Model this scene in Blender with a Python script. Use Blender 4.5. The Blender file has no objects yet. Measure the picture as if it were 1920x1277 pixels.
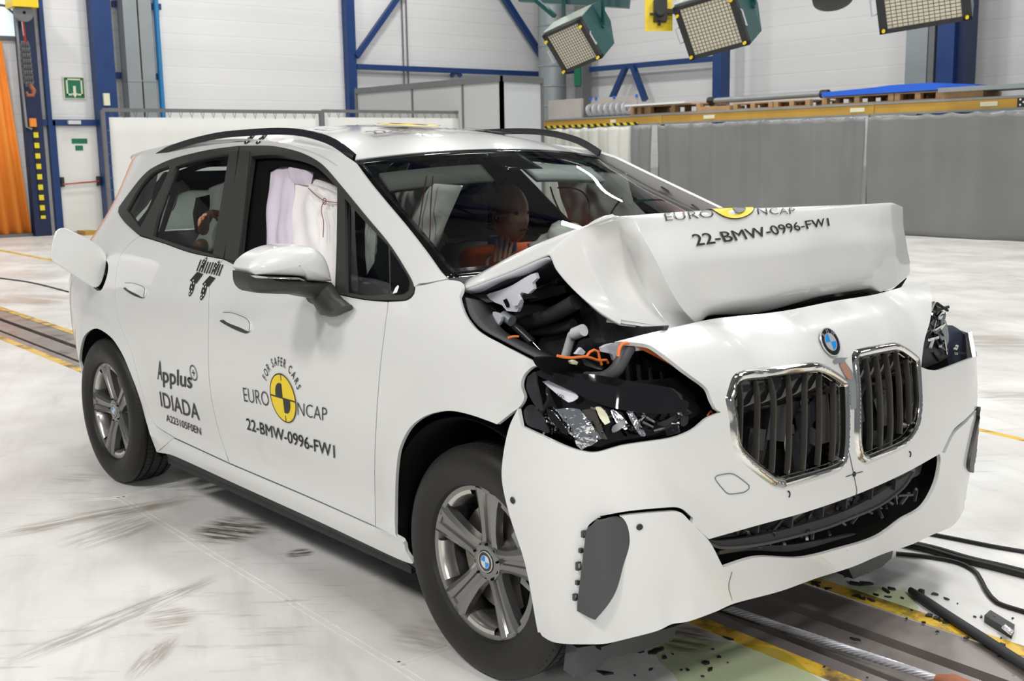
import bpy, math, random
import numpy as np
from mathutils import Vector, Matrix
from mathutils.bvhtree import BVHTree
from mathutils.geometry import delaunay_2d_cdt

random.seed(7)
PI = math.pi
SC = bpy.context.scene
COL = SC.collection

# ------------------------------------------------------------------ camera
W, H = 1920, 1277
FPX = 2103.185
CAMW = Vector((5.07445863, -2.60522194, 1.4669888))          # hall frame
RW = Vector((0.63247955, 0.77439648, -0.01672462))
UW = Vector((-0.11726976, 0.11707714, 0.9861748))
FW = Vector((-0.76564836, 0.62177411, -0.16486219))
YAW = 0.0321798                                              # the car stands slightly turned in the hall
MC = Matrix.Rotation(-YAW, 3, 'Z')
CAMC, RC, UC, FC = MC @ CAMW, MC @ RW, MC @ UW, MC @ FW      # the same camera seen from the car's own frame

cam_data = bpy.data.cameras.new('camera')
cam = bpy.data.objects.new('camera', cam_data)
COL.objects.link(cam)
m3 = Matrix((RW, UW, -FW)).transposed()
cam.matrix_world = Matrix.Translation(CAMW) @ m3.to_4x4()
cam_data.sensor_width = 36.0
cam_data.lens = 36.0 * FPX / W
cam_data.clip_start = 0.05
cam_data.clip_end = 200
cam_data.dof.use_dof = True
cam_data.dof.focus_distance = 3.6
cam_data.dof.aperture_fstop = 8.0
SC.camera = cam

# ------------------------------------------------------------------ light
SC.view_settings.view_transform = 'Standard'
SC.view_settings.look = 'None'
SC.view_settings.gamma = 1.0
SC.view_settings.exposure = -1.17
world = bpy.data.worlds.new('world')
SC.world = world
world.use_nodes = True
wb = world.node_tree.nodes['Background']
wb.inputs[0].default_value = (0.86, 0.93, 1.0, 1)
wb.inputs[1].default_value = 0.42


def area(name, loc, target, sx, sy, power, col=(1, 1, 1)):
    d = bpy.data.lights.new(name, 'AREA')
    d.shape = 'RECTANGLE'
    d.size, d.size_y, d.energy, d.color = sx, sy, power, col
    o = bpy.data.objects.new(name, d)
    COL.objects.link(o)
    o.location = loc
    o.rotation_euler = (Vector(target) - Vector(loc)).to_track_quat('-Z', 'Y').to_euler()
    return o


area('flood_or_fill_light', (4.5, -6.5, 7.0), (1.5, -0.5, 0.6), 1.1, 1.1, 620, (1, 0.98, 0.95))
area('flood_or_fill_light', (0.5, -7.5, 7.2), (1.0, 0.0, 0.5), 1.1, 1.1, 560, (1, 0.98, 0.95))
area('flood_or_fill_light', (8.0, -1.0, 7.0), (2.5, 0.0, 0.6), 1.2, 1.2, 520, (1, 0.99, 0.97))
area('flood_or_fill_light', (10.8, -4.6, 3.9), (3.0, -0.2, 0.3), 1.0, 1.0, 420, (1, 0.98, 0.95))  # added low front lamp, brightens the floor below the bumper
area('flood_or_fill_light', (3.0, 4.5, 7.6), (1.5, 1.0, 0.0), 2.2, 1.2, 520, (0.96, 0.98, 1))  # added fill lamp on the far side
for lx in (-15.5, -11.5, -7.0, -2.5, 2.0):
    for ly in (1.5, 7.0, 12.5):
        area('hall_light', (lx, ly, 8.2), (lx - 0.3, ly + 0.3, 0.0), 0.7, 0.5, 330 if lx < -5 or ly > 6 else 130, (1, 0.99, 0.96))


# ------------------------------------------------------------------ small maths
def smooth(a, b, x):
    t = min(1, max(0, (x - a) / (b - a)))
    return t * t * (3 - 2 * t)


class Pchip:
    def __init__(s, pts):
        s.x = [p[0] for p in pts]
        s.y = [p[1] for p in pts]
        n = len(pts)
        h = [s.x[i + 1] - s.x[i] for i in range(n - 1)]
        d = [(s.y[i + 1] - s.y[i]) / h[i] for i in range(n - 1)]
        m = [d[0]] + [0] * (n - 2) + [d[-1]]
        for i in range(1, n - 1):
            if d[i - 1] * d[i] > 0:
                a, b = 2 * h[i] + h[i - 1], h[i] + 2 * h[i - 1]
                m[i] = (a + b) / (a / d[i - 1] + b / d[i])
        s.h, s.m = h, m

    def __call__(s, v):
        x = s.x
        if v <= x[0]:
            return s.y[0] + s.m[0] * (v - x[0])
        if v >= x[-1]:
            return s.y[-1] + s.m[-1] * (v - x[-1])
        lo, hi = 0, len(x) - 1
        while hi - lo > 1:
            k = (lo + hi) // 2
            if x[k] <= v:
                lo = k
            else:
                hi = k
        t = (v - x[lo]) / s.h[lo]
        return ((1 + 2 * t) * (1 - t) ** 2 * s.y[lo] + t * (1 - t) ** 2 * s.h[lo] * s.m[lo]
                + t * t * (3 - 2 * t) * s.y[lo + 1] + t * t * (t - 1) * s.h[lo] * s.m[lo + 1])


def dir_c(px, py):
    return FC + RC * ((px - W / 2) / FPX) - UC * ((py - H / 2) / FPX)


def dir_w(px, py):
    return FW + RW * ((px - W / 2) / FPX) - UW * ((py - H / 2) / FPX)


def C(px, py, ax, v):
    """car frame: the point of a sight line where coordinate ax has value v"""
    d = dir_c(px, py)
    i = 'xyz'.index(ax)
    return CAMC + d * ((v - CAMC[i]) / d[i])


def Hh(px, py, ax, v):
    """hall frame, same"""
    d = dir_w(px, py)
    i = 'xyz'.index(ax)
    return CAMW + d * ((v - CAMW[i]) / d[i])


def curve(pts, closed=False, step=6.0, dim=2):
    """Catmull-Rom through points; a point with an extra trailing 1 is a corner"""
    P = [np.array(p[:dim], float) for p in pts]
    cor = [len(p) > dim for p in pts]
    n = len(P)
    out = []
    rng = range(n if closed else n - 1)
    for i in rng:
        a, b = P[i], P[(i + 1) % n]
        pa = P[i - 1] if (i > 0 or closed) and not cor[i] else 2 * a - b
        pb = P[(i + 2) % n] if (i + 2 < n or closed) and not cor[(i + 1) % n] else 2 * b - a
        L = np.linalg.norm(b - a)
        k = max(1, int(L / step))
        ta = (b - pa) / 2
        tb = (pb - a) / 2
        la, lb = np.linalg.norm(ta), np.linalg.norm(tb)
        if la > L:
            ta = ta * L / la
        if lb > L:
            tb = tb * L / lb
        for j in range(k):
            t = j / k
            out.append((2 * t ** 3 - 3 * t * t + 1) * a + (t ** 3 - 2 * t * t + t) * ta
                       + (-2 * t ** 3 + 3 * t * t) * b + (t ** 3 - t * t) * tb)
    if not closed:
        out.append(P[-1])
    return out


def inside(poly, pts):
    poly = np.asarray(poly)
    pts = np.asarray(pts)
    x, y = pts[:, 0], pts[:, 1]
    r = np.zeros(len(pts), bool)
    j = len(poly) - 1
    for i in range(len(poly)):
        xi, yi = poly[i]
        xj, yj = poly[j]
        c = (yi > y) != (yj > y)
        with np.errstate(divide='ignore', invalid='ignore'):
            r ^= c & (x < (xj - xi) * (y - yi) / (yj - yi + 1e-30) + xi)
        j = i
    return r


def poly_area(p):
    p = np.asarray(p)
    x, y = p[:, 0], p[:, 1]
    return 0.5 * float(np.sum(x * np.roll(y, -1) - np.roll(x, -1) * y))


def inset(poly, d):
    """move a closed 2-D loop inwards by d"""
    p = np.asarray(poly, float)
    if poly_area(p) < 0:
        p = p[::-1]
    e = np.roll(p, -1, 0) - p
    L = np.linalg.norm(e, axis=1) + 1e-12
    n = np.stack([-e[:, 1] / L, e[:, 0] / L], 1)
    m = n + np.roll(n, 1, 0)
    m /= (np.linalg.norm(m, axis=1)[:, None] + 1e-9)
    k = np.maximum(0.4, np.sum(m * n, 1))
    return p + m * (d / k)[:, None]


# ------------------------------------------------------------------ objects
def tag(o, label=None, cat=None, group=None, kind=None):
    if label:
        o['label'] = label
    if cat:
        o['category'] = cat
    if group:
        o['group'] = group
    if kind:
        o['kind'] = kind
    return o


def empty(name, loc=(0, 0, 0), rz=0.0):
    o = bpy.data.objects.new(name, None)
    COL.objects.link(o)
    o.location = loc
    o.rotation_euler = (0, 0, rz)
    return o


def mk(name, verts, faces, mat=None, parent=None, sm=True, ang=38, mats=None, fm=None):
    me = bpy.data.meshes.new(name)
    me.from_pydata([tuple(v) for v in verts], [], [tuple(f) for f in faces])
    me.validate(clean_customdata=False)
    if mats:
        for m in mats:
            me.materials.append(m)
        if fm:
            me.polygons.foreach_set('material_index', fm[:len(me.polygons)])
    elif mat:
        me.materials.append(mat)
    if sm:
        me.polygons.foreach_set('use_smooth', [True] * len(me.polygons))
        me.set_sharp_from_angle(angle=math.radians(ang))
    me.update()
    o = bpy.data.objects.new(name, me)
    COL.objects.link(o)
    if parent:
        o.parent = parent
    return o


class MB:
    """collects simple solids that belong to ONE part"""

    def __init__(s):
        s.v, s.f, s.m = [], [], []
        s.mi = 0

    def add(s, v, f):
        k = len(s.v)
        s.v += [tuple(p) for p in v]
        s.f += [tuple(i + k for i in q) for q in f]
        s.m += [s.mi] * len(f)
        return s

    def box(s, a, b, M=None):
        x0, y0, z0 = a
        x1, y1, z1 = b
        v = [Vector(p) for p in ((x0, y0, z0), (x1, y0, z0), (x1, y1, z0), (x0, y1, z0),
                                 (x0, y0, z1), (x1, y0, z1), (x1, y1, z1), (x0, y1, z1))]
        if M:
            v = [M @ p for p in v]
        return s.add(v, [(0, 3, 2, 1), (4, 5, 6, 7), (0, 1, 5, 4), (1, 2, 6, 5), (2, 3, 7, 6), (3, 0, 4, 7)])

    def bar(s, a, b, w, h, up=(0, 0, 1)):
        a, b = Vector(a), Vector(b)
        d = b - a
        L = d.length
        d.normalize()
        u = Vector(up)
        sdir = d.cross(u)
        if sdir.length < 1e-4:
            sdir = d.cross(Vector((1, 0, 0)))
        sdir.normalize()
        u = sdir.cross(d)
        M = Matrix((d, sdir, u)).transposed().to_4x4()
        M.translation = a
        return s.box((0, -w / 2, -h / 2), (L, w / 2, h / 2), M)

    def tube(s, pts, r, n=10, cap=True, closed=False):
        P = [Vector(p) for p in pts]
        R = r if isinstance(r, (list, tuple)) else [r] * len(P)
        v, f = [], []
        prev = None
        for i, p in enumerate(P):
            a = P[i - 1] if (i or closed) else p
            b = P[(i + 1) % len(P)] if (i < len(P) - 1 or closed) else p
            t = (b - a)
            if t.length < 1e-9:
                t = Vector((0, 0, 1))
            t.normalize()
            if prev is None:
                u = t.orthogonal().normalized()
            else:
                u = (prev - t * prev.dot(t))
                u = u.normalized() if u.length > 1e-6 else t.orthogonal().normalized()
            prev = u
            w = t.cross(u)
            for k in range(n):
                an = 2 * PI * k / n
                v.append(p + (u * math.cos(an) + w * math.sin(an)) * R[i])
        m = len(P)
        for i in range(m if closed else m - 1):
            for k in range(n):
                a = i * n + k
                b = i * n + (k + 1) % n
                c = ((i + 1) % m) * n + (k + 1) % n
                d = ((i + 1) % m) * n + k
                f.append((a, b, c, d))
        if cap and not closed:
            f.append(tuple(range(n - 1, -1, -1)))
            f.append(tuple((m - 1) * n + k for k in range(n)))
        return s.add(v, f)

    def lathe(s, prof, M=None, n=48, closed=False):
        """profile (r, h) turned about local Z"""
        v, f = [], []
        for r, h in prof:
            for k in range(n):
                a = 2 * PI * k / n
                p = Vector((r * math.cos(a), r * math.sin(a), h))
                v.append(M @ p if M else p)
        m = len(prof)
        for i in range(m if closed else m - 1):
            for k in range(n):
                f.append((i * n + k, i * n + (k + 1) % n, ((i + 1) % m) * n + (k + 1) % n, ((i + 1) % m) * n + k))
        return s.add(v, f)

    def prism(s, poly, vec):
        """closed 3-D loop pushed along vec"""
        P = [Vector(p) for p in poly]
        n = len(P)
        vec = Vector(vec)
        v = P + [p + vec for p in P]
        f = [(i, (i + 1) % n, n + (i + 1) % n, n + i) for i in range(n)]
        f += [tuple(range(n - 1, -1, -1)), tuple(range(n, 2 * n))]
        return s.add(v, f)

    def build(s, name, mat, parent=None, sm=False, ang=38, mats=None):
        return mk(name, s.v, s.f, mat, parent, sm, ang, mats, s.m if mats else None)


def grid(name, rows, mat, parent=None, thick=0.0, wrap=False, ang=45, sub=0, flip=False, crease=None):
    nr, nc = len(rows), len(rows[0])
    v = [p for r in rows for p in r]
    f = []
    for i in range(nr - 1):
        for j in range(nc if wrap else nc - 1):
            q = (i * nc + j, i * nc + (j + 1) % nc, (i + 1) * nc + (j + 1) % nc, (i + 1) * nc + j)
            f.append(q[::-1] if flip else q)
    o = mk(name, v, f, mat, parent, True, ang)
    if crease:
        me = o.data
        at = me.attributes.new('crease_edge', 'FLOAT', 'EDGE')
        for e in me.edges:
            a, b = sorted(e.vertices)
            at.data[e.index].value = crease(a // nc, a % nc, b // nc, b % nc)
    if sub:
        m = o.modifiers.new('sub', 'SUBSURF')
        m.levels = m.render_levels = sub
    if thick:
        m = o.modifiers.new('sol', 'SOLIDIFY')
        m.thickness = thick
        m.offset = -1
    return o


def thicken(verts, faces, t):
    """closed shell: front faces plus a back at distance t behind them"""
    V = np.array([tuple(p) for p in verts], float)
    N = np.zeros_like(V)
    F = np.array(faces)
    n = np.cross(V[F[:, 1]] - V[F[:, 0]], V[F[:, 2]] - V[F[:, 0]])
    for k in range(3):
        np.add.at(N, F[:, k], n)
    N /= (np.linalg.norm(N, axis=1)[:, None] + 1e-12)
    nv = len(V)
    B = V - N * t
    e = {}
    for a, b, c in F:
        for p, q in ((a, b), (b, c), (c, a)):
            e[(p, q)] = 1
    rim = [(p, q) for (p, q) in e if (q, p) not in e]
    out = [tuple(x) for x in F] + [(c + nv, b + nv, a + nv) for a, b, c in F]
    out += [(q, p, p + nv, q + nv) for p, q in rim]
    return list(V) + list(B), out


# ------------------------------------------------------------------ parametric skins
class Skin:
    def __init__(s, fn, u0, u1, v0, v1, nu, nv, side=1):
        s.fn = fn
        s.us = [u0 + (u1 - u0) * i / nu for i in range(nu + 1)]
        s.vs = [v0 + (v1 - v0) * j / nv for j in range(nv + 1)]
        P = [[Vector(fn(u, v)) for v in s.vs] for u in s.us]
        s.P = P
        verts = [p for r in P for p in r]
        faces = []
        n = nv + 1
        for i in range(nu):
            for j in range(nv):
                a, b, c, d = i * n + j, (i + 1) * n + j, (i + 1) * n + j + 1, i * n + j + 1
                faces.append((a, b, c))
                faces.append((a, c, d))
        s.nv = nv
        s.bvh = BVHTree.FromPolygons(verts, faces)
        s.side = side

    def hit(s, px, py, quiet=False):
        for k in range(60):
            q = (px + (1100 - px) * k * 0.002, py + (640 - py) * k * 0.002)
            d = dir_c(*q).normalized()
            loc, nor, idx, dist = s.bvh.ray_cast(CAMC, d)
            if loc is not None:
                break
        if loc is None:
            print('MISS', px, py)
            return (s.us[0], s.vs[0])
        if k > 3 and not quiet:
            print('near miss', px, py, k)
        cell = idx // 2
        i, j = cell // s.nv, cell % s.nv
        a, b, c, dd = s.P[i][j], s.P[i + 1][j], s.P[i + 1][j + 1], s.P[i][j + 1]
        if idx % 2 == 0:
            w = bary(loc, a, b, c)
            fu, fv = w[1] + w[2], w[2]
        else:
            w = bary(loc, a, c, dd)
            fu, fv = w[1], w[1] + w[2]
        return (s.us[i] + (s.us[i + 1] - s.us[i]) * fu, s.vs[j] + (s.vs[j + 1] - s.vs[j]) * fv)

    def pt(s, u, v, off=0.0):
        p = Vector(s.fn(u, v))
        if off:
            p = p + s.nor(u, v) * off
        return p

    def nor(s, u, v):
        h = 0.004
        a = Vector(s.fn(u + h, v)) - Vector(s.fn(u - h, v))
        b = Vector(s.fn(u, v + h)) - Vector(s.fn(u, v - h))
        n = a.cross(b) * s.side
        return n.normalized()


def bary(p, a, b, c):
    v0, v1, v2 = b - a, c - a, p - a
    d00, d01, d11, d20, d21 = v0.dot(v0), v0.dot(v1), v1.dot(v1), v2.dot(v0), v2.dot(v1)
    den = d00 * d11 - d01 * d01
    if abs(den) < 1e-18:
        return (1, 0, 0)
    v = (d11 * d20 - d01 * d21) / den
    w = (d00 * d21 - d01 * d20) / den
    return (1 - v - w, v, w)


def px_loop(skin, pts, step=6.0, closed=True):
    """outline traced on the photograph, laid on a skin, in the skin's own coordinates"""
    return [skin.hit(p[0], p[1]) for p in curve(pts, closed, step)]


def panel(name, skin, loop, mat, parent, holes=(), res=0.03, thick=0.012, off=0.0, gap=0.0, mirror=False,
          extra=None, sm=True, ang=32):
    lp = np.asarray(inset(loop, gap) if gap else loop, float)
    keep = [lp[0]]
    for p in lp[1:]:
        if np.linalg.norm(p - keep[-1]) > 1e-4:
            keep.append(p)
    lp = np.array(keep)
    loops = [lp] + [np.asarray(h, float) for h in holes]
    verts, edges = [], []
    for L in loops:
        k = len(verts)
        verts += [tuple(p) for p in L]
        edges += [(k + i, k + (i + 1) % len(L)) for i in range(len(L))]
    x0, y0 = lp.min(0)
    x1, y1 = lp.max(0)
    g = []
    ny = int((y1 - y0) / (res * 0.87)) + 1
    nx = int((x1 - x0) / res) + 1
    for j in range(ny):
        for i in range(nx):
            g.append((x0 + (i + 0.5 * (j % 2)) * res, y0 + (j + 0.5) * res * 0.87))
    if g:
        g = np.array(g)
        ok = inside(lp, g)
        for h in loops[1:]:
            ok &= ~inside(h, g)
        g = g[ok]
        if len(g):
            B = np.array(verts)
            d = np.sqrt(((g[:, None, :] - B[None, :, :]) ** 2).sum(2)).min(1)
            g = g[d > res * 0.45]
            verts += [tuple(p) for p in g]
    r = delaunay_2d_cdt([Vector(v) for v in verts], edges, [], 0, 1e-6)
    V2, F = r[0], r[2]
    cen = np.array([[(V2[f[0]][k] + V2[f[1]][k] + V2[f[2]][k]) / 3 for k in (0, 1)] for f in F])
    ok = inside(lp, cen)
    for h in loops[1:]:
        ok &= ~inside(h, cen)
    F = [f for f, q in zip(F, ok) if q]
    V3 = []
    for p in V2:
        q = skin.pt(p[0], p[1], off)
        if extra:
            q = q + skin.nor(p[0], p[1]) * extra(p[0], p[1], q)
        V3.append(q)
    T = []
    for f in F:
        a, b, c = f
        n = (V3[b] - V3[a]).cross(V3[c] - V3[a])
        m = skin.nor((V2[a][0] + V2[b][0] + V2[c][0]) / 3, (V2[a][1] + V2[b][1] + V2[c][1]) / 3)
        T.append((a, b, c) if n.dot(m) > 0 else (a, c, b))
    used = sorted({i for t in T for i in t})
    re = {o: i for i, o in enumerate(used)}
    V3 = [V3[i] for i in used]
    T = [tuple(re[i] for i in t) for t in T]
    if mirror:
        V3 = [Vector((p.x, -p.y, p.z)) for p in V3]
        T = [t[::-1] for t in T]
    if thick:
        V3, T = thicken(V3, T, thick)
    return mk(name, V3, T, mat, parent, sm, ang)


def text2d(s, bold=0.0, xs=1.0):
    """outline of a word as flat triangles, cap height about 0.7"""
    cu = bpy.data.curves.new('t', 'FONT')
    cu.body = s
    cu.size = 1.0
    thick_ = bold > 0.008
    cu.offset = 0.0 if thick_ else bold
    cu.resolution_u = 3
    o = bpy.data.objects.new('t', cu)
    COL.objects.link(o)
    dg = bpy.context.evaluated_depsgraph_get()
    me = bpy.data.meshes.new_from_object(o.evaluated_get(dg))
    v = np.array([tuple(p.co)[:2] for p in me.vertices])
    f = [tuple(p.vertices) for p in me.polygons]
    bpy.data.objects.remove(o)
    bpy.data.curves.remove(cu)
    bpy.data.meshes.remove(me)
    v[:, 0] *= xs
    if thick_:
        n = len(v)
        sh = [(-bold, 0), (bold, 0), (0, bold * .8), (0, -bold * .8)]
        v, f = np.concatenate([v + np.array(q) for q in sh]), [tuple(i + k * n for i in t) for k in range(4) for t in f]
    return v, f


def sticker_text(name, skin, s, pA, pB, pH, mat, parent, bold=0.0, off=0.0025):
    """a word whose baseline runs pA..pB and whose first capital reaches pH (photo pixels)"""
    v, f = text2d(s, bold)
    A, B, T = (np.array(skin.hit(*p)) for p in (pA, pB, pH))
    x0, x1 = v[:, 0].min(), v[:, 0].max()
    ch = text2d(s[0], bold)[0][:, 1].max()
    uv = A + np.outer((v[:, 0] - x0) / (x1 - x0), B - A) + np.outer(v[:, 1] / ch, T - A)
    V = [skin.pt(a, b, off) for a, b in uv]
    n = skin.nor(*A)
    F = []
    for q in f:
        nn = (V[q[1]] - V[q[0]]).cross(V[q[2]] - V[q[0]])
        F.append(q if nn.dot(n) > 0 else q[::-1])
    return mk(name, V, F, mat, parent, False)


# ------------------------------------------------------------------ materials
def nt(name):
    m = bpy.data.materials.new(name)
    m.use_nodes = True
    t = m.node_tree
    b = t.nodes['Principled BSDF']
    return m, t, b


def mat(name, col, rough=0.5, metal=0.0, spec=0.5, coat=0.0, noise=0.0, nscale=8.0, bump=0.0, bscale=60.0, emit=None,
        est=0.0, coat_rough=0.05, alpha=1.0):
    m, t, b = nt(name)
    b.inputs['Base Color'].default_value = (*col, 1)
    b.inputs['Roughness'].default_value = rough
    b.inputs['Metallic'].default_value = metal
    b.inputs['Specular IOR Level'].default_value = spec
    b.inputs['Coat Weight'].default_value = coat
    b.inputs['Coat Roughness'].default_value = coat_rough
    if alpha < 1:
        b.inputs['Alpha'].default_value = alpha
    if emit:
        b.inputs['Emission Color'].default_value = (*emit, 1)
        b.inputs['Emission Strength'].default_value = est
    tc = t.nodes.new('ShaderNodeTexCoord')
    nz = t.nodes.new('ShaderNodeTexNoise')
    nz.inputs['Scale'].default_value = nscale
    nz.inputs['Detail'].default_value = 4
    t.links.new(tc.outputs['Object'], nz.inputs['Vector'])
    k = noise if noise else 0.04
    r = t.nodes.new('ShaderNodeMapRange')
    r.inputs['To Min'].default_value = max(0.0, rough - k)
    r.inputs['To Max'].default_value = min(1.0, rough + k)
    t.links.new(nz.outputs['Fac'], r.inputs['Value'])
    t.links.new(r.outputs['Result'], b.inputs['Roughness'])
    if noise:
        mx = t.nodes.new('ShaderNodeMix')
        mx.data_type = 'RGBA'
        mx.inputs['A'].default_value = (*[c * (1 - noise) for c in col], 1)
        mx.inputs['B'].default_value = (*[min(1, c * (1 + noise)) for c in col], 1)
        t.links.new(nz.outputs['Fac'], mx.inputs['Factor'])
        t.links.new(mx.outputs['Result'], b.inputs['Base Color'])
    if bump:
        n2 = t.nodes.new('ShaderNodeTexNoise')
        n2.inputs['Scale'].default_value = bscale
        t.links.new(tc.outputs['Object'], n2.inputs['Vector'])
        bp = t.nodes.new('ShaderNodeBump')
        bp.inputs['Strength'].default_value = bump
        bp.inputs['Distance'].default_value = 0.01
        t.links.new(n2.outputs['Fac'], bp.inputs['Height'])
        t.links.new(bp.outputs['Normal'], b.inputs['Normal'])
    return m


def glass(name, tint, ior=1.5, rough=0.0):
    m = bpy.data.materials.new(name)
    m.use_nodes = True
    t = m.node_tree
    t.nodes.clear()
    out = t.nodes.new('ShaderNodeOutputMaterial')
    tr = t.nodes.new('ShaderNodeBsdfTransparent')
    tr.inputs[0].default_value = (*tint, 1)
    gl = t.nodes.new('ShaderNodeBsdfGlossy')
    gl.inputs['Roughness'].default_value = rough
    fr = t.nodes.new('ShaderNodeFresnel')
    fr.inputs[0].default_value = ior
    mx = t.nodes.new('ShaderNodeMixShader')
    t.links.new(fr.outputs[0], mx.inputs[0])
    t.links.new(tr.outputs[0], mx.inputs[1])
    t.links.new(gl.outputs[0], mx.inputs[2])
    t.links.new(mx.outputs[0], out.inputs[0])
    return m


M = {}
M['paint'] = mat('white_car_paint', (0.70, 0.70, 0.685), 0.32, spec=0.5, coat=0.9, coat_rough=0.04)
M['satin'] = mat('satin_black_trim', (0.032, 0.032, 0.029), 0.42)
M['gloss'] = mat('gloss_black', (0.006, 0.006, 0.007), 0.08, coat=0.5)
M['dark'] = mat('dark_plastic', (0.020, 0.020, 0.022), 0.6, noise=0.15)
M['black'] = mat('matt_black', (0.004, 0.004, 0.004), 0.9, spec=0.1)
M['darkgloss'] = mat('engine_bay_plastic', (0.022, 0.023, 0.026), 0.32, noise=0.2, nscale=20)
M['grey_trim'] = mat('charcoal_bumper_trim', (0.062, 0.062, 0.066), 0.5, bump=0.1, bscale=400)
M['rubber'] = mat('tyre_rubber', (0.019, 0.018, 0.017), 0.5, spec=0.3, noise=0.15, nscale=30)
M['alloy'] = mat('grey_alloy', (0.235, 0.23, 0.22), 0.28, metal=0.8, coat=0.4)
M['alloy2'] = mat('bright_machined_alloy', (0.62, 0.61, 0.58), 0.25, metal=0.9)
M['disc'] = mat('brake_steel', (0.33, 0.30, 0.27), 0.35, metal=0.9, noise=0.2)
M['chrome'] = mat('chrome', (0.72, 0.71, 0.68), 0.10, metal=1.0)
M['slat'] = mat('grille_slat', (0.085, 0.078, 0.068), 0.30, metal=0.5)
M['glass'] = glass('tinted_window_glass', (0.48, 0.53, 0.51))
M['wglass'] = glass('windscreen_glass', (0.84, 0.90, 0.85), 1.52)
M['lens'] = glass('clear_lamp_lens', (0.9, 0.9, 0.92))
M['reflector'] = mat('lamp_reflector', (0.80, 0.80, 0.82), 0.12, metal=1.0, bump=0.3, bscale=90)
M['ink'] = mat('black_sticker', (0.014, 0.014, 0.014), 0.45)
M['ink2'] = mat('white_sticker', (0.85, 0.85, 0.83), 0.45)
M['yellow'] = mat('yellow_sticker', (0.85, 0.62, 0.01), 0.4)
M['bmwblue'] = mat('badge_blue', (0.01, 0.25, 0.68), 0.25)
M['silver'] = mat('badge_silver', (0.75, 0.75, 0.76), 0.25, metal=0.6)
M['airbag'] = mat('airbag_fabric', (0.76, 0.73, 0.72), 0.8, bump=0.25, bscale=25)
M['airbag2'] = mat('airbag_fabric_lilac', (0.55, 0.49, 0.57), 0.8, bump=0.25, bscale=25)
M['stitch'] = mat('airbag_stitching', (0.20, 0.07, 0.08), 0.8)
M['seat'] = mat('black_seat_fabric', (0.012, 0.014, 0.022), 0.7, bump=0.1)
M['navy'] = mat('navy_seat_fabric', (0.010, 0.018, 0.050), 0.65)
M['headliner'] = mat('grey_headliner', (0.16, 0.16, 0.155), 0.9)
M['skin'] = mat('dummy_vinyl', (0.52, 0.31, 0.24), 0.42)
M['skin2'] = mat('dark_dummy_vinyl', (0.30, 0.13, 0.07), 0.40)
M['orange_cloth'] = mat('orange_cotton', (0.85, 0.12, 0.015), 0.8, bump=0.15)
M['blue_cloth'] = mat('blue_neck_rubber', (0.02, 0.07, 0.28), 0.6)
M['orange_wire'] = mat('orange_wire', (0.85, 0.20, 0.04), 0.4)
M['metal_white'] = mat('primer_white_metal', (0.62, 0.62, 0.68), 0.4)
M['pale_plastic'] = mat('pale_grey_plastic', (0.62, 0.64, 0.66), 0.4)
M['red'] = mat('red_lamp_plastic', (0.35, 0.03, 0.02), 0.2, coat=0.5)

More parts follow.
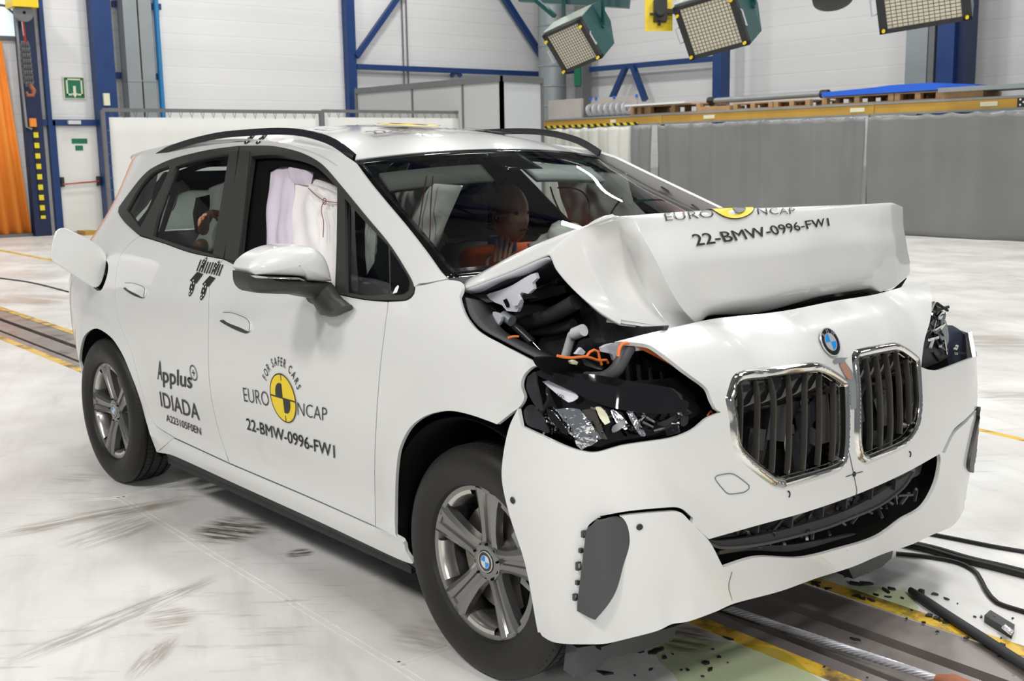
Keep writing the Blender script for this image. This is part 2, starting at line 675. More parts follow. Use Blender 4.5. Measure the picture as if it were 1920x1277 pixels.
# ================================================================== THE HALL
def floor_material():
    m, t, b = nt('painted_steel_floor')
    N, L = t.nodes, t.links
    tc = N.new('ShaderNodeTexCoord')

    def math_(op, a, c=None, v=None, clamp=False):
        n = N.new('ShaderNodeMath')
        n.operation = op
        n.use_clamp = clamp
        L.new(a, n.inputs[0])
        if c is not None:
            L.new(c, n.inputs[1])
        elif v is not None:
            n.inputs[1].default_value = v
        return n.outputs[0]

    def mapping(loc=(0, 0, 0), rz=0, sc=(1, 1, 1), typ='TEXTURE'):
        n = N.new('ShaderNodeMapping')
        n.vector_type = typ
        n.inputs['Location'].default_value = loc
        n.inputs['Rotation'].default_value = (0, 0, rz)
        n.inputs['Scale'].default_value = sc
        L.new(tc.outputs['Object'], n.inputs['Vector'])
        return n.outputs[0]

    def noise(vec, sc, det=5, rough=.6):
        n = N.new('ShaderNodeTexNoise')
        n.inputs['Scale'].default_value = sc
        n.inputs['Detail'].default_value = det
        n.inputs['Roughness'].default_value = rough
        L.new(vec, n.inputs['Vector'])
        return n.outputs['Fac']

    def rng(v, a, c, lo=0.0, hi=1.0):
        n = N.new('ShaderNodeMapRange')
        n.inputs['From Min'].default_value = a
        n.inputs['From Max'].default_value = c
        n.inputs['To Min'].default_value = lo
        n.inputs['To Max'].default_value = hi
        L.new(v, n.inputs['Value'])
        return n.outputs[0]

    base = N.new('ShaderNodeMix')
    base.data_type = 'RGBA'
    base.inputs['A'].default_value = (0.62, 0.60, 0.56, 1)
    base.inputs['B'].default_value = (0.83, 0.825, 0.80, 1)
    L.new(rng(noise(mapping(sc=(1, 1, 1)), 0.9, 6), 0.32, 0.62), base.inputs['Factor'])
    cur = base.outputs['Result']

    def over(mask, col):
        nonlocal cur
        n = N.new('ShaderNodeMix')
        n.data_type = 'RGBA'
        n.inputs['B'].default_value = (*col, 1)
        L.new(mask, n.inputs['Factor'])
        L.new(cur, n.inputs['A'])
        cur = n.outputs['Result']

    # faint long smears and small scuffs everywhere
    over(math_('MULTIPLY', rng(noise(mapping(rz=-0.4, sc=(0.9, 0.12, 1)), 1.0, 8), 0.52, 0.76), v=0.42), (0.50, 0.46, 0.40))
    patch = rng(noise(mapping(), 0.7, 3), 0.48, 0.62)
    over(math_('MULTIPLY', math_('MULTIPLY', rng(noise(mapping(rz=0.9, sc=(0.30, 0.05, 1)), 1.0, 8), 0.56, 0.68), patch), v=0.6), (0.34, 0.30, 0.26))
    patch2 = rng(noise(mapping((5, 3, 0)), 0.45, 6), 0.50, 0.66)
    over(math_('MULTIPLY', patch2, v=0.35), (0.52, 0.47, 0.41))
    # tyre marks and other patches: two photo points along the mark, half width, strength, colour, streak scale across
    for (a, b2, hw, st, col, str_) in [
        ((-40, 1010), (360, 935), 0.10, 0.75, (0.34, 0.30, 0.24), 0.035),
        ((120, 1030), (300, 965), 0.16, 0.55, (0.40, 0.36, 0.30), 0.03),
        ((375, 985), (500, 1000), 0.20, 0.95, (0.15, 0.12, 0.10), 0.03),
        ((535, 1040), (590, 1035), 0.06, 0.9, (0.17, 0.14, 0.12), 0.02),
        ((-20, 1260), (420, 1075), 0.07, 0.65, (0.40, 0.37, 0.33), 0.018),
        ((270, 1165), (370, 1150), 0.12, 0.55, (0.35, 0.28, 0.24), 0.03),
        ((240, 1277), (330, 1190), 0.05, 0.6, (0.38, 0.32, 0.28), 0.015),
        ((100, 895), (200, 900), 0.12, 0.5, (0.42, 0.37, 0.31), 0.03),
        ((740, 1180), (870, 1200), 0.16, 0.45, (0.40, 0.36, 0.30), 0.03),
        ((0, 555), (130, 570), 0.55, 0.5, (0.48, 0.38, 0.30), 0.2),
        ((1770, 640), (1960, 642), 0.45, 0.6, (0.45, 0.40, 0.34), 0.15),
        ((1830, 745), (1960, 742), 0.22, 0.6, (0.36, 0.32, 0.27), 0.1),
        ((1240, 1190), (1340, 1205), 0.12, 0.9, (0.20, 0.15, 0.12), 0.04),
        ((1560, 1060), (1720, 1080), 0.2, 0.35, (0.50, 0.49, 0.55), 0.2)]:  # last entry: pale bluish grey patch in front of the bumper
        A, B = Hh(*a, 'z', 0), Hh(*b2, 'z', 0)
        c = (A + B) / 2
        ln = (B - A).length / 2 * 1.1
        an = math.atan2((B - A).y, (B - A).x)
        mp = mapping((c.x, c.y, 0), an, (ln, hw, 1))
        vl = N.new('ShaderNodeVectorMath')
        vl.operation = 'LENGTH'
        L.new(mp, vl.inputs[0])
        edge = rng(vl.outputs['Value'], 1.0, 0.55)
        streak = rng(noise(mapping((0, 0, 0), an, (str_ * 9, str_, 1)), 1.0, 5, .7), 0.40, 0.56)
        over(math_('MULTIPLY', math_('MULTIPLY', edge, streak), v=min(1.0, st * 1.3)), col)
    L.new(cur, b.inputs['Base Color'])
    L.new(rng(noise(mapping(), 3.0, 4), 0.3, 0.7, 0.28, 0.5), b.inputs['Roughness'])
    b.inputs['Specular IOR Level'].default_value = 0.45
    return m


def siding_material(name, a, b_, pitch, dark=0.88):
    m, t, b = nt(name)
    N, L = t.nodes, t.links
    tc = N.new('ShaderNodeTexCoord')
    sp = N.new('ShaderNodeSeparateXYZ')
    L.new(tc.outputs['Object'], sp.inputs[0])
    md = N.new('ShaderNodeMath'); md.operation = 'FRACT'
    dv = N.new('ShaderNodeMath'); dv.operation = 'DIVIDE'; dv.inputs[1].default_value = pitch
    L.new(sp.outputs['Z'], dv.inputs[0]); L.new(dv.outputs[0], md.inputs[0])
    r = N.new('ShaderNodeMapRange')
    r.inputs['From Min'].default_value = 0.90; r.inputs['From Max'].default_value = 1.0
    L.new(md.outputs[0], r.inputs['Value'])
    nz = N.new('ShaderNodeTexNoise'); nz.inputs['Scale'].default_value = 0.35; nz.inputs['Detail'].default_value = 3
    mp = N.new('ShaderNodeMapping'); mp.inputs['Scale'].default_value = (0.3, 0.3, 6)
    L.new(tc.outputs['Object'], mp.inputs['Vector']); L.new(mp.outputs[0], nz.inputs['Vector'])
    m1 = N.new('ShaderNodeMix'); m1.data_type = 'RGBA'
    m1.inputs['A'].default_value = (*a, 1); m1.inputs['B'].default_value = (*b_, 1)
    L.new(nz.outputs['Fac'], m1.inputs['Factor'])
    m2 = N.new('ShaderNodeMix'); m2.data_type = 'RGBA'
    m2.inputs['B'].default_value = (*[c * dark for c in a], 1)
    L.new(m1.outputs['Result'], m2.inputs['A']); L.new(r.outputs[0], m2.inputs['Factor'])
    L.new(m2.outputs['Result'], b.inputs['Base Color'])
    b.inputs['Roughness'].default_value = 0.5
    bp = N.new('ShaderNodeBump'); bp.inputs['Strength'].default_value = 0.4; bp.inputs['Distance'].default_value = 0.02
    bp.invert = True
    L.new(r.outputs[0], bp.inputs['Height']); L.new(bp.outputs[0], b.inputs['Normal'])
    return m


M['floor'] = floor_material()
M['wall'] = siding_material('white_wall_siding', (0.66, 0.66, 0.66), (0.78, 0.78, 0.785), 0.34)
M['blue'] = mat('blue_steel', (0.006, 0.038, 0.155), 0.45, noise=0.15, nscale=3)
M['navy_steel'] = mat('dark_blue_steel', (0.004, 0.014, 0.062), 0.5)
M['lightblue'] = mat('light_blue_pipe', (0.02, 0.20, 0.45), 0.4)
M['duct'] = mat('galvanised_duct', (0.28, 0.31, 0.32), 0.45, metal=0.3, noise=0.15, nscale=2)
M['frame_grey'] = mat('grey_steel_frame', (0.14, 0.145, 0.15), 0.5, noise=0.15)
M['panel_grey'] = mat('pale_partition_panel', (0.46, 0.47, 0.46), 0.6)
M['panel_white'] = mat('white_partition_panel', (0.58, 0.60, 0.63), 0.6)
M['canvas'] = mat('white_canvas', (0.70, 0.70, 0.67), 0.8, noise=0.04, nscale=2)
M['orange'] = mat('orange_curtain', (0.86, 0.27, 0.03), 0.7, noise=0.1, nscale=1.5)
M['door'] = mat('white_door_paint', (0.74, 0.74, 0.70), 0.5, noise=0.06, nscale=2)
M['green_sign'] = mat('green_sign', (0.006, 0.15, 0.075), 0.5)
M['cream'] = mat('cream_sign_paint', (0.72, 0.70, 0.52), 0.5)
M['rack_yellow'] = mat('yellow_rack_beam', (0.50, 0.29, 0.045), 0.5, noise=0.15, nscale=4)
M['grey_curtain'] = mat('grey_plastic_curtain', (0.185, 0.187, 0.187), 0.33, noise=0.15, nscale=1.2)
M['white_curtain'] = mat('white_plastic_curtain', (0.60, 0.60, 0.55), 0.4, noise=0.06)
M['wood'] = mat('pallet_wood', (0.42, 0.25, 0.12), 0.75, noise=0.25, nscale=6)
M['ply'] = mat('grey_plywood', (0.42, 0.39, 0.36), 0.7, noise=0.2, nscale=3)
M['pad'] = mat('blue_foam_pad', (0.012, 0.11, 0.62), 0.7)
M['teal'] = mat('dark_green_lamp_housing', (0.010, 0.070, 0.068), 0.42)
M['teal_pale'] = mat('pale_green_lamp_top', (0.34, 0.40, 0.35), 0.4)
M['lampface'] = mat('cream_lamp_glass', (0.72, 0.66, 0.50), 0.35, bump=0.5, bscale=80, emit=(1.0, 0.93, 0.74), est=0.08)
M['steel'] = mat('worn_steel_plate', (0.30, 0.265, 0.245), 0.38, metal=0.4, noise=0.35, nscale=5)
M['wire'] = mat('steel_rope', (0.55, 0.55, 0.58), 0.42, metal=0.35)
M['rusty'] = mat('rusty_fitting', (0.33, 0.12, 0.06), 0.6, noise=0.4, nscale=30)
M['daylight'] = mat('daylit_sky', (0.8, 0.9, 1.0), 0.5, emit=(0.85, 0.93, 1.0), est=1.2)
M['hazard'] = None


def worn_paint():
    m, t, b = nt('worn_yellow_line')
    N, L = t.nodes, t.links
    tc = N.new('ShaderNodeTexCoord')
    nz = N.new('ShaderNodeTexNoise'); nz.inputs['Scale'].default_value = 5; nz.inputs['Detail'].default_value = 8
    nz.inputs['Roughness'].default_value = 0.7
    L.new(tc.outputs['Object'], nz.inputs['Vector'])
    cr = N.new('ShaderNodeValToRGB')
    e = cr.color_ramp.elements
    e[0].position = 0.36; e[0].color = (0.16, 0.10, 0.05, 1)
    e[1].position = 0.50; e[1].color = (0.80, 0.50, 0.03, 1)
    x = e.new(0.44); x.color = (0.42, 0.27, 0.06, 1)
    y = e.new(0.66); y.color = (0.72, 0.52, 0.20, 1)
    L.new(nz.outputs['Fac'], cr.inputs[0])
    L.new(cr.outputs[0], b.inputs['Base Color'])
    b.inputs['Roughness'].default_value = 0.45
    return m


def stripe_material():
    m, t, b = nt('black_yellow_hazard_tape')
    N, L = t.nodes, t.links
    tc = N.new('ShaderNodeTexCoord')
    mp = N.new('ShaderNodeMapping'); mp.inputs['Rotation'].default_value = (0.0, PI / 4, 0.0)
    wv = N.new('ShaderNodeTexWave'); wv.inputs['Scale'].default_value = 2.2
    L.new(tc.outputs['Object'], mp.inputs[0]); L.new(mp.outputs[0], wv.inputs['Vector'])
    cr = N.new('ShaderNodeValToRGB'); cr.color_ramp.interpolation = 'CONSTANT'
    e = cr.color_ramp.elements
    e[0].color = (0.01, 0.01, 0.01, 1); e[1].position = 0.5; e[1].color = (0.75, 0.62, 0.02, 1)
    L.new(wv.outputs['Fac'], cr.inputs[0]); L.new(cr.outputs[0], b.inputs['Base Color'])
    return m


M['hazard'] = stripe_material()
M['line'] = worn_paint()


def struct(name, mb, m, sm=False):
    o = mb.build(name, m, None, sm)
    o['kind'] = 'structure'
    return o


# floor with the slot for the pulling track (runs along x, y -0.02..0.46)
T0, T1 = -0.02, 0.46
XB, XE, YR, YN = -18.3, 12.0, 17.7, -12.0
fb = MB()
fb.box((XB - 1.2, YN, -0.2), (XE, T0, 0))
fb.box((XB - 1.2, T1, -0.2), (XE, YR + 0.2, 0))
struct('floor', fb, M['floor'])
tr = MB()
tr.box((XB - 1.2, T0, -0.2), (XE, T1, -0.15))
struct('trim_1', tr, M['black'])
for k, (y0, y1) in enumerate([(T0, 0.045), (0.09, 0.255), (0.295, T1)]):
    t_ = MB()
    t_.box((-18, y0, -0.15), (XE, y1, -0.004 if k != 1 else -0.012))
    struct('trim_%d' % (k + 2), t_, M['steel'])
for k, (y0, y1) in enumerate([(T0 - 0.065, T0), (T1, T1 + 0.07)]):
    t_ = MB()
    t_.box((-17, y0, 0), (XE, y1, 0.0012))
    struct('trim_%d' % (k + 5), t_, M['line'])
k = 7
for pts in [[(225, 932), (746, 1247)], [(746, 1247), (840, 1212)], [(225, 932), (334, 905)], [(746, 1247), (980, 1400)], [(0, 950), (225, 932)]]:
    t_ = MB()
    A, B = Hh(*pts[0], 'z', 0), Hh(*pts[1], 'z', 0)
    n = (B - A).normalized().cross(Vector((0, 0, 1)))
    for off in (-0.012, 0.012):
        t_.bar(A + n * off + Vector((0, 0, 0.0)), B + n * off, 0.010, 0.004)
    struct('trim_%d' % k, t_, M['floor'])
    k += 1

for pq in [[(1700, 775), (1990, 841)], [(-40, 462), (135, 495)]]:
    t_ = MB(); A, B = Hh(*pq[0], 'z', 0), Hh(*pq[1], 'z', 0)
    t_.bar(A, B, 0.05 if pq[0][0] > 0 else .10, 0.002); struct('trim_%d' % k, t_, M['line'])
    k += 1
w_ = MB(); w_.box((XB - 0.2, 3.0, 0), (XB, YR + 0.2, 9.2)); wb_ = struct('wall_back', w_, M['wall'])
w_ = MB(); w_.box((XB, YR, 0), (XE, YR + 0.2, 9.2)); struct('wall_right', w_, M['wall'])
w_ = MB(); w_.box((XB - 1.2, YN, 0), (XB - 1.0, 4.4, 9.2)); struct('wall_back_left', w_, M['wall'])
c_ = MB(); c_.box((XB - 1.2, YN, 9.2), (XE, YR + 0.2, 9.4)); struct('ceiling', c_, mat('dark_ceiling', (0.12, 0.125, 0.13), 0.8))
for i in range(7):
    t_ = MB()
    x = -15 + i * 4
    t_.bar((x, YN, 8.4), (x, YR, 8.4), 0.16, 0.16)
    t_.bar((x, YN, 9.1), (x, YR, 9.1), 0.16, 0.16)
    for j in range(20):
        y = YN + j * 1.485
        t_.bar((x, y, 8.4), (x, y + 0.74, 9.1), 0.08, 0.08)
        t_.bar((x, y + 0.74, 9.1), (x, y + 1.48, 8.4), 0.08, 0.08)
    struct('trim_%d' % k, t_, M['navy_steel'])
    k += 1


def top_label(o, label, cat, group=None):
    return tag(o, label, cat, group)


def ybox(mb, pl, pr, x, depth, z0=None, z1=None, ytop=None, ybot=None):
    """upright slab in the plane x: left/right photo pixels, z range or photo rows"""
    a = Hh(pl[0], pl[1], 'x', x + depth)
    b = Hh(pr[0], pr[1], 'x', x + depth)
    z0 = z0 if z0 is not None else Hh((pl[0] + pr[0]) / 2, ybot, 'x', x).z
    z1 = z1 if z1 is not None else Hh((pl[0] + pr[0]) / 2, ytop, 'x', x).z
    mb.box((x + .004, a.y, z0), (x + depth, b.y, z1))
    return mb


# ---- left end: orange gate, blue posts, emergency exit
o = MB()
rows = []
a, b = Hh(0, 430, 'x', XB + .05), Hh(58, 430, 'x', XB + .05)
yl, yr = a.y - 1.2, b.y
ztop = Hh(20, 78, 'x', XB).z
for j in range(2):
    rows.append([Vector((XB + 0.05 + 0.05 * math.sin(i * 0.9), yl + (yr - yl - (0.25 if j else 0)) * i / 50, 0.06 if j == 0 else ztop)) for i in range(51)])
g = grid('sliding_curtain', rows, M['orange'], None, thick=0.01, flip=True)
top_label(g, 'orange curtain closing the gate at the far left', 'curtain')
t_ = MB(); ybox(t_, (-60, 440), (62, 436), XB + .0, 0.12, 0.0, 0.06); struct('trim_%d' % k, t_, M['frame_grey']); k += 1
wn = MB(); wn.box((XB + 0.004, yl, ztop + 0.10), (XB + 0.03, Hh(27, 40, 'x', XB).y, ztop + 1.6))
wo = struct('window_1', wn, M['daylight'])
wf = MB()
yq = Hh(27, 40, 'x', XB).y
wf.bar((XB, yl, ztop + 0.06), (XB, yq, ztop + 0.06), 0.08, 0.08)
wf.tube([(XB, yq + 0.03, ztop), (XB, yq + 0.02, ztop + 0.5), (XB, yq - 0.15, ztop + 0.66), (XB, yq - 0.6, ztop + 0.70)], 0.04)
wf.bar((XB, yl, ztop + 0.45), (XB, yq, ztop + 0.40), 0.03, 0.03)
wfo = wf.build('window_frame', M['frame_grey'], wo)

p_ = MB()
ybox(p_, (34, 60), (66, 60), XB, 0.25, 0, 7)
po = p_.build('gate_post', M['navy_steel'])
top_label(po, 'broad dark blue steel post beside the orange gate curtain', 'post')
hz = MB(); q = Hh(66, 240, 'x', XB + .26); q2 = Hh(83, 410, 'x', XB + .26)
hz.bar((XB + .27, q.y, q.z), (XB + .27, q2.y - 0.02, q2.z), 0.09, 0.012, up=(1, 0, 0))
ho = hz.build('hazard_tape', M['hazard'], po)
tb = MB(); tb.tube([Hh(30, 30, 'x', XB + .3), Hh(37, 120, 'x', XB + .3), Hh(50, 238, 'x', XB + .3), Hh(60, 242, 'x', XB + .3)], 0.025)
tb.build('conduit', M['duct'], po)
ob = MB(); q = Hh(60, 230, 'x', XB + .27); ob.box((q.x, q.y - .06, q.z - .08), (q.x + .08, q.y + .06, q.z + .08)); ob.build('orange_switch_box', M['orange'], po)

# chain hoist hanging in front of the post
ch = empty('chain_hoist', Hh(42, 30, 'x', XB + .6))
top_label(ch, 'red and grey bunched lifting chain with hook on blue post', 'chain')
ld = ch.location
def loc_(px, py, x=XB + .6):
    return Hh(px, py, 'x', x) - ld
hk = MB(); hk.mi = 0
c = loc_(44, 24)
hk.lathe([(0.03, -.05), (0.17, -.05), (0.17, .05), (0.03, .05)], Matrix.Translation(c) @ Matrix.Rotation(PI / 2, 4, 'Y'), 24)
hk.build('pulley', M['frame_grey'], ch, sm=True)
hk = MB(); hk.box(c + Vector((-.34, -.22, .10)), c + Vector((.12, .25, .42))); hk.build('hoist_body', M['yellow'], ch)
for nm, p0_, p1_, mm, rr in (('strap', (41, 32), (48, 82), 'red', .05), ('chain', (46, 80), (55, 160), 'frame_grey', .035)):
    cb = MB()
    A, B = loc_(*p0_), loc_(*p1_)
    if nm == 'strap':
        cb.bar(A, B, 0.07, 0.03)
    else:
        for s_ in (-.055, -.02, .02, .055):
            n_ = 15
            for i in range(n_):
                pp = A.lerp(B, (i + .5) / n_) + Vector((0, s_, 0))
                R_ = Matrix.Translation(pp) @ Matrix.Rotation((i % 2) * PI / 2, 4, 'Z') @ Matrix.Rotation(PI / 2, 4, 'X')
                ring = [R_ @ Vector((0.035 * math.cos(a_), 0.052 * math.sin(a_), 0)) for a_ in [2 * PI * q_ / 8 for q_ in range(8)]]
                cb.tube(ring, 0.011, 5, closed=True)
    cb.build(nm, M[mm], ch, sm=True)
hb = MB()
A = loc_(58, 162)
hb.tube([A + Vector((0, 0, .05)), A, A + Vector((0, .05, -.08)), A + Vector((0, .02, -.17)), A + Vector((0, -.07, -.17)), A + Vector((0, -.09, -.1))], [.04, .045, .045, .04, .035, .02], 10)
hb.build('hook', M['rusty'], ch, sm=True)

for (l, r, lab, mm, dp) in [((80, 100), (88, 100), 'narrow blue post left of the exit sign', 'blue', .15),
                            ((178, 100), (214, 100), 'wide blue column right of the exit sign', 'blue', .3),
                            ((652, 100), (668, 100), 'slim blue column behind the white screens', 'blue', .2)]:
    p_ = MB(); ybox(p_, l, r, XB, dp, 0, 8.4)
    top_label(p_.build('steel_column', M[mm]), lab, 'column')
q = Hh(99, 167 + 20, 'x', XB + .32)
sw = MB(); a = Hh(192, 175, 'x', XB + .3); b = Hh(205, 198, 'x', XB + .3)
sw.box((XB + .3, a.y, b.z), (XB + .36, b.y, a.z)); s1 = sw.build('switch_box', M['cream'])
top_label(s1, 'small cream switch box on the wide blue column', 'switch')
for (l, r, lab) in [((236, 100), (262, 100), 'left of two square grey wall ducts'), ((265, 100), (289, 100), 'right of two square grey wall ducts')]:
    p_ = MB(); ybox(p_, l, r, XB + .12, .33, 0, 8.4)
    d_ = p_.build('square_duct', M['duct']); top_label(d_, lab + ' beside the blue column', 'duct', 'square wall ducts')
    j_ = MB(); q = Hh((l[0] + r[0]) / 2 + 4, 152, 'x', XB + .36); a_, b_ = Hh(*l, 'x', XB + .45), Hh(*r, 'x', XB + .45)
    j_.box((XB + .13, a_.y - .008, q.z - .02), (XB + .46, b_.y + .008, q.z + .02)); j_.build('joint_collar', M['duct'], d_)
p_ = MB(); a = Hh(298, 100, 'x', XB + .15); p_.tube([(XB + .15, a.y, 0), (XB + .15, a.y, 8.4)], .055, 12)
top_label(p_.build('upright_pipe', M['lightblue'], None, True), 'light blue upright pipe on the back wall', 'pipe')
p_ = MB(); a = Hh(287, 100, 'x', XB + .12); p_.tube([(XB + .12, a.y, 0), (XB + .12, a.y, 8.4)], .02, 8)
top_label(p_.build('thin_pipe', M['lightblue'], None, True), 'thin blue pipe left of the light blue pipe', 'pipe')
for py, dz in ((7, .09), (141, .09)):
    p_ = MB(); a = Hh(210, py, 'x', XB + .05); b = Hh(300, py + 1, 'x', XB + .05)
    p_.bar((XB + .06, a.y, a.z), (XB + .06, b.y, a.z), .1, .12)
    top_label(p_.build('cross_rail', M['blue']), '%s blue rail crossing behind the grey ducts' % ('upper' if py < 50 else 'lower'), 'rail')

# exit door
q0, q1 = Hh(109, 330, 'x', XB + .02), Hh(187, 330, 'x', XB + .02)
zt = Hh(150, 236, 'x', XB).z
dr = MB(); dr.box((XB, q0.y, 0.05), (XB + .05, q1.y, zt)); do = struct('door_1', dr, M['door'])
df = MB(); ya = Hh(96, 330, 'x', XB).y
df.box((XB, q0.y - .10, 0), (XB + .12, q0.y, zt + .1)); df.box((XB, q1.y, 0), (XB + .12, q1.y + .08, zt + .1)); df.box((XB, ya - .25, zt), (XB + .12, q1.y + .08, zt + .12))
df.build('door_frame', M['blue'], do)
for sgn in (0, 1):
    fx = MB(); yy = q0.y + .05 if sgn == 0 else q1.y - .06
    zb = 1.02
    fx.box((XB + .05, yy - .03, zb - .07), (XB + .13, yy + .03, zb + .12)); fx.build('panic_bar_bracket', M['dark'], do)
bz = MB(); bz.tube([(XB + .13, q0.y + .05, 1.0), (XB + .13, q1.y - .06, 1.04)], .016, 8); bz.build('panic_bar', M['red'], do)
for (p, r) in (((134, 260), (164, 269)), ((141, 273), (156, 282))):
    sg = MB(); a, b = Hh(*p, 'x', XB + .055), Hh(*r, 'x', XB + .055)
    sg.box((XB + .05, a.y, b.z), (XB + .058, b.y, a.z)); sg.build('green_notice', M['green_sign'], do)
lt = MB(); a, b = Hh(126, 226, 'x', XB + .13), Hh(150, 233, 'x', XB + .13)
lt.box((XB + .12, a.y, b.z), (XB + .2, b.y, a.z)); top_label(lt.build('emergency_light', M['pale_plastic']), 'small white emergency light over the exit door', 'light')
kb = MB(); ybox(kb, (160, 437), (186, 437), XB + .3, .5, 0.0, 0.08); top_label(kb.build('yellow_step', M['rack_yellow']), 'low yellow step at the foot of the white exit door', 'step')
fs = MB(); c0 = Hh(92, 432, 'z', 0.05)
fs.tube([c0 + Vector((0, -.45, 0)), c0 + Vector((0, -.1, 0.02)), c0 + Vector((0, .05, .12)), c0 + Vector((0, .22, .1)), c0 + Vector((0, .3, 0))], .035, 8)
fs.tube([c0 + Vector((0, .05, .12)), c0 + Vector((.1, .1, 0.0))], .03, 8)
top_label(fs.build('floor_bracket', M['frame_grey'], None, True), 'grey metal bracket on the floor under the blue gate post', 'bracket')

# green exit sign
sx = XB + .03
a, b = Hh(117, 143, 'x', sx), Hh(161, 186, 'x', sx)
y0, y1, z0, z1 = a.y, b.y, b.z, a.z
sg = MB(); sg.box((sx - .03, y0, z0), (sx, y1, z1)); so = sg.build('exit_sign', M['cream'])
top_label(so, 'square green exit sign with a cream arrow pointing down', 'sign')
e_ = .02
s2 = MB(); s2.box((sx, y0 + e_, z0 + e_), (sx + .008, y1 - e_, z1 - e_)); s2.build('green_panel', M['green_sign'], so)
s3 = MB(); w = y1 - y0; h = z1 - z0; X0, X1 = sx + .008, sx + .014
def srect(a0, b0, a1, b1):
    s3.box((X0, y0 + w * a0, z0 + h * b0), (X1, y0 + w * a1, z0 + h * b1))
srect(.13, .84, .87, .9); srect(.13, .16, .20, .9); srect(.80, .16, .87, .9); srect(.13, .16, .37, .23); srect(.63, .16, .87, .23); srect(.44, .22, .56, .58)
s3.prism([(X0, y0 + w * .36, z0 + h * .26), (X0, y0 + w * .5, z0 + h * .06), (X0, y0 + w * .64, z0 + h * .26)], (X1 - X0, 0, 0))
s3.build('pictogram', M['cream'], so)

# trusses on the back wall
tz = Hh(668, 125, 'x', XB + .15).z
p_ = MB(); a, b = Hh(668, 125, 'x', XB + .15), Hh(1018, 137, 'x', XB + .15)
p_.bar((XB + .15, a.y, tz), (XB + .15, YR, tz), .12, .12); top_label(p_.build('steel_beam', M['blue']), 'horizontal blue beam along the back wall above the office', 'beam')
p_ = MB(); p_.bar(Hh(668, 106, 'x', XB + .2), Hh(760, -25, 'x', XB + .2), .12, .12); top_label(p_.build('brace', M['blue']), 'blue diagonal brace rising right from the slim column', 'brace')
p_ = MB(); p_.bar(Hh(935, -20, 'x', XB + .2), Hh(1020, 112, 'x', XB + .2), .14, .14); top_label(p_.build('brace', M['blue']), 'blue diagonal brace falling towards the hall corner', 'brace')
for px in (755, 763):
    p_ = MB(); a = Hh(px, 60, 'x', XB + .05); p_.tube([(XB + .05, a.y, 2.5), (XB + .05, a.y, 8.4)], .018, 6)
    top_label(p_.build('power_cable', M['frame_grey'], None, True), '%s of two thin grey cables running up the back wall' % ('left' if px < 760 else 'right'), 'cable')
p_ = MB()
for sg_ in (-1, 1):
    p_.bar(Hh(855, 133, 'x', XB + .15), Hh(855 + 9 * sg_, 143, 'x', XB + .15), .08, .08)
top_label(p_.build('beam_strut', M['blue']), 'short forked blue strut under the wall beam', 'brace')

# partition office
zc = 3.0
def athz(px, py, z):
    return Hh(px, py, 'z', z)
cA = athz(940, 142, zc); cB = Hh(1015, 141, 'x', cA.x - 0.3); cL = Vector((XB + .4, Hh(668, 160, 'x', XB + .4).y, 3.0))
of = empty('partition_office', (cA.x, cA.y, 0)); top_label(of, 'grey framed partition office in the back corner', 'partition')
lo = Vector((cA.x, cA.y, 0))
def wallseg(P, Q, m, nm, mulls):
    P, Q = P - lo, Q - lo
    w_ = MB(); w_.prism([(P.x, P.y, 0), (Q.x, Q.y, 0), (Q.x, Q.y, zc - .08), (P.x, P.y, zc - .08)], (-.06, .03, 0)); w_.build(nm, M[m], of)
    f_ = MB(); f_.bar((P.x, P.y, zc - .05), (Q.x, Q.y, zc - .05), .1, .12)
    for t_ in mulls:
        R_ = P.lerp(Q, t_); f_.bar((R_.x, R_.y, 0), (R_.x, R_.y, zc), .045, .045, up=(1, 0, 0))
    for R_ in (P, Q):
        f_.bar((R_.x, R_.y, 0), (R_.x, R_.y, zc), .07, .07, up=(1, 0, 0))
    f_.build(nm + '_frame', M['frame_grey'], of)
wallseg(cL, cA, 'panel_grey', 'side_panel', (.42, .76))
wallseg(cA, Vector((cA.x - .3, cB.y, 0)), 'panel_white', 'front_panel', ())

# white canvas screens
def screen(l, r, yt, x, lab, lean=0.0):
    a, b = Hh(l, yt, 'x', x), Hh(r, yt + (3 if l < 500 else 1), 'x', x)
    zt = a.z
    s_ = empty('canvas_screen', (x, a.y, 0)); top_label(s_, lab, 'screen', 'white canvas screens')
    f_ = MB(); w = b.y - a.y
    f_.bar((0, 0, 0), (0, 0, zt), .06, .06, up=(1, 0, 0)); f_.bar((0, w, 0), (0, w, zt), .06, .06, up=(1, 0, 0))
    f_.bar((0, 0, zt), (0, w, zt), .05, .06); f_.bar((0, 0, .06), (0, w, .06), .05, .05)
    f_.build('frame', M['frame_grey'], s_)
    rows = [[Vector((0.01 + 0.008 * math.sin(i * 1.3 + j), .09 + (w - .18) * i / 40, .12 + (zt - .24) * j / 8)) for i in range(41)] for j in range(9)]
    grid('canvas', rows, M['canvas'], s_, thick=.004, flip=True)
    l_ = MB(); n = int(w / .2)
    for i in range(n):
        y = .15 + (w - .3) * i / (n - 1)
        l_.tube([(0, y - .03, zt - .02), (.01, y, zt - .13), (0, y + .03, zt - .02)], .006, 4)
    for i in range(10):
        l_.tube([(0, .02, .2 + zt * .085 * i), (.01, .1, .2 + zt * .085 * i)], .006, 4)
    l_.build('lacing', M['frame_grey'], s_)
    return s_
screen(192, 601, 206, -13.8, 'white laced canvas screen standing left, in front of exit door')
screen(604, 938, 208, -14.3, 'lower white laced canvas screen beside the partition office')

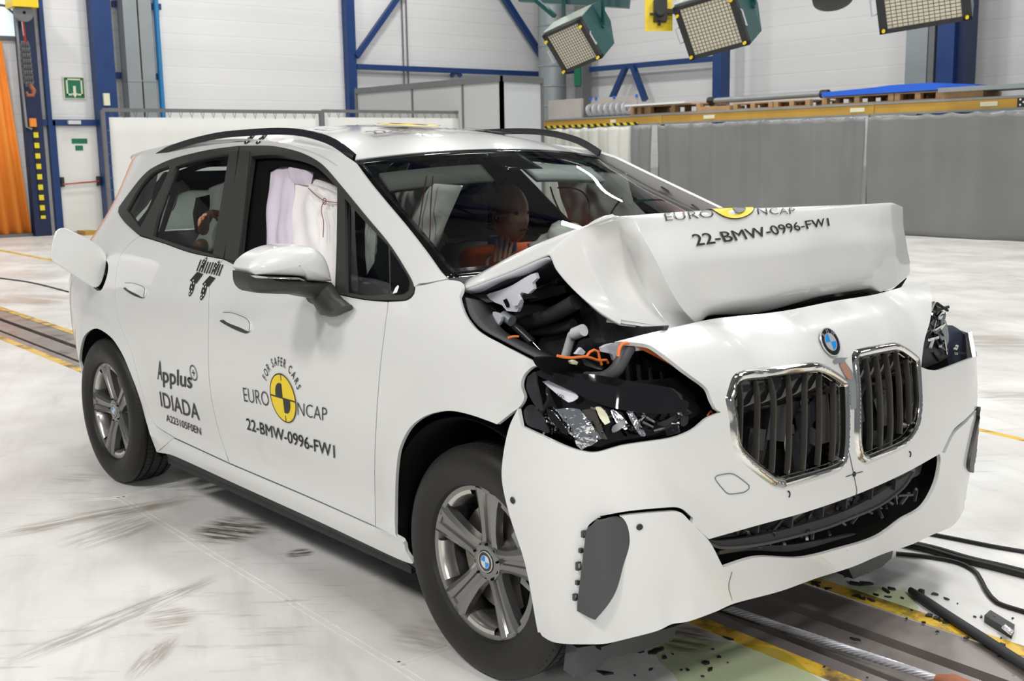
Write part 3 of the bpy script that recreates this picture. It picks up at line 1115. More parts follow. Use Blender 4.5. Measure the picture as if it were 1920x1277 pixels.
# hall corner ducts and right wall steel
def yx(px, py, y):
    return Hh(px, py, 'y', y)
a = Hh(1018, 60, 'y', 16.9); b = Hh(1052, 60, 'y', 16.9)
p_ = MB(); c = (a + b) / 2; p_.tube([(c.x, 16.9, 0), (c.x, 16.9, 9)], (b - a).length / 2, 20)
for i in range(6):
    p_.lathe([((b - a).length / 2 + .001, 0), ((b - a).length / 2 + .02, .03), ((b - a).length / 2 + .001, .06)], Matrix.Translation((c.x, 16.9, 2.1 + i * .5)), 20)
top_label(p_.build('round_duct', M['duct'], None, True), 'round grey duct rising in the hall corner', 'duct')
def rcol(l, r, py, y, dp, m, name, lab, cat):
    p_ = MB(); a, b = yx(l, py, y), yx(r, py, y)
    p_.box((a.x, y, 0), (b.x, y + dp, 9)); top_label(p_.build(name, M[m]), lab, cat)
rcol(1078, 1092, 160, 17.1, .3, 'frame_grey', 'dark_upright', 'dark grey post with a green upper band near the hall corner', 'post')
p_ = MB(); a, b = yx(1077.5, 140, 17.08), yx(1089, 140, 17.08); p_.box((a.x, 17.06, yx(1080, 161, 17.08).z), (b.x, 17.1, yx(1080, 120, 17.08).z)); top_label(p_.build('green_panel_strip', M['green_sign']), 'green strip on the dark post near the hall corner', 'strip')
rcol(1336, 1352, 120, 16.9, .3, 'blue', 'steel_column', 'blue column under the middle floodlight', 'column')
rcol(1698, 1738, 100, 16.7, .6, 'duct', 'air_duct', 'wide grey duct left of the big blue column', 'duct')
rcol(1740, 1751, 100, 16.7, .3, 'frame_grey', 'dark_upright', 'dark strip for the shaded gap between the wide grey duct and blue column', 'post')  # dark slab painting the shade of the gap beside the duct
rcol(1756, 1788, 100, 16.6, .4, 'blue', 'steel_column', 'big blue column beneath the right floodlight', 'column')
rcol(1789, 1809, 100, 16.7, .4, 'navy_steel', 'steel_column', 'dark blue flange right of the big blue column', 'column')
p_ = MB(); a, b = yx(1054, 135, 17.4), yx(1340, 110, 17.4); p_.bar(a, b, .12, .12); top_label(p_.build('steel_beam', M['blue']), 'blue beam on the right wall above the pallets', 'beam')
mid = yx(1180, 125, 17.35)
for px, s_ in ((1146, 'left'), (1210, 'right')):
    p_ = MB(); p_.bar(mid + Vector((-.12 if s_ == 'left' else .12, 0, 0)), yx(px, 188, 17.35), .12, .12); top_label(p_.build('brace', M['blue']), '%s leg of the V-shaped blue brace above the pallets' % s_, 'brace')

# ---- storage rack with curtains
YK = 14.4
def kx(px, py):
    return yx(px, py, YK)
rk = empty('storage_rack', (-9, YK, 0)); top_label(rk, 'long storage rack with yellow beams and grey deck', 'rack')
def rel(p, o=(-9, YK, 0)):
    return Vector(p) - Vector(o)
xs = [kx(1020, 230).x, kx(1238, 220).x, kx(1634, 200).x, 2.5]
for i in range(3):
    p_ = MB(); p_.box(rel((xs[i] + .06, YK, 2.02)), rel((xs[i + 1] - .06, YK + .05, 2.17))); p_.build('beam', M['rack_yellow'], rk)
    p_ = MB(); p_.box(rel((xs[i] + .0, YK - .02, 2.17)), rel((xs[i + 1], YK + 1.6, 2.205))); p_.build('deck', M['duct'], rk)
    p_ = MB(); p_.box(rel((xs[i] + .02, YK - .03, 1.985)), rel((xs[i + 1] - .02, YK + .0, 2.02))); p_.build('curtain_rail', M['duct'], rk)
for x in xs[:3]:
    for yy in (0, 1.5):
        p_ = MB(); p_.box(rel((x - .05, YK + yy, 0)), rel((x + .05, YK + yy + .08, 2.17))); p_.build('upright', M['black'], rk)  # black stands in for the shaded gap between the curtains
        p_ = MB(); p_.box(rel((x - .055, YK + yy - .01, 1.98)), rel((x + .055, YK + yy + .085, 2.175))); p_.build('upright_head', M['rack_yellow'], rk)
p_ = MB(); p_.box(rel((xs[0], YK - .045, 2.0)), rel((kx(1198, 228).x, YK - .03, 2.055))); p_.build('hazard_tape', M['hazard'], rk)
for (px, py) in ((1150, 214), (1330, 210), (1608, 203), (1855, 188)):
    p_ = MB(); q = kx(px, py); w = .14 if px > 1300 else .08
    p_.box(rel((q.x - w, YK - .012, 2.06)), rel((q.x + w, YK, 2.13))); p_.build('load_label', M['cream'], rk)
p_ = MB(); q = kx(1919, 187); p_.box(rel((q.x - .09, YK - .012, 2.03)), rel((q.x + .2, YK, 2.16))); p_.build('target_plate', M['ink'], rk)
p_ = MB()
for (dx, dz) in ((-.05, .03), (.0, .07), (.05, .03), (-.05, .11), (.05, .11)):
    p_.lathe([(0, 0), (.016, 0), (.016, .004)], Matrix.Translation(rel((q.x + dx + .01, YK - .014, 2.03 + dz))) @ Matrix.Rotation(PI / 2, 4, 'X'), 10)
p_.build('target_dots', M['ink2'], rk)

def curtain(x0, x1, m, lab, amp=.05, freq=3.0, seed=0, zt=1.99):
    rnd = random.Random(seed)
    ph = [rnd.uniform(0, 6.3) for _ in range(6)]
    n = max(20, int((x1 - x0) / .035))
    rows = []
    for j in range(25):
        z = .015 + (zt - .015) * j / 24
        row = []
        for i in range(n + 1):
            x = x0 + (x1 - x0) * i / n
            f = 1 if z < zt - .25 else 1
            d = amp * (.6 * math.sin(freq * 2.1 * x + ph[0]) + .4 * math.sin(freq * 4.7 * x + ph[1]) + .25 * math.sin(freq * 9.1 * x + ph[2]) * z / 2)
            d += .02 * math.sin(3 * z + 2.2 * x + ph[3])
            sag = .035 * abs(math.sin(x * PI / .45 + ph[4])) * smooth(zt - .3, zt, z)
            row.append(Vector((x - x0, d, z - sag)))
        rows.append(row)
    g = grid('rack_curtain', rows, M[m], None, thick=.004, ang=80)
    g.location = (x0, YK - .09 - amp * 1.3, 0)
    top_label(g, lab, 'curtain')
curtain(xs[0] + .05, kx(1190, 300).x, 'white_curtain', 'whitish plastic curtain hanging under the hazard tape', .05, 4.5, 1)
curtain(kx(1192, 300).x, xs[1] - .1, 'grey_curtain', 'narrow grey curtain right of the whitish one', .05, 5, 2)
curtain(xs[1] + .08, xs[2] - .04, 'grey_curtain', 'wide grey plastic curtain below the long yellow beam', .042, 2.4, 3)
curtain(xs[2] + .05, xs[3], 'grey_curtain', 'grey plastic curtain at the right edge of the rack', .036, 1.8, 4)

# ---- things stored on the rack
def pallet(x0, x1, y0, z0, m='wood', lab='', h=.13, dy=.9):
    r = empty('pallet', (x0, y0, z0)); top_label(r, lab, 'pallet', 'wooden pallets on the rack')
    w = x1 - x0
    p_ = MB()
    for i in range(6):
        yy = dy * i / 6
        p_.box((0, yy, h - .02), (w, yy + dy / 8, h))
    p_.build('top_board', M[m], r)
    for i in range(3):
        xx = (w - .1) * i / 2
        for yy in (0, dy / 2 - .05, dy - .1):
            p_ = MB(); p_.box((xx, yy, .02), (xx + .1, yy + .1, h - .02))
            p_.build('block', M[m], r)
    p_ = MB()
    for yy in (0, dy / 2 - .05, dy - .1):
        p_.box((0, yy, 0), (w, yy + .1, .02))
    p_.build('bottom_board', M[m], r)
    return r
ZD = 2.205
pallet(kx(1173, 205).x, kx(1205, 205).x, YK + .15, ZD, 'wood', 'dark wooden pallet end under the white sheet', .17)
pallet(kx(1207, 205).x, kx(1306, 205).x, YK + .1, ZD, 'wood', 'pale wooden pallet right of the coiled springs', .17)
pallet(kx(1368, 200).x, kx(1442, 200).x, YK + .1, ZD, 'wood', 'dark pallet under the grey pipe, left one', .12)
pallet(kx(1444, 200).x, kx(1512, 196).x, YK + .1, ZD, 'wood', 'dark pallet under the grey pipe, right one', .12)
pallet(kx(1538, 190).x, kx(1672, 182).x, YK + .05, ZD, 'wood', 'pallet carrying the left end of the blue foam pad', .14)
pallet(kx(1674, 185).x, kx(1762, 180).x, YK + .05, ZD, 'wood', 'pallet carrying the right part of the blue foam pad', .14)
p_ = MB(); x0, x1 = kx(1022, 200).x, kx(1084, 200).x; p_.box((x0, YK + .1, ZD), (x1, YK + .16, ZD + .42)); top_label(p_.build('plywood_board', M['ply']), 'pale grey plywood board standing on the left of the rack', 'board')
p_ = MB(); x0, x1 = kx(1086, 200).x, kx(1172, 200).x; p_.box((x0, YK + .35, ZD), (x1, YK + .4, ZD + .42)); bb = p_.build('spring_crate', M['ply']); top_label(bb, 'pale crate panel with blue clips behind the steel coils', 'crate')
for px in (1086, 1096, 1130, 1172):
    c_ = MB(); q = kx(px, 180); c_.box((q.x - .03, YK + .33, ZD + .38), (q.x + .03, YK + .35, ZD + .44)); c_.build('blue_clip', M['pad'], bb)
for i in range(7):
    c_ = MB(); q = kx(1096 + i * 11, 208); ring = []
    R_ = Matrix.Translation((q.x, YK + .2, ZD + .15)) @ Matrix.Rotation(PI / 2 - .25, 4, 'Y')
    c_.lathe([(.07, -.03), (.14, -.035), (.145, 0), (.14, .035), (.07, .03)], R_, 24, closed=True)
    top_label(c_.build('steel_coil', M['wire'], None, True), ('leftmost', 'second from left', 'third from left', 'middle', 'third from right', 'second from right', 'rightmost')[i] + ' shiny steel coil in the row before the crate panel', 'coil', 'steel coils in a row on the rack')
p_ = MB(); p_.box((kx(1177, 190).x, YK - .1, ZD + .175), (kx(1290, 190).x, YK + .8, ZD + .21)); top_label(p_.build('white_sheet', M['canvas']), 'thin white sheet lying across two pallets', 'sheet')
p_ = MB(); a, b = kx(1310, 188), kx(1540, 176); p_.tube([(a.x, YK + .4, ZD + .21), (b.x - .2, YK + .4, ZD + .22)], .055, 14)
pp = p_.build('steel_pipe', M['duct'], None, True); top_label(pp, 'long grey pipe with black coupling resting on dark pallets', 'pipe')
for t_ in (0, 1):
    c_ = MB(); q = (a if t_ == 0 else b); c_.tube([(q.x - .09 - .2 * t_, YK + .4, ZD + .215), (q.x + .07 - .2 * t_, YK + .4, ZD + .215)], .075, 8); c_.build('coupling', M['dark'], pp, sm=False)
p_ = MB(); x0, x1, x2 = kx(1542, 175).x, kx(1745, 160).x, kx(1830, 165).x
prof = [(x0, ZD + .145), (x1, ZD + .15), (x2, ZD + .15), (x2, ZD + .2), (x1, ZD + .27), ((x0 + x1) / 2 + .3, ZD + .27), ((x0 + x1) / 2, ZD + .25), (x0, ZD + .22)]
p_.prism([(x, YK - .02, z) for x, z in prof], (0, 1.0, 0)); top_label(p_.build('foam_pad', M['pad']), 'bright blue foam pad lying on two pallets', 'pad')
p_ = MB(); x0 = kx(1768, 168).x; p_.box((x0, YK - .15, ZD + .1), (x0 + 5.5, YK + .5, ZD + .17)); top_label(p_.build('flat_beam', M['duct']), 'long flat grey metal beam at the right end of the rack', 'beam')
p_ = MB(); x0 = kx(1764, 180).x; p_.box((x0, YK + .02, ZD), (x0 + .7, YK + .6, ZD + .1)); top_label(p_.build('wooden_block', M['wood']), 'wooden block propping the flat grey beam', 'block')
p_ = MB(); x0 = kx(1300, 190).x; x1 = kx(1365, 190).x; p_.box((x0 + .1, YK + .05, ZD), (x1, YK + .5, ZD + .09)); top_label(p_.build('cardboard_box', M['wood']), 'flat brown box between the pale and dark pallets', 'box')


# ---- floodlights
def floodlight(cx, cy, dist, wpx, hpx, lab, yaw, tilt, roll):
    """built in its own frame: glass looks along -Z of M, sides teal"""
    c = CAMW + dir_w(cx, cy) * dist
    r = empty('floodlight', c); top_label(r, lab, 'floodlight', 'hall floodlights')
    s = dist / FPX
    w, h = wpx * s / 2, hpx * s / 2
    R_ = (Matrix((RW, UW, -FW)).transposed() @ Matrix.Rotation(roll, 3, 'Z') @ Matrix.Rotation(yaw, 3, 'Y') @ Matrix.Rotation(tilt, 3, 'X')).to_4x4()
    def T_(x, y, z):
        return R_ @ Vector((x, y, z))
    fr = MB()
    for (x0, y0, x1, y1) in ((-w, -h, w, -h * .86), (-w, h * .86, w, h), (-w, -h, -w * .82, h), (w * .80, -h, w, h)):
        fr.box((x0, y0, 0), (x1, y1, .05), R_)
    fr.build('front_frame', M['dark'], r)
    gb = MB(); gb.box((-w * .82, -h * .86, .005), (w * .80, h * .86, .03), R_); gb.build('lamp_glass', M['lampface'], r)
    gr = MB(); n = 14
    for i in range(n + 1):
        x = -w * .82 + w * 1.62 * i / n
        gr.box((x - .002, -h * .86, .031), (x + .002, h * .86, .036), R_)
        y = -h * .86 + h * 1.72 * i / n
        gr.box((-w * .82, y - .002, .031), (w * .8, y + .002, .036), R_)
    gr.build('wire_guard', M['frame_grey'], r)
    hs = MB(); d = w * 2.0
    P0 = [T_(x, y, 0) for x, y in ((-w, -h), (w, -h), (w, h), (-w, h))]
    P1 = [T_(x, y, -d * .55) for x, y in ((-w, -h * 1.0), (w, -h * 1.0), (w, h), (-w, h))]
    P2 = [T_(x, y, -d) for x, y in ((-w * .8, -h * .25), (w * .8, -h * .25), (w * .8, h * .8), (-w * .8, h * .8))]
    V = P0 + P1 + P2
    F = []
    for k_ in (0, 4):
        for i in range(4):
            F.append((k_ + i, k_ + (i + 1) % 4, k_ + 4 + (i + 1) % 4, k_ + 4 + i))
    F += [(8, 9, 10, 11), (3, 2, 1, 0)]
    hs.add(V, F); hs.build('housing', M['teal'], r)
    tp = MB(); tp.add([T_(-w, h * 1.01, 0), T_(w, h * 1.01, 0), T_(w, h * 1.01, -d * .5), T_(-w, h * 1.01, -d * .5), T_(-w, h * 1.06, 0), T_(w, h * 1.06, 0), T_(w, h * 1.06, -d * .5), T_(-w, h * 1.06, -d * .5)],
                      [(0, 1, 2, 3), (7, 6, 5, 4), (0, 4, 5, 1), (1, 5, 6, 2), (2, 6, 7, 3), (3, 7, 4, 0)]); tp.build('top_cover', M['teal_pale'], r)
    for sx_ in (-1, 1):
        hd = MB(); hd.tube([T_(w * sx_, -h * .3, .0), T_(w * sx_ * 1.12, -h * .3, .06), T_(w * sx_ * 1.12, h * .25, .06), T_(w * sx_, h * .25, .0)], .007, 6); hd.build('handle', M['wire'], r, sm=True)
        for sy_ in (-.86, .7):
            kn = MB(); c_ = T_(w * .9 * sx_, h * sy_, .06); kn.tube([c_, c_ + R_.to_3x3() @ Vector((0, 0, .03))], .014, 8); kn.build('yellow_clamp', M['yellow'], r, sm=True)
    yk = MB(); yk.bar(T_(w * 1.03, 0, -d * .5), T_(w * 1.03, h * .2, -d * .5) + Vector((0, 0, 1.6)), .05, .015)
    yk.bar(T_(-w * 1.03, 0, -d * .5), T_(-w * 1.03, h * .2, -d * .5) + Vector((0, 0, 1.6)), .05, .015)
    yk.tube([T_(w * 1.0, 0, -d * .5), T_(w * 1.08, 0, -d * .5)], .03, 12)
    yk.build('yoke', M['teal'], r)
    return r
floodlight(1076, 84, 11, 92, 84, 'dark green floodlight tilted down, leftmost of three', -.72, .55, .22)
floodlight(1336, 46, 10, 122, 106, 'dark green floodlight tilted down, middle of three', -.62, .5, .12)
floodlight(1730, -6, 9, 165, 110, 'dark green floodlight cut by the top edge, rightmost of three', -.45, .5, .06)
p_ = MB(); c = CAMW + dir_w(1235, 28) * 10.5; u = .12
R_ = Matrix((RW, UW, -FW)).transposed()
yp = empty('target_plate', c); top_label(yp, 'yellow plate carrying a small black camera between two floodlights', 'plate')
p_.box((-.13, -.15, -.01), (.13, .15, 0), R_.to_4x4()); p_.build('yellow_panel', M['yellow'], yp)
p_ = MB(); p_.box((-.05, -.07, 0), (.07, .13, .08), R_.to_4x4()); p_.box((-.09, -.02, .05), (.02, .0, .07), R_.to_4x4()); p_.box((.07, 0, .02), (.2, .04, .06), R_.to_4x4()); p_.tube([R_ @ Vector((0, 0, .08)), R_ @ Vector((0, 0, .14))], .04, 12); p_.tube([R_ @ Vector((0, -.11, .04)), R_ @ Vector((0, 2, .04))], .015, 8); p_.build('camera_body', M['dark'], yp)
c = CAMW + dir_w(1561, -7) * 9.5
p_ = MB(); p_.lathe([(0.0, -.06), (.12, -.06), (.165, -.04), (.17, 0), (.165, .04), (.12, .06), (0, .06)], R_.to_4x4() @ Matrix.Rotation(PI / 2 - .3, 4, 'X'), 32)
wl = p_.build('hoist_wheel', M['dark'], None, True); wl.location = c; top_label(wl, 'dark round wheel hanging at the top edge of the picture', 'wheel')
p_ = MB(); p_.bar(CAMW + dir_w(975, -6) * 11.5, CAMW + dir_w(1180, 6) * 11.2, .1, .1); p_.bar(CAMW + dir_w(1005, 0) * 11.2, CAMW + dir_w(1040, 30) * 11.1, .05, .04); top_label(p_.build('lamp_rail', M['teal']), 'dark rail holding the leftmost floodlight', 'rail')

# ---- on the floor
for (pts, r, lab) in [([(1738, 1000), (1800, 1012), (1860, 1024), (1930, 1036)], .008, 'thin black cable at the upper right of the floor litter'),
                      ([(1688, 1018), (1740, 1030), (1800, 1048), (1860, 1062), (1930, 1080)], .013, 'thick black cable running to the right edge'),
                      ([(1680, 1038), (1740, 1044), (1800, 1056), (1832, 1075), (1848, 1105), (1870, 1130), (1930, 1150)], .008, 'black cable bending down in an S towards the right edge'),
                      ([(-20, 519), (60, 530), (132, 548)], .008, 'thin dark cable on the floor behind the car, left edge')]:
    P = [Hh(*p, 'z', r) for p in curve(pts, False, 12)]
    c_ = MB(); c_.tube(P, r, 8)
    if 'thick' in lab:
        c_.tube([p + Vector((0.02, 0.03, 0)) for p in P], r * .8, 8)
    top_label(c_.build('floor_cable', M['rubber'], None, True), lab, 'cable')
# pulling rope in the track
A, B = Hh(1330, 1130, 'z', .015), Hh(1775, 1280, 'z', .02)
B = Vector((B.x, A.y + (B.y - A.y), .02))
c_ = MB(); L_ = (B - A).length; d = (B - A).normalized(); u = d.cross(Vector((0, 0, 1))).normalized(); v = u.cross(d)
c_.tube([A, B], .005, 8)
for k_ in range(6):
    n_ = int(L_ / .006)
    c_.tube([A + d * (L_ * i / n_) + (u * math.cos(i * .34 + k_ * PI / 3) + v * math.sin(i * .34 + k_ * PI / 3)) * .0085 for i in range(n_ + 1)], .0042, 5)
ro = c_.build('pulling_rope', M['wire'], None, True); top_label(ro, 'twisted steel rope lying along the floor track', 'rope')
f_ = MB(); f_.tube([B - d * .03, B + d * .02, B + d * .05, B + d * .25], [.014, .03, .026, .026], 12); f_.build('rusty_socket', M['rusty'], ro, sm=True)

def blob(pts, z=.0035):
    return [Hh(*p, 'z', z) for p in curve(pts, True, 12)]
def puddle_mat():
    m, t, b = nt('thin_green_coolant')
    t.nodes.remove(b)
    out = t.nodes['Material Output']
    tr = t.nodes.new('ShaderNodeBsdfTransparent'); tr.inputs[0].default_value = (.90, .96, .78, 1)
    gl = t.nodes.new('ShaderNodeBsdfGlossy'); gl.inputs['Roughness'].default_value = .08
    mx = t.nodes.new('ShaderNodeMixShader'); mx.inputs[0].default_value = .08
    t.links.new(tr.outputs[0], mx.inputs[1]); t.links.new(gl.outputs[0], mx.inputs[2]); t.links.new(mx.outputs[0], out.inputs[0])
    return m
M['coolant'] = puddle_mat()
for pts, lab in [([(1230, 1215), (1262, 1196), (1330, 1200), (1400, 1208), (1470, 1222), (1520, 1262), (1560, 1300), (1400, 1310), (1290, 1300), (1262, 1262), (1236, 1240)], 'pale green coolant puddle under the front of the car'),
                 ([(1585, 1098), (1640, 1100), (1700, 1110), (1722, 1140), (1715, 1160), (1650, 1130), (1600, 1112)], 'small pale green puddle beyond the yellow line')]:
    P = blob(pts, .002)
    mb = MB(); n = len(P); mb.add(P, [tuple(range(n))] if (P[1] - P[0]).cross(P[2] - P[1]).z > 0 else [tuple(range(n - 1, -1, -1))])
    top_label(mb.build('coolant_puddle', M['coolant']), lab, 'puddle')

rnd = random.Random(3)
def shard(px, py, s, lab, asp=1.0, ang=None):
    c = Hh(px, py, 'z', 0)
    n = rnd.randint(3, 6); a0 = rnd.uniform(0, 6.3) if ang is None else ang
    P = []
    for i in range(n):
        a = 2 * PI * i / n + rnd.uniform(-.4, .4)
        r = s * rnd.uniform(.5, 1.15)
        x, y = r * math.cos(a), r * math.sin(a) * asp
        P.append((x * math.cos(a0) - y * math.sin(a0), x * math.sin(a0) + y * math.cos(a0)))
    mb = MB(); v = [Vector((x, y, .001 + abs(x) * .15)) for x, y in P]
    mb.prism(v, (0, 0, .003 + s * .12))
    o_ = mb.build('plastic_shard', M['darkgloss'] if rnd.random() < .5 else M['dark']); o_.location = c
    top_label(o_, lab, 'debris', 'black plastic shards on the floor')
SH = [(1590, 1082, .016), (1605, 1098, .035, .35), (1626, 1096, .025), (1662, 1110, .03, .3), (1672, 1106, .015), (1607, 1120, .022), (1617, 1124, .016), (1634, 1128, .018, .4), (1642, 1117, .014, .4), (1666, 1121, .012, .3), (1534, 1101, .022, .5), (1553, 1106, .014), (1692, 1123, .008), (1626, 1075, .006), (1530, 1096, .02),
      (1753, 1116, .016), (1775, 1125, .015, .4), (1795, 1133, .004), (1712, 1112, .006), (1742, 1157, .018), (1756, 1162, .014), (1763, 1166, .007), (1773, 1168, .016), (1700, 1162, .008), (1710, 1146, .006), (1732, 1169, .009), (1758, 1186, .008), (1812, 1198, .010, .5), (1827, 1158, .010, .5), (1840, 1158, .010, .5), (1898, 1161, .008, .5), (1877, 1198, .008, .4), (1855, 1056, .005), (1869, 1228, .022, .5), (1604, 1202, .022, .4),
      (1247, 1235, .018), (1323, 1245, .016), (1332, 1257, .013), (1348, 1234, .010), (1364, 1244, .004), (1290, 1258, .008), (1278, 1258, .005), (1318, 1270, .006), (1337, 1219, .007), (1366, 1200, .018, .2), (1232, 1222, .03, .5), (1200, 1223, .014), (1262, 1228, .006), (1224, 1226, .014), (1221, 1257, .010, .4), (1135, 1265, .022, .5), (1191, 1268, .006), (1546, 1252, .007), (1626, 1272, .004)]
LABS = {0: 'small black plastic shard on the floor under the bumper edge'}
ORD = ['leftmost'] + [w + ' from the left' for w in ('second third fourth fifth sixth seventh eighth ninth tenth eleventh twelfth thirteenth fourteenth fifteenth sixteenth seventeenth eighteenth nineteenth twentieth').split()]
ZN = [0, 0, 0]
SH.sort()
for s_ in SH:
    x, y, s1 = s_[:3]
    zi = 0 if x < 1400 else 1 if x < 1700 else 2
    ZN[zi] += 1
    zone = ('beside the green puddle' , 'by the yellow line below the bumper', 'around the long black strip')[zi]
    shard(x, y, s1, '%s %s black shard %s' % (ORD[ZN[zi] - 1], 'tiny' if s1 < .009 else 'small' if s1 < .018 else 'large', zone), s_[3] if len(s_) > 3 else .8)

# long black strip and broken lamp piece
P = [Hh(*p, 'z', .016) for p in curve([(1707, 1106), (1760, 1142), (1830, 1187), (1920, 1245), (1960, 1270)], False, 15)]
rows = []
for i, p in enumerate(P):
    d = (P[min(i + 1, len(P) - 1)] - P[max(i - 1, 0)]).normalized(); n = d.cross(Vector((0, 0, 1))).normalized()
    e_ = min(1, .45 + i * .3)
    rows.append([p + n * (math.cos(a) * .021 * e_) + Vector((0, 0, math.sin(a) * .012 - .002)) for a in [2 * PI * q / 12 for q in range(12)]])
g = grid('trim_strip', rows, M['dark'], None, wrap=True); top_label(g, 'long black plastic trim strip lying on the white floor', 'strip')
for px, py in ((1727, 1110), (1790, 1162), (1843, 1196), (1878, 1212)):
    c_ = MB(); q = Hh(px, py, 'z', .012); c_.box(q - Vector((.008, .006, .012)), q + Vector((.008, .008, .008))); c_.build('clip', M['dark'], g)
pc = empty('lamp_fragment', Hh(1872, 1176, 'z', 0)); top_label(pc, 'broken black lamp fragment with clear end near the strip', 'debris')
l0 = Vector(pc.location)
P = [Hh(*p, 'z', .002) - l0 for p in ((1845, 1166), (1856, 1156), (1902, 1184), (1897, 1198))]
c_ = MB(); c_.prism(P, (0, 0, .022)); c_.build('casing', M['darkgloss'], pc)
P = [Hh(*p, 'z', .025) - l0 for p in ((1878, 1178), (1885, 1172), (1900, 1184), (1895, 1192))]
c_ = MB(); c_.prism(P, (0, 0, .004)); c_.build('clear_lens', M['reflector'], pc)

# ================================================================== THE CAR (its own frame: x forward, y to its left, z up)
car = empty('car', (0, 0, 0), YAW)
tag(car, 'white crash-tested compact car with crumpled bonnet and twin kidney grille', 'car')

PROF = Pchip([(0.10, .74), (0.17, .815), (0.23, .868), (0.30, .882), (0.345, .868), (0.40, .871), (0.50, .890), (0.62, .908),
              (0.75, .915), (0.86, .909), (0.94, .894), (1.02, .870), (1.08, .845), (1.16, .803), (1.26, .748),
              (1.36, .692), (1.46, .632), (1.52, .590), (1.60, .53)])


def side_y(x, z):
    w = PROF(z)
    t = max(0.0, (0.30 - x) / 1.16)
    k = 0.24 + 0.50 * smooth(0.88, 1.36, z)
    w *= 1 - k * t ** 3.0
    f = smooth(2.35, 2.85, x)
    w -= f * 1.2 * max(0.0, z - 0.93) ** 1.7
    w -= 0.10 * max(0.0, x - 2.85)
    for cx in (0.0, 2.66):                                   # flared arch lips
        r = math.hypot(x - cx, z - 0.335)
        if z > 0.3:
            w += 0.014 * math.exp(-((r - 0.43) / 0.07) ** 2)
    w += 0.006 * math.exp(-((z - (0.90 + 0.035 * x)) / 0.02) ** 2) * smooth(-.5, 0, x) * (1 - smooth(2.0, 2.6, x))
    return w


SIDE = Skin(lambda u, v: (u, -side_y(u, v), v), -0.87, 3.02, 0.12, 1.56, 190, 84)

ROOFX = Pchip([(-.85, 1.42), (-.6, 1.488), (-.3, 1.540), (0, 1.572), (.35, 1.592), (.75, 1.598), (1.1, 1.585), (1.35, 1.560), (1.55, 1.524), (1.72, 1.481), (1.9, 1.44)])


def roof_fn(x, y):
    return (x, y, ROOFX(x) - (0.05 - .008 * smooth(1.3, 1.7, x)) * (y / 0.60) ** 2 - 0.012 * abs(y / .62) ** 6)


ROOF = Skin(roof_fn, -0.85, 1.85, -0.66, 0.66, 90, 44)

# front: plan curve seen from above, pushed in by the barrier
PLAN = [(2.70, -.925), (2.80, -.938), (2.92, -.937), (3.03, -.915), (3.12, -.865), (3.185, -.78), (3.225, -.66), (3.255, -.45), (3.272, -.22), (3.280, 0),
        (3.278, .22), (3.268, .45), (3.252, .64), (3.238, .76), (3.205, .868), (3.14, .94), (3.00, .975), (2.80, .96)]
pl_ = curve(PLAN, False, 0.02)
arc = [0.0]
for i in range(1, len(pl_)):
    arc.append(arc[-1] + float(np.linalg.norm(pl_[i] - pl_[i - 1])))
pxs = Pchip([(a, float(p[0])) for a, p in zip(arc, pl_)])
pys = Pchip([(a, float(p[1])) for a, p in zip(arc, pl_)])
UC0 = min(range(len(pl_)), key=lambda i: abs(pl_[i][1]))
UMID = arc[UC0]
DX = Pchip([(0.08, -.12), (.16, -.06), (.24, -.025), (.32, -.008), (.45, .003), (.60, .004), (.75, -.008), (.84, -.024), (.90, -.046), (.95, -.082), (.99, -.135), (1.02, -.205), (1.035, -.30), (1.05, -.40)])
KY = Pchip([(0.08, .90), (.16, .945), (.28, .972), (.45, .99), (.62, 1.0), (.75, .995), (.85, .975), (.95, .945), (1.05, .91)])


def front_fn(u, z):
    x, y = pxs(u), pys(u)
    t = min(1.0, abs(y) / .94)
    x += DX(z) * (1 - .35 * t ** 3)
    # crumple: shallow folds in the nose, and a dent over the near lamp
    top = smooth(.80, .95, z)
    x += -0.030 * top * math.exp(-((y + .33 + .5 * (z - .9)) / .07) ** 2) + 0.020 * top * math.exp(-((y + .18) / .08) ** 2)
    x += -0.022 * top * math.exp(-((y - .46 - .4 * (z - .9)) / .06) ** 2) + 0.012 * top * math.exp(-((y - .30) / .07) ** 2)
    x += 0.006 * math.sin(9 * y + 2) * top
    return (x, y * KY(z), z)


FRONT = Skin(front_fn, 0.0, arc[-1], 0.10, 1.04, 200, 80)


def both(name, loop, matname, holes=(), skin=None, **k):
    s = skin or SIDE
    a = panel(name, s, loop, M[matname], car, holes=holes, **k)
    b = panel(name, s, loop, M[matname], car, holes=holes, mirror=True, **k)
    return a, b


def L(pts, closed=False, step=6.0, skin=None):
    return px_loop(skin or SIDE, pts, step, closed)


# ---- outlines on the side (photo pixels)
DLO_TOP = [(224, 389), (242, 364), (265, 334.6), (285, 316.5), (324.5, 298.4), (390, 282), (449.5, 273.8)]
DLO_TOP2 = [(449.5, 273.8), (505, 273.8), (538, 278.7), (571, 288.6), (604, 308), (637, 344.5), (686, 404), (733, 461), (771, 522), (777, 538)]
DLO_BOT = [(777, 538), (776, 550), (764, 561.5), (725, 563.5), (686, 561.6), (637, 552), (560, 532), (459, 504), (416.6, 487.6), (357, 473), (308, 456), (258.7, 440)]
DLO_END = [(258.7, 440), (234, 417), (222.5, 399), (224, 389)]
ARCH_R = [(149, 720), (148, 690), (149, 670), (152, 648), (158, 630), (170, 619), (182.6, 616), (197.7, 624), (213, 637.6), (230, 665), (245, 700), (260, 740), (270, 775), (280, 810), (294, 848)]
ARCH_F = [(754, 1013), (742, 999), (742, 922), (744, 881), (750, 841), (768, 804.5), (792.6, 784), (821, 774), (849, 772), (881.7, 779), (914, 790), (932, 797)]
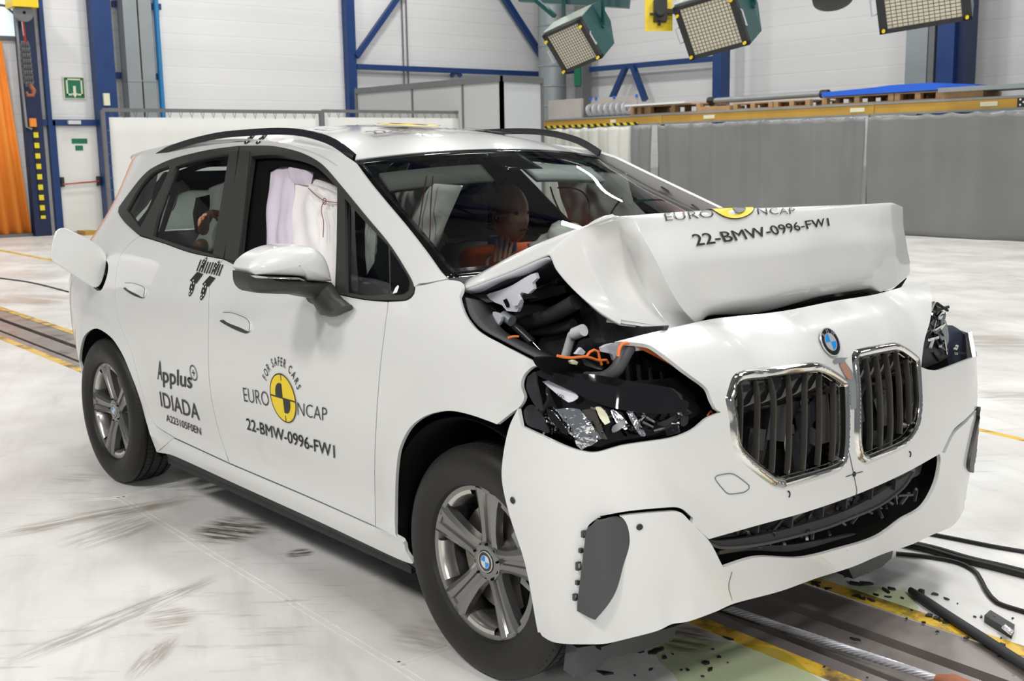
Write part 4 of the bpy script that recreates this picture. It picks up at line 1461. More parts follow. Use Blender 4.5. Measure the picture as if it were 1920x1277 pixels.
SEAM_R = [(262, 442), (238, 462), (222, 490), (216, 540), (222, 600), (246, 660), (268, 740), (290, 795), (326, 821)]
SEAM_B = [(420, 486), (396, 512), (391, 616), (393, 720), (408, 800), (430, 869)]
SEAM_F = [(728, 566), (712, 700), (703, 850), (704, 988)]
DOORBOT = [(326, 821), (350, 832), (417, 863), (430, 869)]
DOORBOT2 = [(430, 869), (489, 894), (583, 934), (704, 988)]
WS_EDGE = [(838, 521), (822, 505), (792, 464), (756, 418), (719, 374), (690, 338), (664, 303), (660, 296)]

# circle arches in true side view keep the openings round
def arch_uv(cx, r, a0, a1, n=30, cz=.335):
    return [(cx + r * math.cos(math.radians(a0 + (a1 - a0) * i / n)), cz + r * math.sin(math.radians(a0 + (a1 - a0) * i / n))) for i in range(n + 1)]


archR = L(ARCH_R, False)
archF = L(ARCH_F, False)
# quarter panel with the C pillar, roof side and A pillar in one pressing
rail_line = [(-.60, 1.395), (-.42, 1.448), (-.15, 1.495), (.3, 1.522), (.75, 1.530), (1.1, 1.52), (1.4, 1.50), (1.62, 1.478)]
quarter = (L(WS_EDGE)[:-1] + [tuple(p) for p in curve(rail_line[::-1], False, .04)]
           + [tuple(p) for p in curve([(-.60, 1.395), (-.68, 1.30), (-.76, 1.15), (-.80, 1.02), (-.83, .85), (-.845, .65), (-.84, .45), (-.80, .30), (-.74, .245), (-.46, .245)], False, .04)]
           + [(-.425, .26)] + archR[3:] + L([(294, 848), (326, 821)])[1:] + L(SEAM_R)[::-1][1:] + L(DLO_END)[1:] + L(DLO_TOP)[1:] + L(DLO_TOP2)[1:]
           + L([(777, 532), (800, 530), (838, 523)])[1:-1])
FUEL = [(176, 480), (197, 486), (203, 497), (200, 520), (189, 545), (176, 540), (170, 520)]
fuel = L(FUEL, True)
both('quarter_panel', quarter, 'paint', holes=[fuel], gap=.0, res=.035)
rear_door = L([(262, 442), (308, 456), (357, 473), (420, 486)]) + L(SEAM_B)[1:] + L(DOORBOT)[::-1][1:] + L(SEAM_R)[::-1][1:-1]
RD = both('rear_door', rear_door, 'paint', gap=.0022)
front_door = L([(420, 486), (459, 504), (560, 532), (637, 552), (686, 561.6), (728, 565)]) + L(SEAM_F)[1:] + L(DOORBOT2)[::-1][1:] + L(SEAM_B)[::-1][1:-1]
FD = both('front_door', front_door, 'paint', gap=.0022)
HOODGAP = [(866, 545), (862, 556), (872, 587), (889, 611), (909, 626.6), (938, 642), (967.6, 658), (997, 673.6), (1013, 681), (1034, 686)]
fender = (L([(728, 565), (764, 562), (776, 551), (778, 536, 1), (800, 532), (838, 524), (866, 528), (867, 545, 1)]) + L(HOODGAP)[1:]
          + L([(1034, 686), (1009, 687), (997, 690), (985, 701), (979, 713), (978, 725), (984, 745), (975, 764), (960, 775), (932, 797)])[1:]
          + archF[::-1][1:] + L([(754, 1013), (704, 988)])[1:] + L(SEAM_F)[::-1][1:-1])
FE = both('front_fender', fender, 'paint', gap=.002)
sill = L([(294, 848), (326, 821)]) + L(DOORBOT)[1:] + L(DOORBOT2)[1:] + L([(704, 988), (754, 1012), (762, 1035), (775, 1058), (740, 1046), (600, 980), (450, 912), (325, 855), (296, 849)])[1:-1]
both('side_sill', sill, 'paint', gap=.0022)
lowsill = [(0.47, .145), (2.30, .145), (2.31, .238), (.62, .238), (.52, .25)]
both('sill_underside', lowsill, 'dark', off=-.012)
# dark skin behind the shut lines
both('inner_side', [(0.44, .27), (2.24, .27), (2.20, .60), (2.22, .98), (.30, 1.02), (.34, .7)], 'black', off=-.030, thick=.003, res=.08)

# ---- black window surround, one frame per door
fr_r = L(DLO_END) + L(DLO_TOP)[1:] + L([(449.5, 273.8), (420, 486)])[1:] + L([(420, 486), (357, 473), (308, 456), (258.7, 440)])[1:-1]
hole_q = L([(239, 394, 1), (253, 368), (268.5, 344.5), (290, 323), (318, 311.6, 1), (319, 318), (300, 360), (264, 428, 1)], True)
hole_r = L([(331, 313, 1), (370, 300), (431, 289, 1), (424, 330), (401, 478, 1), (350, 464), (288, 443, 1), (300, 395)], True)
both('rear_window_frame', fr_r, 'satin', holes=[hole_q, hole_r], off=.004, thick=.02, gap=.001)
fr_f = L([(420, 486, 1), (449.5, 273.8, 1)] + DLO_TOP2[1:]) + L(DLO_BOT)[1:]
k_ = len(fr_f)
fr_f = L([(422, 487, 1), (451, 273.8, 1)] + DLO_TOP2[1:]) + L([(777, 538), (776, 550), (764, 561.5), (725, 563.5), (686, 561.6), (637, 552), (560, 532), (459, 504), (422, 488)])[1:-1]
hole_f = L([(473, 294, 1), (505, 291.5), (538, 294), (574.5, 303), (604, 322), (634, 353, 1), (633, 450), (630, 542, 1), (560, 525), (448, 496, 1), (458, 400)], True)
hole_t = L([(648, 373, 1), (690, 421), (730, 462, 1), (733, 552, 1), (690, 555), (651, 549, 1)], True)
FF = both('front_window_frame', fr_f, 'satin', holes=[hole_f, hole_t], off=.004, thick=.022, gap=.001)
both('pillar_cover', L([(436, 287), (449, 285), (422, 486), (403, 478)], True, 20), 'satin', off=.009, thick=.006, gap=.001)
both('pillar_cover', L([(453, 285), (471, 285), (448, 493), (425, 487)], True, 20), 'satin', off=.009, thick=.006, gap=.001)
sail = L([(735, 470, 1), (768, 523), (768, 545), (755, 553, 1), (736, 553, 1)], True)
both('sail_panel', sail, 'gloss', off=.007, thick=.006)
both('quarter_glass', hole_q, 'glass', off=-.006, thick=0, res=.1)
both('rear_door_glass', hole_r, 'glass', off=-.008, thick=0, res=.1)
both('front_quarter_glass', hole_t, 'glass', off=-.006, thick=0, res=.1)
# far front window keeps its glass hidden: it is wound down on both sides; black seal inside the openings
both('window_seal', L([(455, 290, 1), (505, 285), (560, 293), (612, 322), (640, 352), (640, 550, 1), (560, 536), (440, 500, 1)], True), 'black',
     holes=[L([(492, 312, 1), (515, 303), (560, 309), (600, 327), (633, 356, 1), (633, 545, 1), (560, 528), (484, 505, 1), (486, 400)], True)], off=-.03, thick=.008)
both('window_seal', L([(322, 314, 1), (370, 298), (438, 287, 1), (408, 486, 1), (280, 448, 1)], True), 'black',
     holes=[L([(330, 322, 1), (370, 306), (428, 298, 1), (400, 470, 1), (290, 438, 1)], True)], off=-.03, thick=.008)

# ---- roof
def gedge(s):
    return [(x, s * (side_y(x, min(1.53, ROOFX(x) - .07)) + .0)) for x in [-.60 + 2.24 * i / 40 for i in range(41)]]


hdr = [(1.64, -.600), (1.675, -.45), (1.70, -.25), (1.708, 0), (1.70, .25), (1.675, .45), (1.64, .60)]
roof_loop = [(x, y) for x, y in gedge(-1)] + [tuple(p) for p in curve(hdr, False, .04)][0:] + [(x, y) for x, y in gedge(1)[::-1]] + [(-.66, .42), (-.72, .2), (-.735, 0), (-.72, -.2), (-.66, -.42)]
panel('roof', ROOF, roof_loop, M['paint'], car, res=.06, thick=.01)
panel('headliner', ROOF, [(x * .985 if x > 0 else x + .02, y * .93) for x, y in roof_loop], M['headliner'], car, res=.12, thick=.005, off=-.035)

RAILPX = [(295, 287), (314.6, 275.4), (357, 260.6), (410, 248.4), (456, 243.5), (522, 240), (571, 243.5), (614, 256), (640, 270.5), (664, 290)]
for s in (1, -1):
    rows = []
    P = [C(x, y, 'y', -.600) for x, y in curve(RAILPX, False, 10)]
    n_ = len(P)
    for i, p in enumerate(P):
        d = (P[min(i + 1, n_ - 1)] - P[max(i - 1, 0)]).normalized()
        u = Vector((0, 1, 0)); w = d.cross(u).normalized()
        e = min(1, .35 + min(i, n_ - 1 - i) * .3)
        rows.append([Vector(((q := p + u * math.cos(a) * .017 * e + w * math.sin(a) * .016 * e)).x * 1.0 if False else (q.x, q.y * s, q.z)) for a in [2 * PI * k / 14 for k in range(14)]])
    grid('roof_rail', rows, M['gloss'], car, wrap=True, flip=(s < 0), ang=60)
# black base strip below each rail
for s in (1, -1):
    b_ = MB(); P = [C(x, y + 6, 'y', -.602) for x, y in curve(RAILPX, False, 14)]
    for a, b in zip(P[:-1], P[1:]):
        b_.bar((a.x, a.y * s, a.z), (b.x, b.y * s, b.z), .012, .026)
    b_.build('rail_base', M['gloss'], car)

# ---- windscreen
WE = [(660, 301, -.602), (690, 338, -.630), (719, 374, -.655), (756, 418, -.69), (792, 464, -.725), (822, 505, -.748), (838, 521, -.757)]
WP = [C(a, b, 'y', y) for a, b, y in WE]
wl_ = [0.0]
for i in range(1, len(WP)):
    wl_.append(wl_[-1] + (WP[i] - WP[i - 1]).length)
wx, wy, wz = (Pchip([(a / wl_[-1], p[k]) for a, p in zip(wl_, WP)]) for k in range(3))


def ws_fn(u, v):
    s = 2 * u - 1
    x, y, z = wx(v), wy(v), wz(v)
    b = (1 - s * s)
    return (x + b * (.060 + .13 * v), -y * s * 1.0, z + b * (.034 - .016 * v))


WS = Skin(ws_fn, 0, 1, 0, 1, 40, 30)
WS.side = -1
o = grid('windscreen', [[Vector(ws_fn(i / 40, j / 24)) for i in range(41)] for j in range(25)], M['wglass'], car, flip=True)
# black printed border
def wsband(name, u0, u1, v0, v1, n, m_, m=M['gloss'], off=-.004):
    rows = [[Vector(ws_fn(u0 + (u1 - u0) * i / n, v0 + (v1 - v0) * j / m_)) + Vector((off, 0, off)) for i in range(n + 1)] for j in range(m_ + 1)]
    return grid(name, rows, m, car, thick=.002)
wsband('windscreen_border', 0, 1, 0, .045, 40, 2)
wsband('windscreen_border', 0, 1, .93, 1.0, 40, 2)
wsband('windscreen_border', 0, .028, .0, 1, 2, 24)
wsband('windscreen_border', .972, 1, .0, 1, 2, 24)
wsband('sensor_cover', .43, .57, .04, .20, 8, 4)
# cowl behind the bonnet
rows = []
for j in range(4):
    rows.append([Vector(ws_fn(i / 30, 1)) + Vector((.0 + .06 * j, 0, -.005 - .018 * j)) for i in range(31)])
grid('cowl_panel', rows, M['dark'], car, thick=.004)

# far A pillar: black clips on the outside
for px_, py_ in ((1140.6, 295.6), (1195, 324), (1247, 355.6), (1304, 389)):
    p = C(px_, py_, 'y', .70 + .0)
    b_ = MB(); b_.lathe([(0, .004), (.006, .004), (.008, 0), (0, 0)], Matrix.Translation(p) @ Matrix.Rotation(.5, 4, 'Y') @ Matrix.Diagonal((3.4, 1, 1, 1)), 16)
    b_.build('pillar_clip', M['dark'], car, sm=True)

# ---- rear end (seen only from the side)
RX = Pchip([(.245, -.80), (.45, -.90), (.65, -.93), (.85, -.92), (1.02, -.90), (1.15, -.86), (1.30, -.78), (1.405, -.70), (1.47, -.62)])
RE = Pchip([(.245, -.74), (.30, -.80), (.45, -.84), (.65, -.845), (.85, -.83), (1.02, -.80), (1.15, -.76), (1.30, -.68), (1.395, -.60), (1.42, -.59)])


def rear_rows(z0, z1, n, ins=0.0):
    rows = []
    for j in range(n + 1):
        z = z0 + (z1 - z0) * j / n
        xe = RE(z)
        ye = side_y(xe, z) - ins
        rows.append([Vector((RX(z) + (xe - RX(z)) * abs(t) ** 3.5, -ye * t, z)) for t in [1 - 2 * i / 24 for i in range(25)]])
    return rows
grid('rear_bumper', rear_rows(.245, .66, 8), M['paint'], car, thick=.01, flip=True)
grid('tailgate', rear_rows(.665, 1.08, 8), M['paint'], car, thick=.01, flip=True)
grid('rear_window', rear_rows(1.085, 1.40, 8), M['glass'], car, flip=True)
both('tail_lamp', [(-.70, .93), (-.835, .90), (-.80, 1.02), (-.765, 1.13), (-.70, 1.30), (-.685, 1.30), (-.72, 1.14), (-.74, 1.04)], 'red', off=.008, thick=.01)

# ---- floor pan, wheel housings
b_ = MB(); b_.box((-.72, -.52, .17), (2.95, .52, .24)); b_.box((.46, -.82, .17), (2.24, .82, .22)); b_.build('floor_pan', M['dark'], car)
for cx in (0.0, 2.66):
    for s in (1, -1):
        rows = []
        for j in range(7):
            y = (.90 - .40 * j / 6)
            r = .405 if j else .415
            rows.append([Vector((cx + r * math.cos(a), -s * (min(y, side_y(cx + r * math.cos(a), .335 + r * math.sin(a)) - .012)), .335 + r * math.sin(a))) for a in [math.radians(-22 + 224 * i / 40) for i in range(41)]])
        w_ = grid('wheel_housing', rows, M['black'], car, thick=.004, flip=(s < 0))
        b_ = MB(); P = [Vector((cx, -s * .50, .3))] + [Vector((cx + .405 * math.cos(a), -s * .50, .335 + .405 * math.sin(a))) for a in [math.radians(-22 + 224 * i / 40) for i in range(41)]]
        b_.prism(P, (0, s * .01, 0)); b_.build('inner_wall', M['black'], w_)
# visible liner lip with rivets behind the near front arch
b_ = MB()
for px_, py_ in ((747, 903), (746, 935), (745, 970), (748, 990)):
    p = C(px_, py_, 'y', -.86); b_.lathe([(0, .003), (.006, .002), (.007, 0)], Matrix.Translation(p) @ Matrix.Rotation(PI / 2, 4, 'X'), 8)
b_.build('liner_rivets', M['metal_white'], car)


# ================================================================== wheels
def wheel(cx, s, rot, name='wheel', label=None, cy=.79):
    M0 = Matrix.Translation((cx, -s * cy, .335)) @ Matrix.Rotation(PI / 2 * s, 4, 'X') @ Matrix.Rotation(rot, 4, 'Z')
    hub = MB()
    # rim: barrel and flange
    hub.lathe([(.205, -.095), (.196, -.06), (.192, .0), (.196, .045), (.203, .070), (.207, .080), (.222, .083), (.229, .088), (.233, .092), (.236, .086), (.232, .070), (.215, .0), (.22, -.098)], M0, 72)
    for k in range(5):
        R_ = M0 @ Matrix.Rotation(2 * PI * k / 5, 4, 'Z')
        V, F = [], []
        secs = [(.040, .037, .064), (.065, .032, .067), (.095, .032, .071), (.135, .037, .076), (.170, .043, .080), (.195, .050, .082), (.214, .060, .083)]
        for r, w, h in secs:
            for dy, dh in ((-w, -.032), (-w * .98, -.006), (-w * .62, .002), (-w * .24, -.001), (-w * .16, -.008), (w * .16, -.008), (w * .24, -.001), (w * .62, .002), (w * .98, -.006), (w, -.032)):
                V.append(R_ @ Vector((r, dy, h + dh)))
        n = 10
        for i in range(len(secs) - 1):
            for j in range(n - 1):
                F.append((i * n + j, i * n + j + 1, (i + 1) * n + j + 1, (i + 1) * n + j))
            F.append((i * n + n - 1, i * n, (i + 1) * n, (i + 1) * n + n - 1))
        hub.add(V, [f[::-1] for f in F])
    hub.lathe([(0.0, .062), (.030, .062), (.034, .070), (.045, .071), (.056, .066), (.060, .030), (.0, .030)], M0, 40)
    w = hub.build(name, M['alloy'], car, sm=True, ang=30)
    if label:
        w['label'] = label
    ty = MB()
    prof = [(.218, .080), (.226, .094), (.240, .102), (.262, .108), (.288, .109), (.308, .103), (.322, .094), (.331, .082), (.3345, .070)]
    half = list(prof)
    for g in (.058, .022):
        half += [(.335, g + .006), (.335, g + .0055), (.327, g + .005), (.327, g - .005), (.335, g - .0055)]
    half += [(.335, 0)]
    full = half + [(r, -h) for r, h in half[::-1][1:]]
    ty.lathe(full, M0, 96)
    t = ty.build('tyre', M['rubber'], w, sm=True, ang=30)
    tr_ = MB()
    for k in range(90):
        R_ = M0 @ Matrix.Rotation(2 * PI * k / 90, 4, 'Z')
        for h0, h1, sk in ((.062, .086, .010), (.028, .052, .004), (-.016, .016, .0), (-.052, -.028, .004), (-.086, -.062, .01)):
            rr = .3352 if abs(h0) < .06 and abs(h1) < .06 else .3335
            v = [R_ @ Vector((rr, -.0011, h0)), R_ @ Vector((rr, .0011, h0)), R_ @ Vector((rr - (.003 if h1 > .08 else 0), .0011 + sk, h1)), R_ @ Vector((rr - (.003 if h1 > .08 else 0), -.0011 + sk, h1))]
            tr_.add(v, [(0, 1, 2, 3)])
    tt = tr_.build('tread_sipes', M['black'], w)
    tt['kind'] = 'stuff'
    for k in range(5):
        ins = MB()
        R_ = M0 @ Matrix.Rotation(2 * PI * (k + .5) / 5, 4, 'Z')
        V, F = [], []
        n = 10
        for i in range(n + 1):
            a = math.radians(-17 + 34 * i / n)
            for r, h in ((.188, .035), (.190, .070), (.196, .078), (.207, .080)):
                V.append(R_ @ Vector((r * math.cos(a), r * math.sin(a), h)))
        for i in range(n):
            for j in range(3):
                F.append((i * 4 + j, (i + 1) * 4 + j, (i + 1) * 4 + j + 1, i * 4 + j + 1))
        ins.add(V, F)
        ins.build('rim_insert', M['alloy2'] if k in (1, 2, 3) else M['alloy'], w, sm=True)
    bo = MB()
    for k in range(5):
        a = 2 * PI * (k + .5) / 5
        bo.lathe([(0, .069), (.007, .069), (.008, .060)], M0 @ Matrix.Translation((.046 * math.cos(a), .046 * math.sin(a), 0)), 10)
        bo.lathe([(0, .0745), (.0035, .0745), (.004, .06)], M0 @ Matrix.Translation((.052 * math.cos(a - .62), .052 * math.sin(a - .62), 0)), 8)
    bo.build('bolt_holes', M['black'], w)
    dk = MB(); dk.lathe([(.04, .02), (.155, .02), (.158, .015), (.158, -.005), (.04, -.005)], M0, 60); dk.lathe([(0, .045), (.06, .045), (.068, .02)], M0, 30)
    dk.build('brake_disc', M['disc'], w, sm=True)
    ca = MB(); V = []
    M1 = Matrix.Translation((cx, -s * cy, .335)) @ Matrix.Rotation(PI / 2 * s, 4, 'X')
    pl = []
    for i in range(9):
        a = math.radians(-35 + 70 * i / 8) + math.radians(15)
        pl.append((a, .178))
    for i in range(8, -1, -1):
        a = math.radians(-35 + 70 * i / 8) + math.radians(15)
        pl.append((a, .115))
    ca.prism([M1 @ Vector((r * math.cos(a), r * math.sin(a), -.02)) for a, r in pl], M1.to_3x3() @ Vector((0, 0, .058)))
    ca.build('brake_caliper', M['duct'], w)
    bk = MB(); bk.lathe([(.02, -.03), (.19, -.03)], M0, 40); bk.build('back_plate', M['black'], w)
    badge(w, M0 @ Matrix.Translation((0, 0, .0705)), .030, s * 0 - rot)
    return w


def badge(parent, Mx, R, tilt=0.0, letters=False):
    """blue and white quartered roundel with black ring"""
    r_ = MB(); r_.lathe([(R * .62, .002), (R * .95, .002), (R * .97, .001), (R * .97, 0), (0, 0)], Mx, 40); b = r_.build('badge', M['gloss'], parent, sm=True)
    e_ = MB(); e_.lathe([(R * .94, 0), (R * .94, .0028), (R, .0028), (R * 1.02, 0)], Mx, 40)
    e_.lathe([(R * .58, .001), (R * .58, .003), (R * .63, .003), (R * .63, .001)], Mx, 40)
    if letters:
        for ch, a in (('B', 135), ('M', 90), ('W', 45)):
            v, f = text2d(ch, .02)
            v = v - np.array([(v[:, 0].min() + v[:, 0].max()) / 2, 0])
            sc = R * .36
            Rr = Mx @ Matrix.Rotation(math.radians(a - 90) + tilt, 4, 'Z') @ Matrix.Translation((0, R * .66, .0030))
            e_.add([Rr @ Vector((p[0] * sc, p[1] * sc, 0)) for p in v], f)
    for q in range(4):
        pts = [Vector((0, 0, .0025))] + [Vector((R * .58 * math.cos(a), R * .58 * math.sin(a), .0025)) for a in [q * PI / 2 + PI / 2 * i / 10 + tilt for i in range(11)]]
        t_ = r_ = MB(); t_.add([Mx @ p for p in pts], [tuple(range(len(pts)))])
        c_ = t_.build('badge_quarter', M['silver'] if q % 2 == 0 else M['bmwblue'], None)
        c_.parent = parent if parent.parent and parent.parent != car else b
        if c_.parent == b and parent != car:
            c_.parent = parent
    e2 = e_.build('badge_ring', M['silver'], parent if parent != car else b)
    return b


wheel(2.66, 1, math.radians(13))
wheel(0.0, 1, math.radians(33))
wheel(2.66, -1, .3)
wheel(0.0, -1, .8)


# ================================================================== FRONT FASCIA
def LF(pts, closed=True, step=6.0):
    return px_loop(FRONT, pts, step, closed)


G1_OUT = [(1360, 748, 1), (1374, 706), (1393, 694), (1515, 680), (1543, 682), (1585, 710), (1591, 734), (1591, 837), (1576, 879.5), (1468, 915, 1), (1444.5, 908), (1379, 851), (1367, 785.6)]
G2_OUT = [(1597, 666), (1602, 656), (1670, 642), (1689, 645), (1717, 666), (1723, 682), (1727, 757), (1719, 804), (1694, 837), (1623, 869, 1), (1609, 861), (1602, 823), (1602, 734)]
g1, g2 = LF(G1_OUT), LF(G2_OUT)
INTAKE = [(1301, 985, 1), (1329, 1011, 1), (1421, 985), (1515, 959), (1609, 926), (1693, 889), (1762, 851, 1), (1764, 865), (1755, 908), (1731, 950), (1693, 973), (1646, 1006), (1585, 1026), (1505, 1046), (1421, 1045), (1356, 1064, 1), (1350, 1052), (1330, 1015)]
intake = LF(INTAKE)
slitL = LF([(1124, 968, 1), (1180, 958), (1262, 951), (1280, 955), (1300, 972, 1), (1298, 982, 1), (1278, 962), (1262, 959), (1180, 966), (1128, 974, 1)], True, 4)
slitR = LF([(1766, 848, 1), (1786, 808), (1810, 786), (1836, 760, 1), (1833, 768, 1), (1812, 792), (1790, 813), (1772, 850, 1)], True, 4)
TRIM_N = [(1084, 1142, 1), (1085, 1124), (1100, 1003), (1103, 986), (1121, 971, 1), (1161, 968), (1176, 985), (1180.5, 1019), (1169, 1059.6), (1153, 1108), (1120, 1153, 1)]
trimN = LF(TRIM_N, True, 5)
TRIM_F = [(1836, 764, 1), (1840, 790), (1838, 842), (1824, 888, 1), (1813, 880), (1812, 865), (1826, 800)]
trimF = LF(TRIM_F, True, 5)

LAMP_LOW = [(1352, 773, 1), (1327, 784), (1300, 806), (1261, 821), (1169, 835), (1119, 848), (1089, 846), (1055, 835), (1009, 814), (977, 799, 1), (971, 766, 1)]
BUMP_EDGE = [(971, 766), (955, 800), (944, 850), (941, 900), (955, 965), (985, 1060), (1009, 1188)]
BUMP_LOW = [(1009, 1188), (1040, 1203), (1104, 1207), (1145, 1204), (1266, 1169), (1340, 1145), (1374, 1131), (1477, 1100), (1585, 1062), (1684, 1023), (1773, 983), (1815, 935)]
lampN = LF(LAMP_LOW, False)
edgeN = LF(BUMP_EDGE, False)
lowN = LF(BUMP_LOW, False)
NOSE_TOP = [(1152, 641, 1), (1200, 629), (1330, 599), (1430, 588), (1480, 581), (1560, 565), (1640, 552), (1700, 536), (1740, 528)]
noseT = LF(NOSE_TOP, False)
LAMP_UP = [(1345, 772), (1334, 750), (1325, 728), (1284, 696), (1240, 662), (1215, 646), (1169, 641), (1152, 641)]
lampU = LF(LAMP_UP, False)
NOSE_R = [(1740, 528), (1747, 560), (1744, 600), (1733, 640), (1727, 688, 1), (1740, 693), (1760, 694), (1800, 680), (1830, 668)]
noseR = LF(NOSE_R, False)
uE = arc[-1]
faredge = [(uE - .42, .845), (uE - .30, .85), (uE - .12, .80), (uE - .02, .72), (uE - .01, .55), (uE - .05, .40), (uE - .08, .20), (uE - .30, .16)]
noseR = [p for p in noseR if p[0] < uE - .45]
fascia = lampN + edgeN[1:] + lowN[1:]
fascia = [p for p in fascia]
fl = fascia + [p for p in faredge[::-1] if True] + noseR[::-1] + noseT[::-1][1:] + lampU[::-1][1:-1]


def lip_extra(u, v, q):
    """lower lip stands proud of the intake; near corner flap sits slightly out"""
    e = 0.0
    e += 0.018 * math.exp(-((v - .20) / .07) ** 2) * smooth(.35, .6, u)
    e += -0.010 * math.exp(-((u - .62) / .03) ** 2) * (1 - smooth(.30, .5, v))
    e += 0.004 * math.sin(18 * u + 9 * v) * (1 - smooth(.2, .35, v))
    return e


FA = panel('front_bumper', FRONT, fl, M['paint'], car, holes=[g1, g2, intake, slitL, slitR, trimN, trimF], res=.028, thick=.012, extra=lip_extra)
# black backing added so that every opening looks dark
bk = [(.06, .12), (.10, .50), (.06, .80), (.50, .84), (.62, .93), (UMID, .97), (uE - .62, .93), (uE - .45, .84), (uE - .12, .78), (uE - .08, .2)]
panel('black_front_backing', FRONT, [(u, v) for u, v in bk], M['black'], car, res=.08, thick=.004, off=-.085)

# kidney grilles
def seg_d(A, p):
    p = np.array(p)
    a, b = A, np.roll(A, -1, 0)
    e = b - a
    t = np.clip(((p - a) * e).sum(1) / ((e * e).sum(1) + 1e-12), 0, 1)
    return float(np.min(np.linalg.norm(a + e * t[:, None] - p, axis=1)))


for gi, (go, tag_) in enumerate(((g1, 'near'), (g2, 'far'))):
    A = np.array(go)
    gin = inset(A, .026)
    rim = panel('kidney_grille', FRONT, A, M['chrome'], car, holes=[gin], res=.0055, thick=.03, off=.012, sm=True,
                extra=lambda u, v, q, A=A: -.012 * (1 - math.sin(PI * min(1.0, float(np.sqrt(((seg_d(A, (u, v))) ** 2))) / .026))))
    u0, v0 = gin.min(0)
    u1, v1 = gin.max(0)
    gin2 = inset(A, .020)
    # deep sleeve round the opening
    rows = []
    for off in (.006, -.035, -.07):
        rows.append([FRONT.pt(p[0], p[1], off) for p in gin])
    grid('grille_sleeve', rows, M['chrome'] if gi == 0 else M['chrome'], rim, wrap=True, ang=60)
    rows = [[FRONT.pt(p[0], p[1], -.07) for p in gin], [FRONT.pt(p[0], p[1], -.08) for p in inset(gin, .01)]]
    n = 6 if gi else 7
    lean = 0.055 if gi == 0 else 0.03
    zt = v1 - .085
    for i in range(n):
        uc = u0 + (u1 - u0) * (i + .5 + (.0)) / n
        V, F = [], []
        pts = []
        m = 16
        for j in range(m + 1):
            v = v0 + .004 + (v1 - .004 - (v0 + .004)) * j / m
            u = uc + lean * (.5 - j / m) * -0.6
            if not inside(gin2, [(u, v)])[0]:
                continue
            pts.append((u, v))
        if len(pts) < 3:
            continue
        rows = []
        for (u, v) in pts:
            t = smooth(zt - .02, v1, v)
            o1 = -.012
            w = .0040
            rows.append([FRONT.pt(u - w, v, o1), FRONT.pt(u - w * .5, v, o1 + .005), FRONT.pt(u + w * .5, v, o1 + .005), FRONT.pt(u + w, v, o1), FRONT.pt(u + w * .7, v, o1 - .013), FRONT.pt(u - w * .7, v, o1 - .013)])
        grid('grille_slat', rows, M['slat'], rim, wrap=True, ang=40)
    # glossy upper visor of the kidney
    vis = [(p[0], p[1]) for p in inset(A, .018) if p[1] > zt]
    us = sorted(p[0] for p in vis)
    rows = []
    for j in range(4):
        v = zt + (v1 - zt) * j / 3
        row = []
        for i in range(15):
            a = [u0 + (u1 - u0) * k / 60 for k in range(61)]
            ok = [u for u in a if inside(gin2, [(u, min(v, v1 - .004))])[0]]
            lo, hi = (min(ok), max(ok)) if ok else (u0 + .03, u1 - .03)
            u = lo + (hi - lo) * i / 14
            row.append(FRONT.pt(u, v, -.016 - .026 * (1 - j / 3)))
        rows.append(row)
    grid('grille_visor', rows, M['gloss'], rim, thick=.003)
    # closed shutter next to the centre
    wv = .045
    side = 1 if gi == 0 else -1
    uu = (u1 - wv - .008) if gi == 0 else (u0 + .006)
    cu_ = [(uu, v0 + .05), (uu + wv, v0 + .05), (uu + wv, zt + .0), (uu, zt + .0)]
    panel('shutter_blade', FRONT, cu_, M['slat'], rim, res=.03, thick=.004, off=-.045)

# engine room junk seen through the grille
rj = random.Random(5)
for i in range(26):
    u = UMID + rj.uniform(-.36, .30)
    v = rj.uniform(.50, .80)
    p = FRONT.pt(u, v, -.075)
    mb = MB()
    R_ = Matrix.Translation(p) @ Matrix.Rotation(rj.uniform(-.6, .6), 4, 'X') @ Matrix.Rotation(rj.uniform(-.5, .5), 4, 'Z')
    a, b, c = rj.uniform(.004, .02), rj.uniform(.01, .05), rj.uniform(.01, .07)
    mb.box((-a, -b, -c), (a, b, c), R_)
    mb.build('radiator_fragment', M['darkgloss'] if rj.random() < .7 else M['dark'], car)
w_ = MB()
for i, px_ in enumerate((1397, 1428, 1462, 1492, 1527)):
    a = FRONT.hit(px_, 764 - i * 4)
    p = FRONT.pt(a[0], a[1], -.055)
    w_.tube([p + Vector((0, -.02, -.003)), p + Vector((.006, 0, .004)), p + Vector((0, .02, 0))], .0028, 6)
w_.build('orange_harness', M['orange_wire'], car, sm=True)
sl = LF([(1508, 808), (1516, 812), (1520, 830), (1518, 855), (1510, 862), (1506, 840)], True, 5)
panel('white_duct_piece', FRONT, sl, M['metal_white'], car, res=.02, thick=.004, off=-.06)
# centre bridge between the kidneys: torn grey tape
panel('grey_tape', FRONT, LF([(1560, 677, 1), (1566, 672), (1588, 671, 1), (1582, 677), (1597, 700), (1604, 735), (1603, 766, 1), (1593, 767, 1), (1592, 735), (1586, 712), (1572, 680, 1), (1563, 683, 1)], True, 4), M['duct'], car, res=.02, thick=.001, off=.004)
panel('torn_mark', FRONT, LF([(1572, 683), (1583, 683), (1592, 700), (1594, 712), (1586, 710)], True, 4), mat('reddish_torn_plastic', (.40, .20, .15), .5), car, res=.02, thick=.001, off=.006)
# badge on the nose
ub, vb = FRONT.hit(1552, 643)
p, n = FRONT.pt(ub, vb), FRONT.nor(ub, vb)
n = (n + Vector((.4, 0, 0))).normalized(); n = Vector((n.x, n.y * .4, n.z)).normalized()
up = (Vector((0, 0, 1)) - n * n.z).normalized()
sd = up.cross(n)
badge(car, Matrix.Translation(p + n * .008) @ Matrix((sd, up, n)).transposed().to_4x4(), .042, 0.0, True)

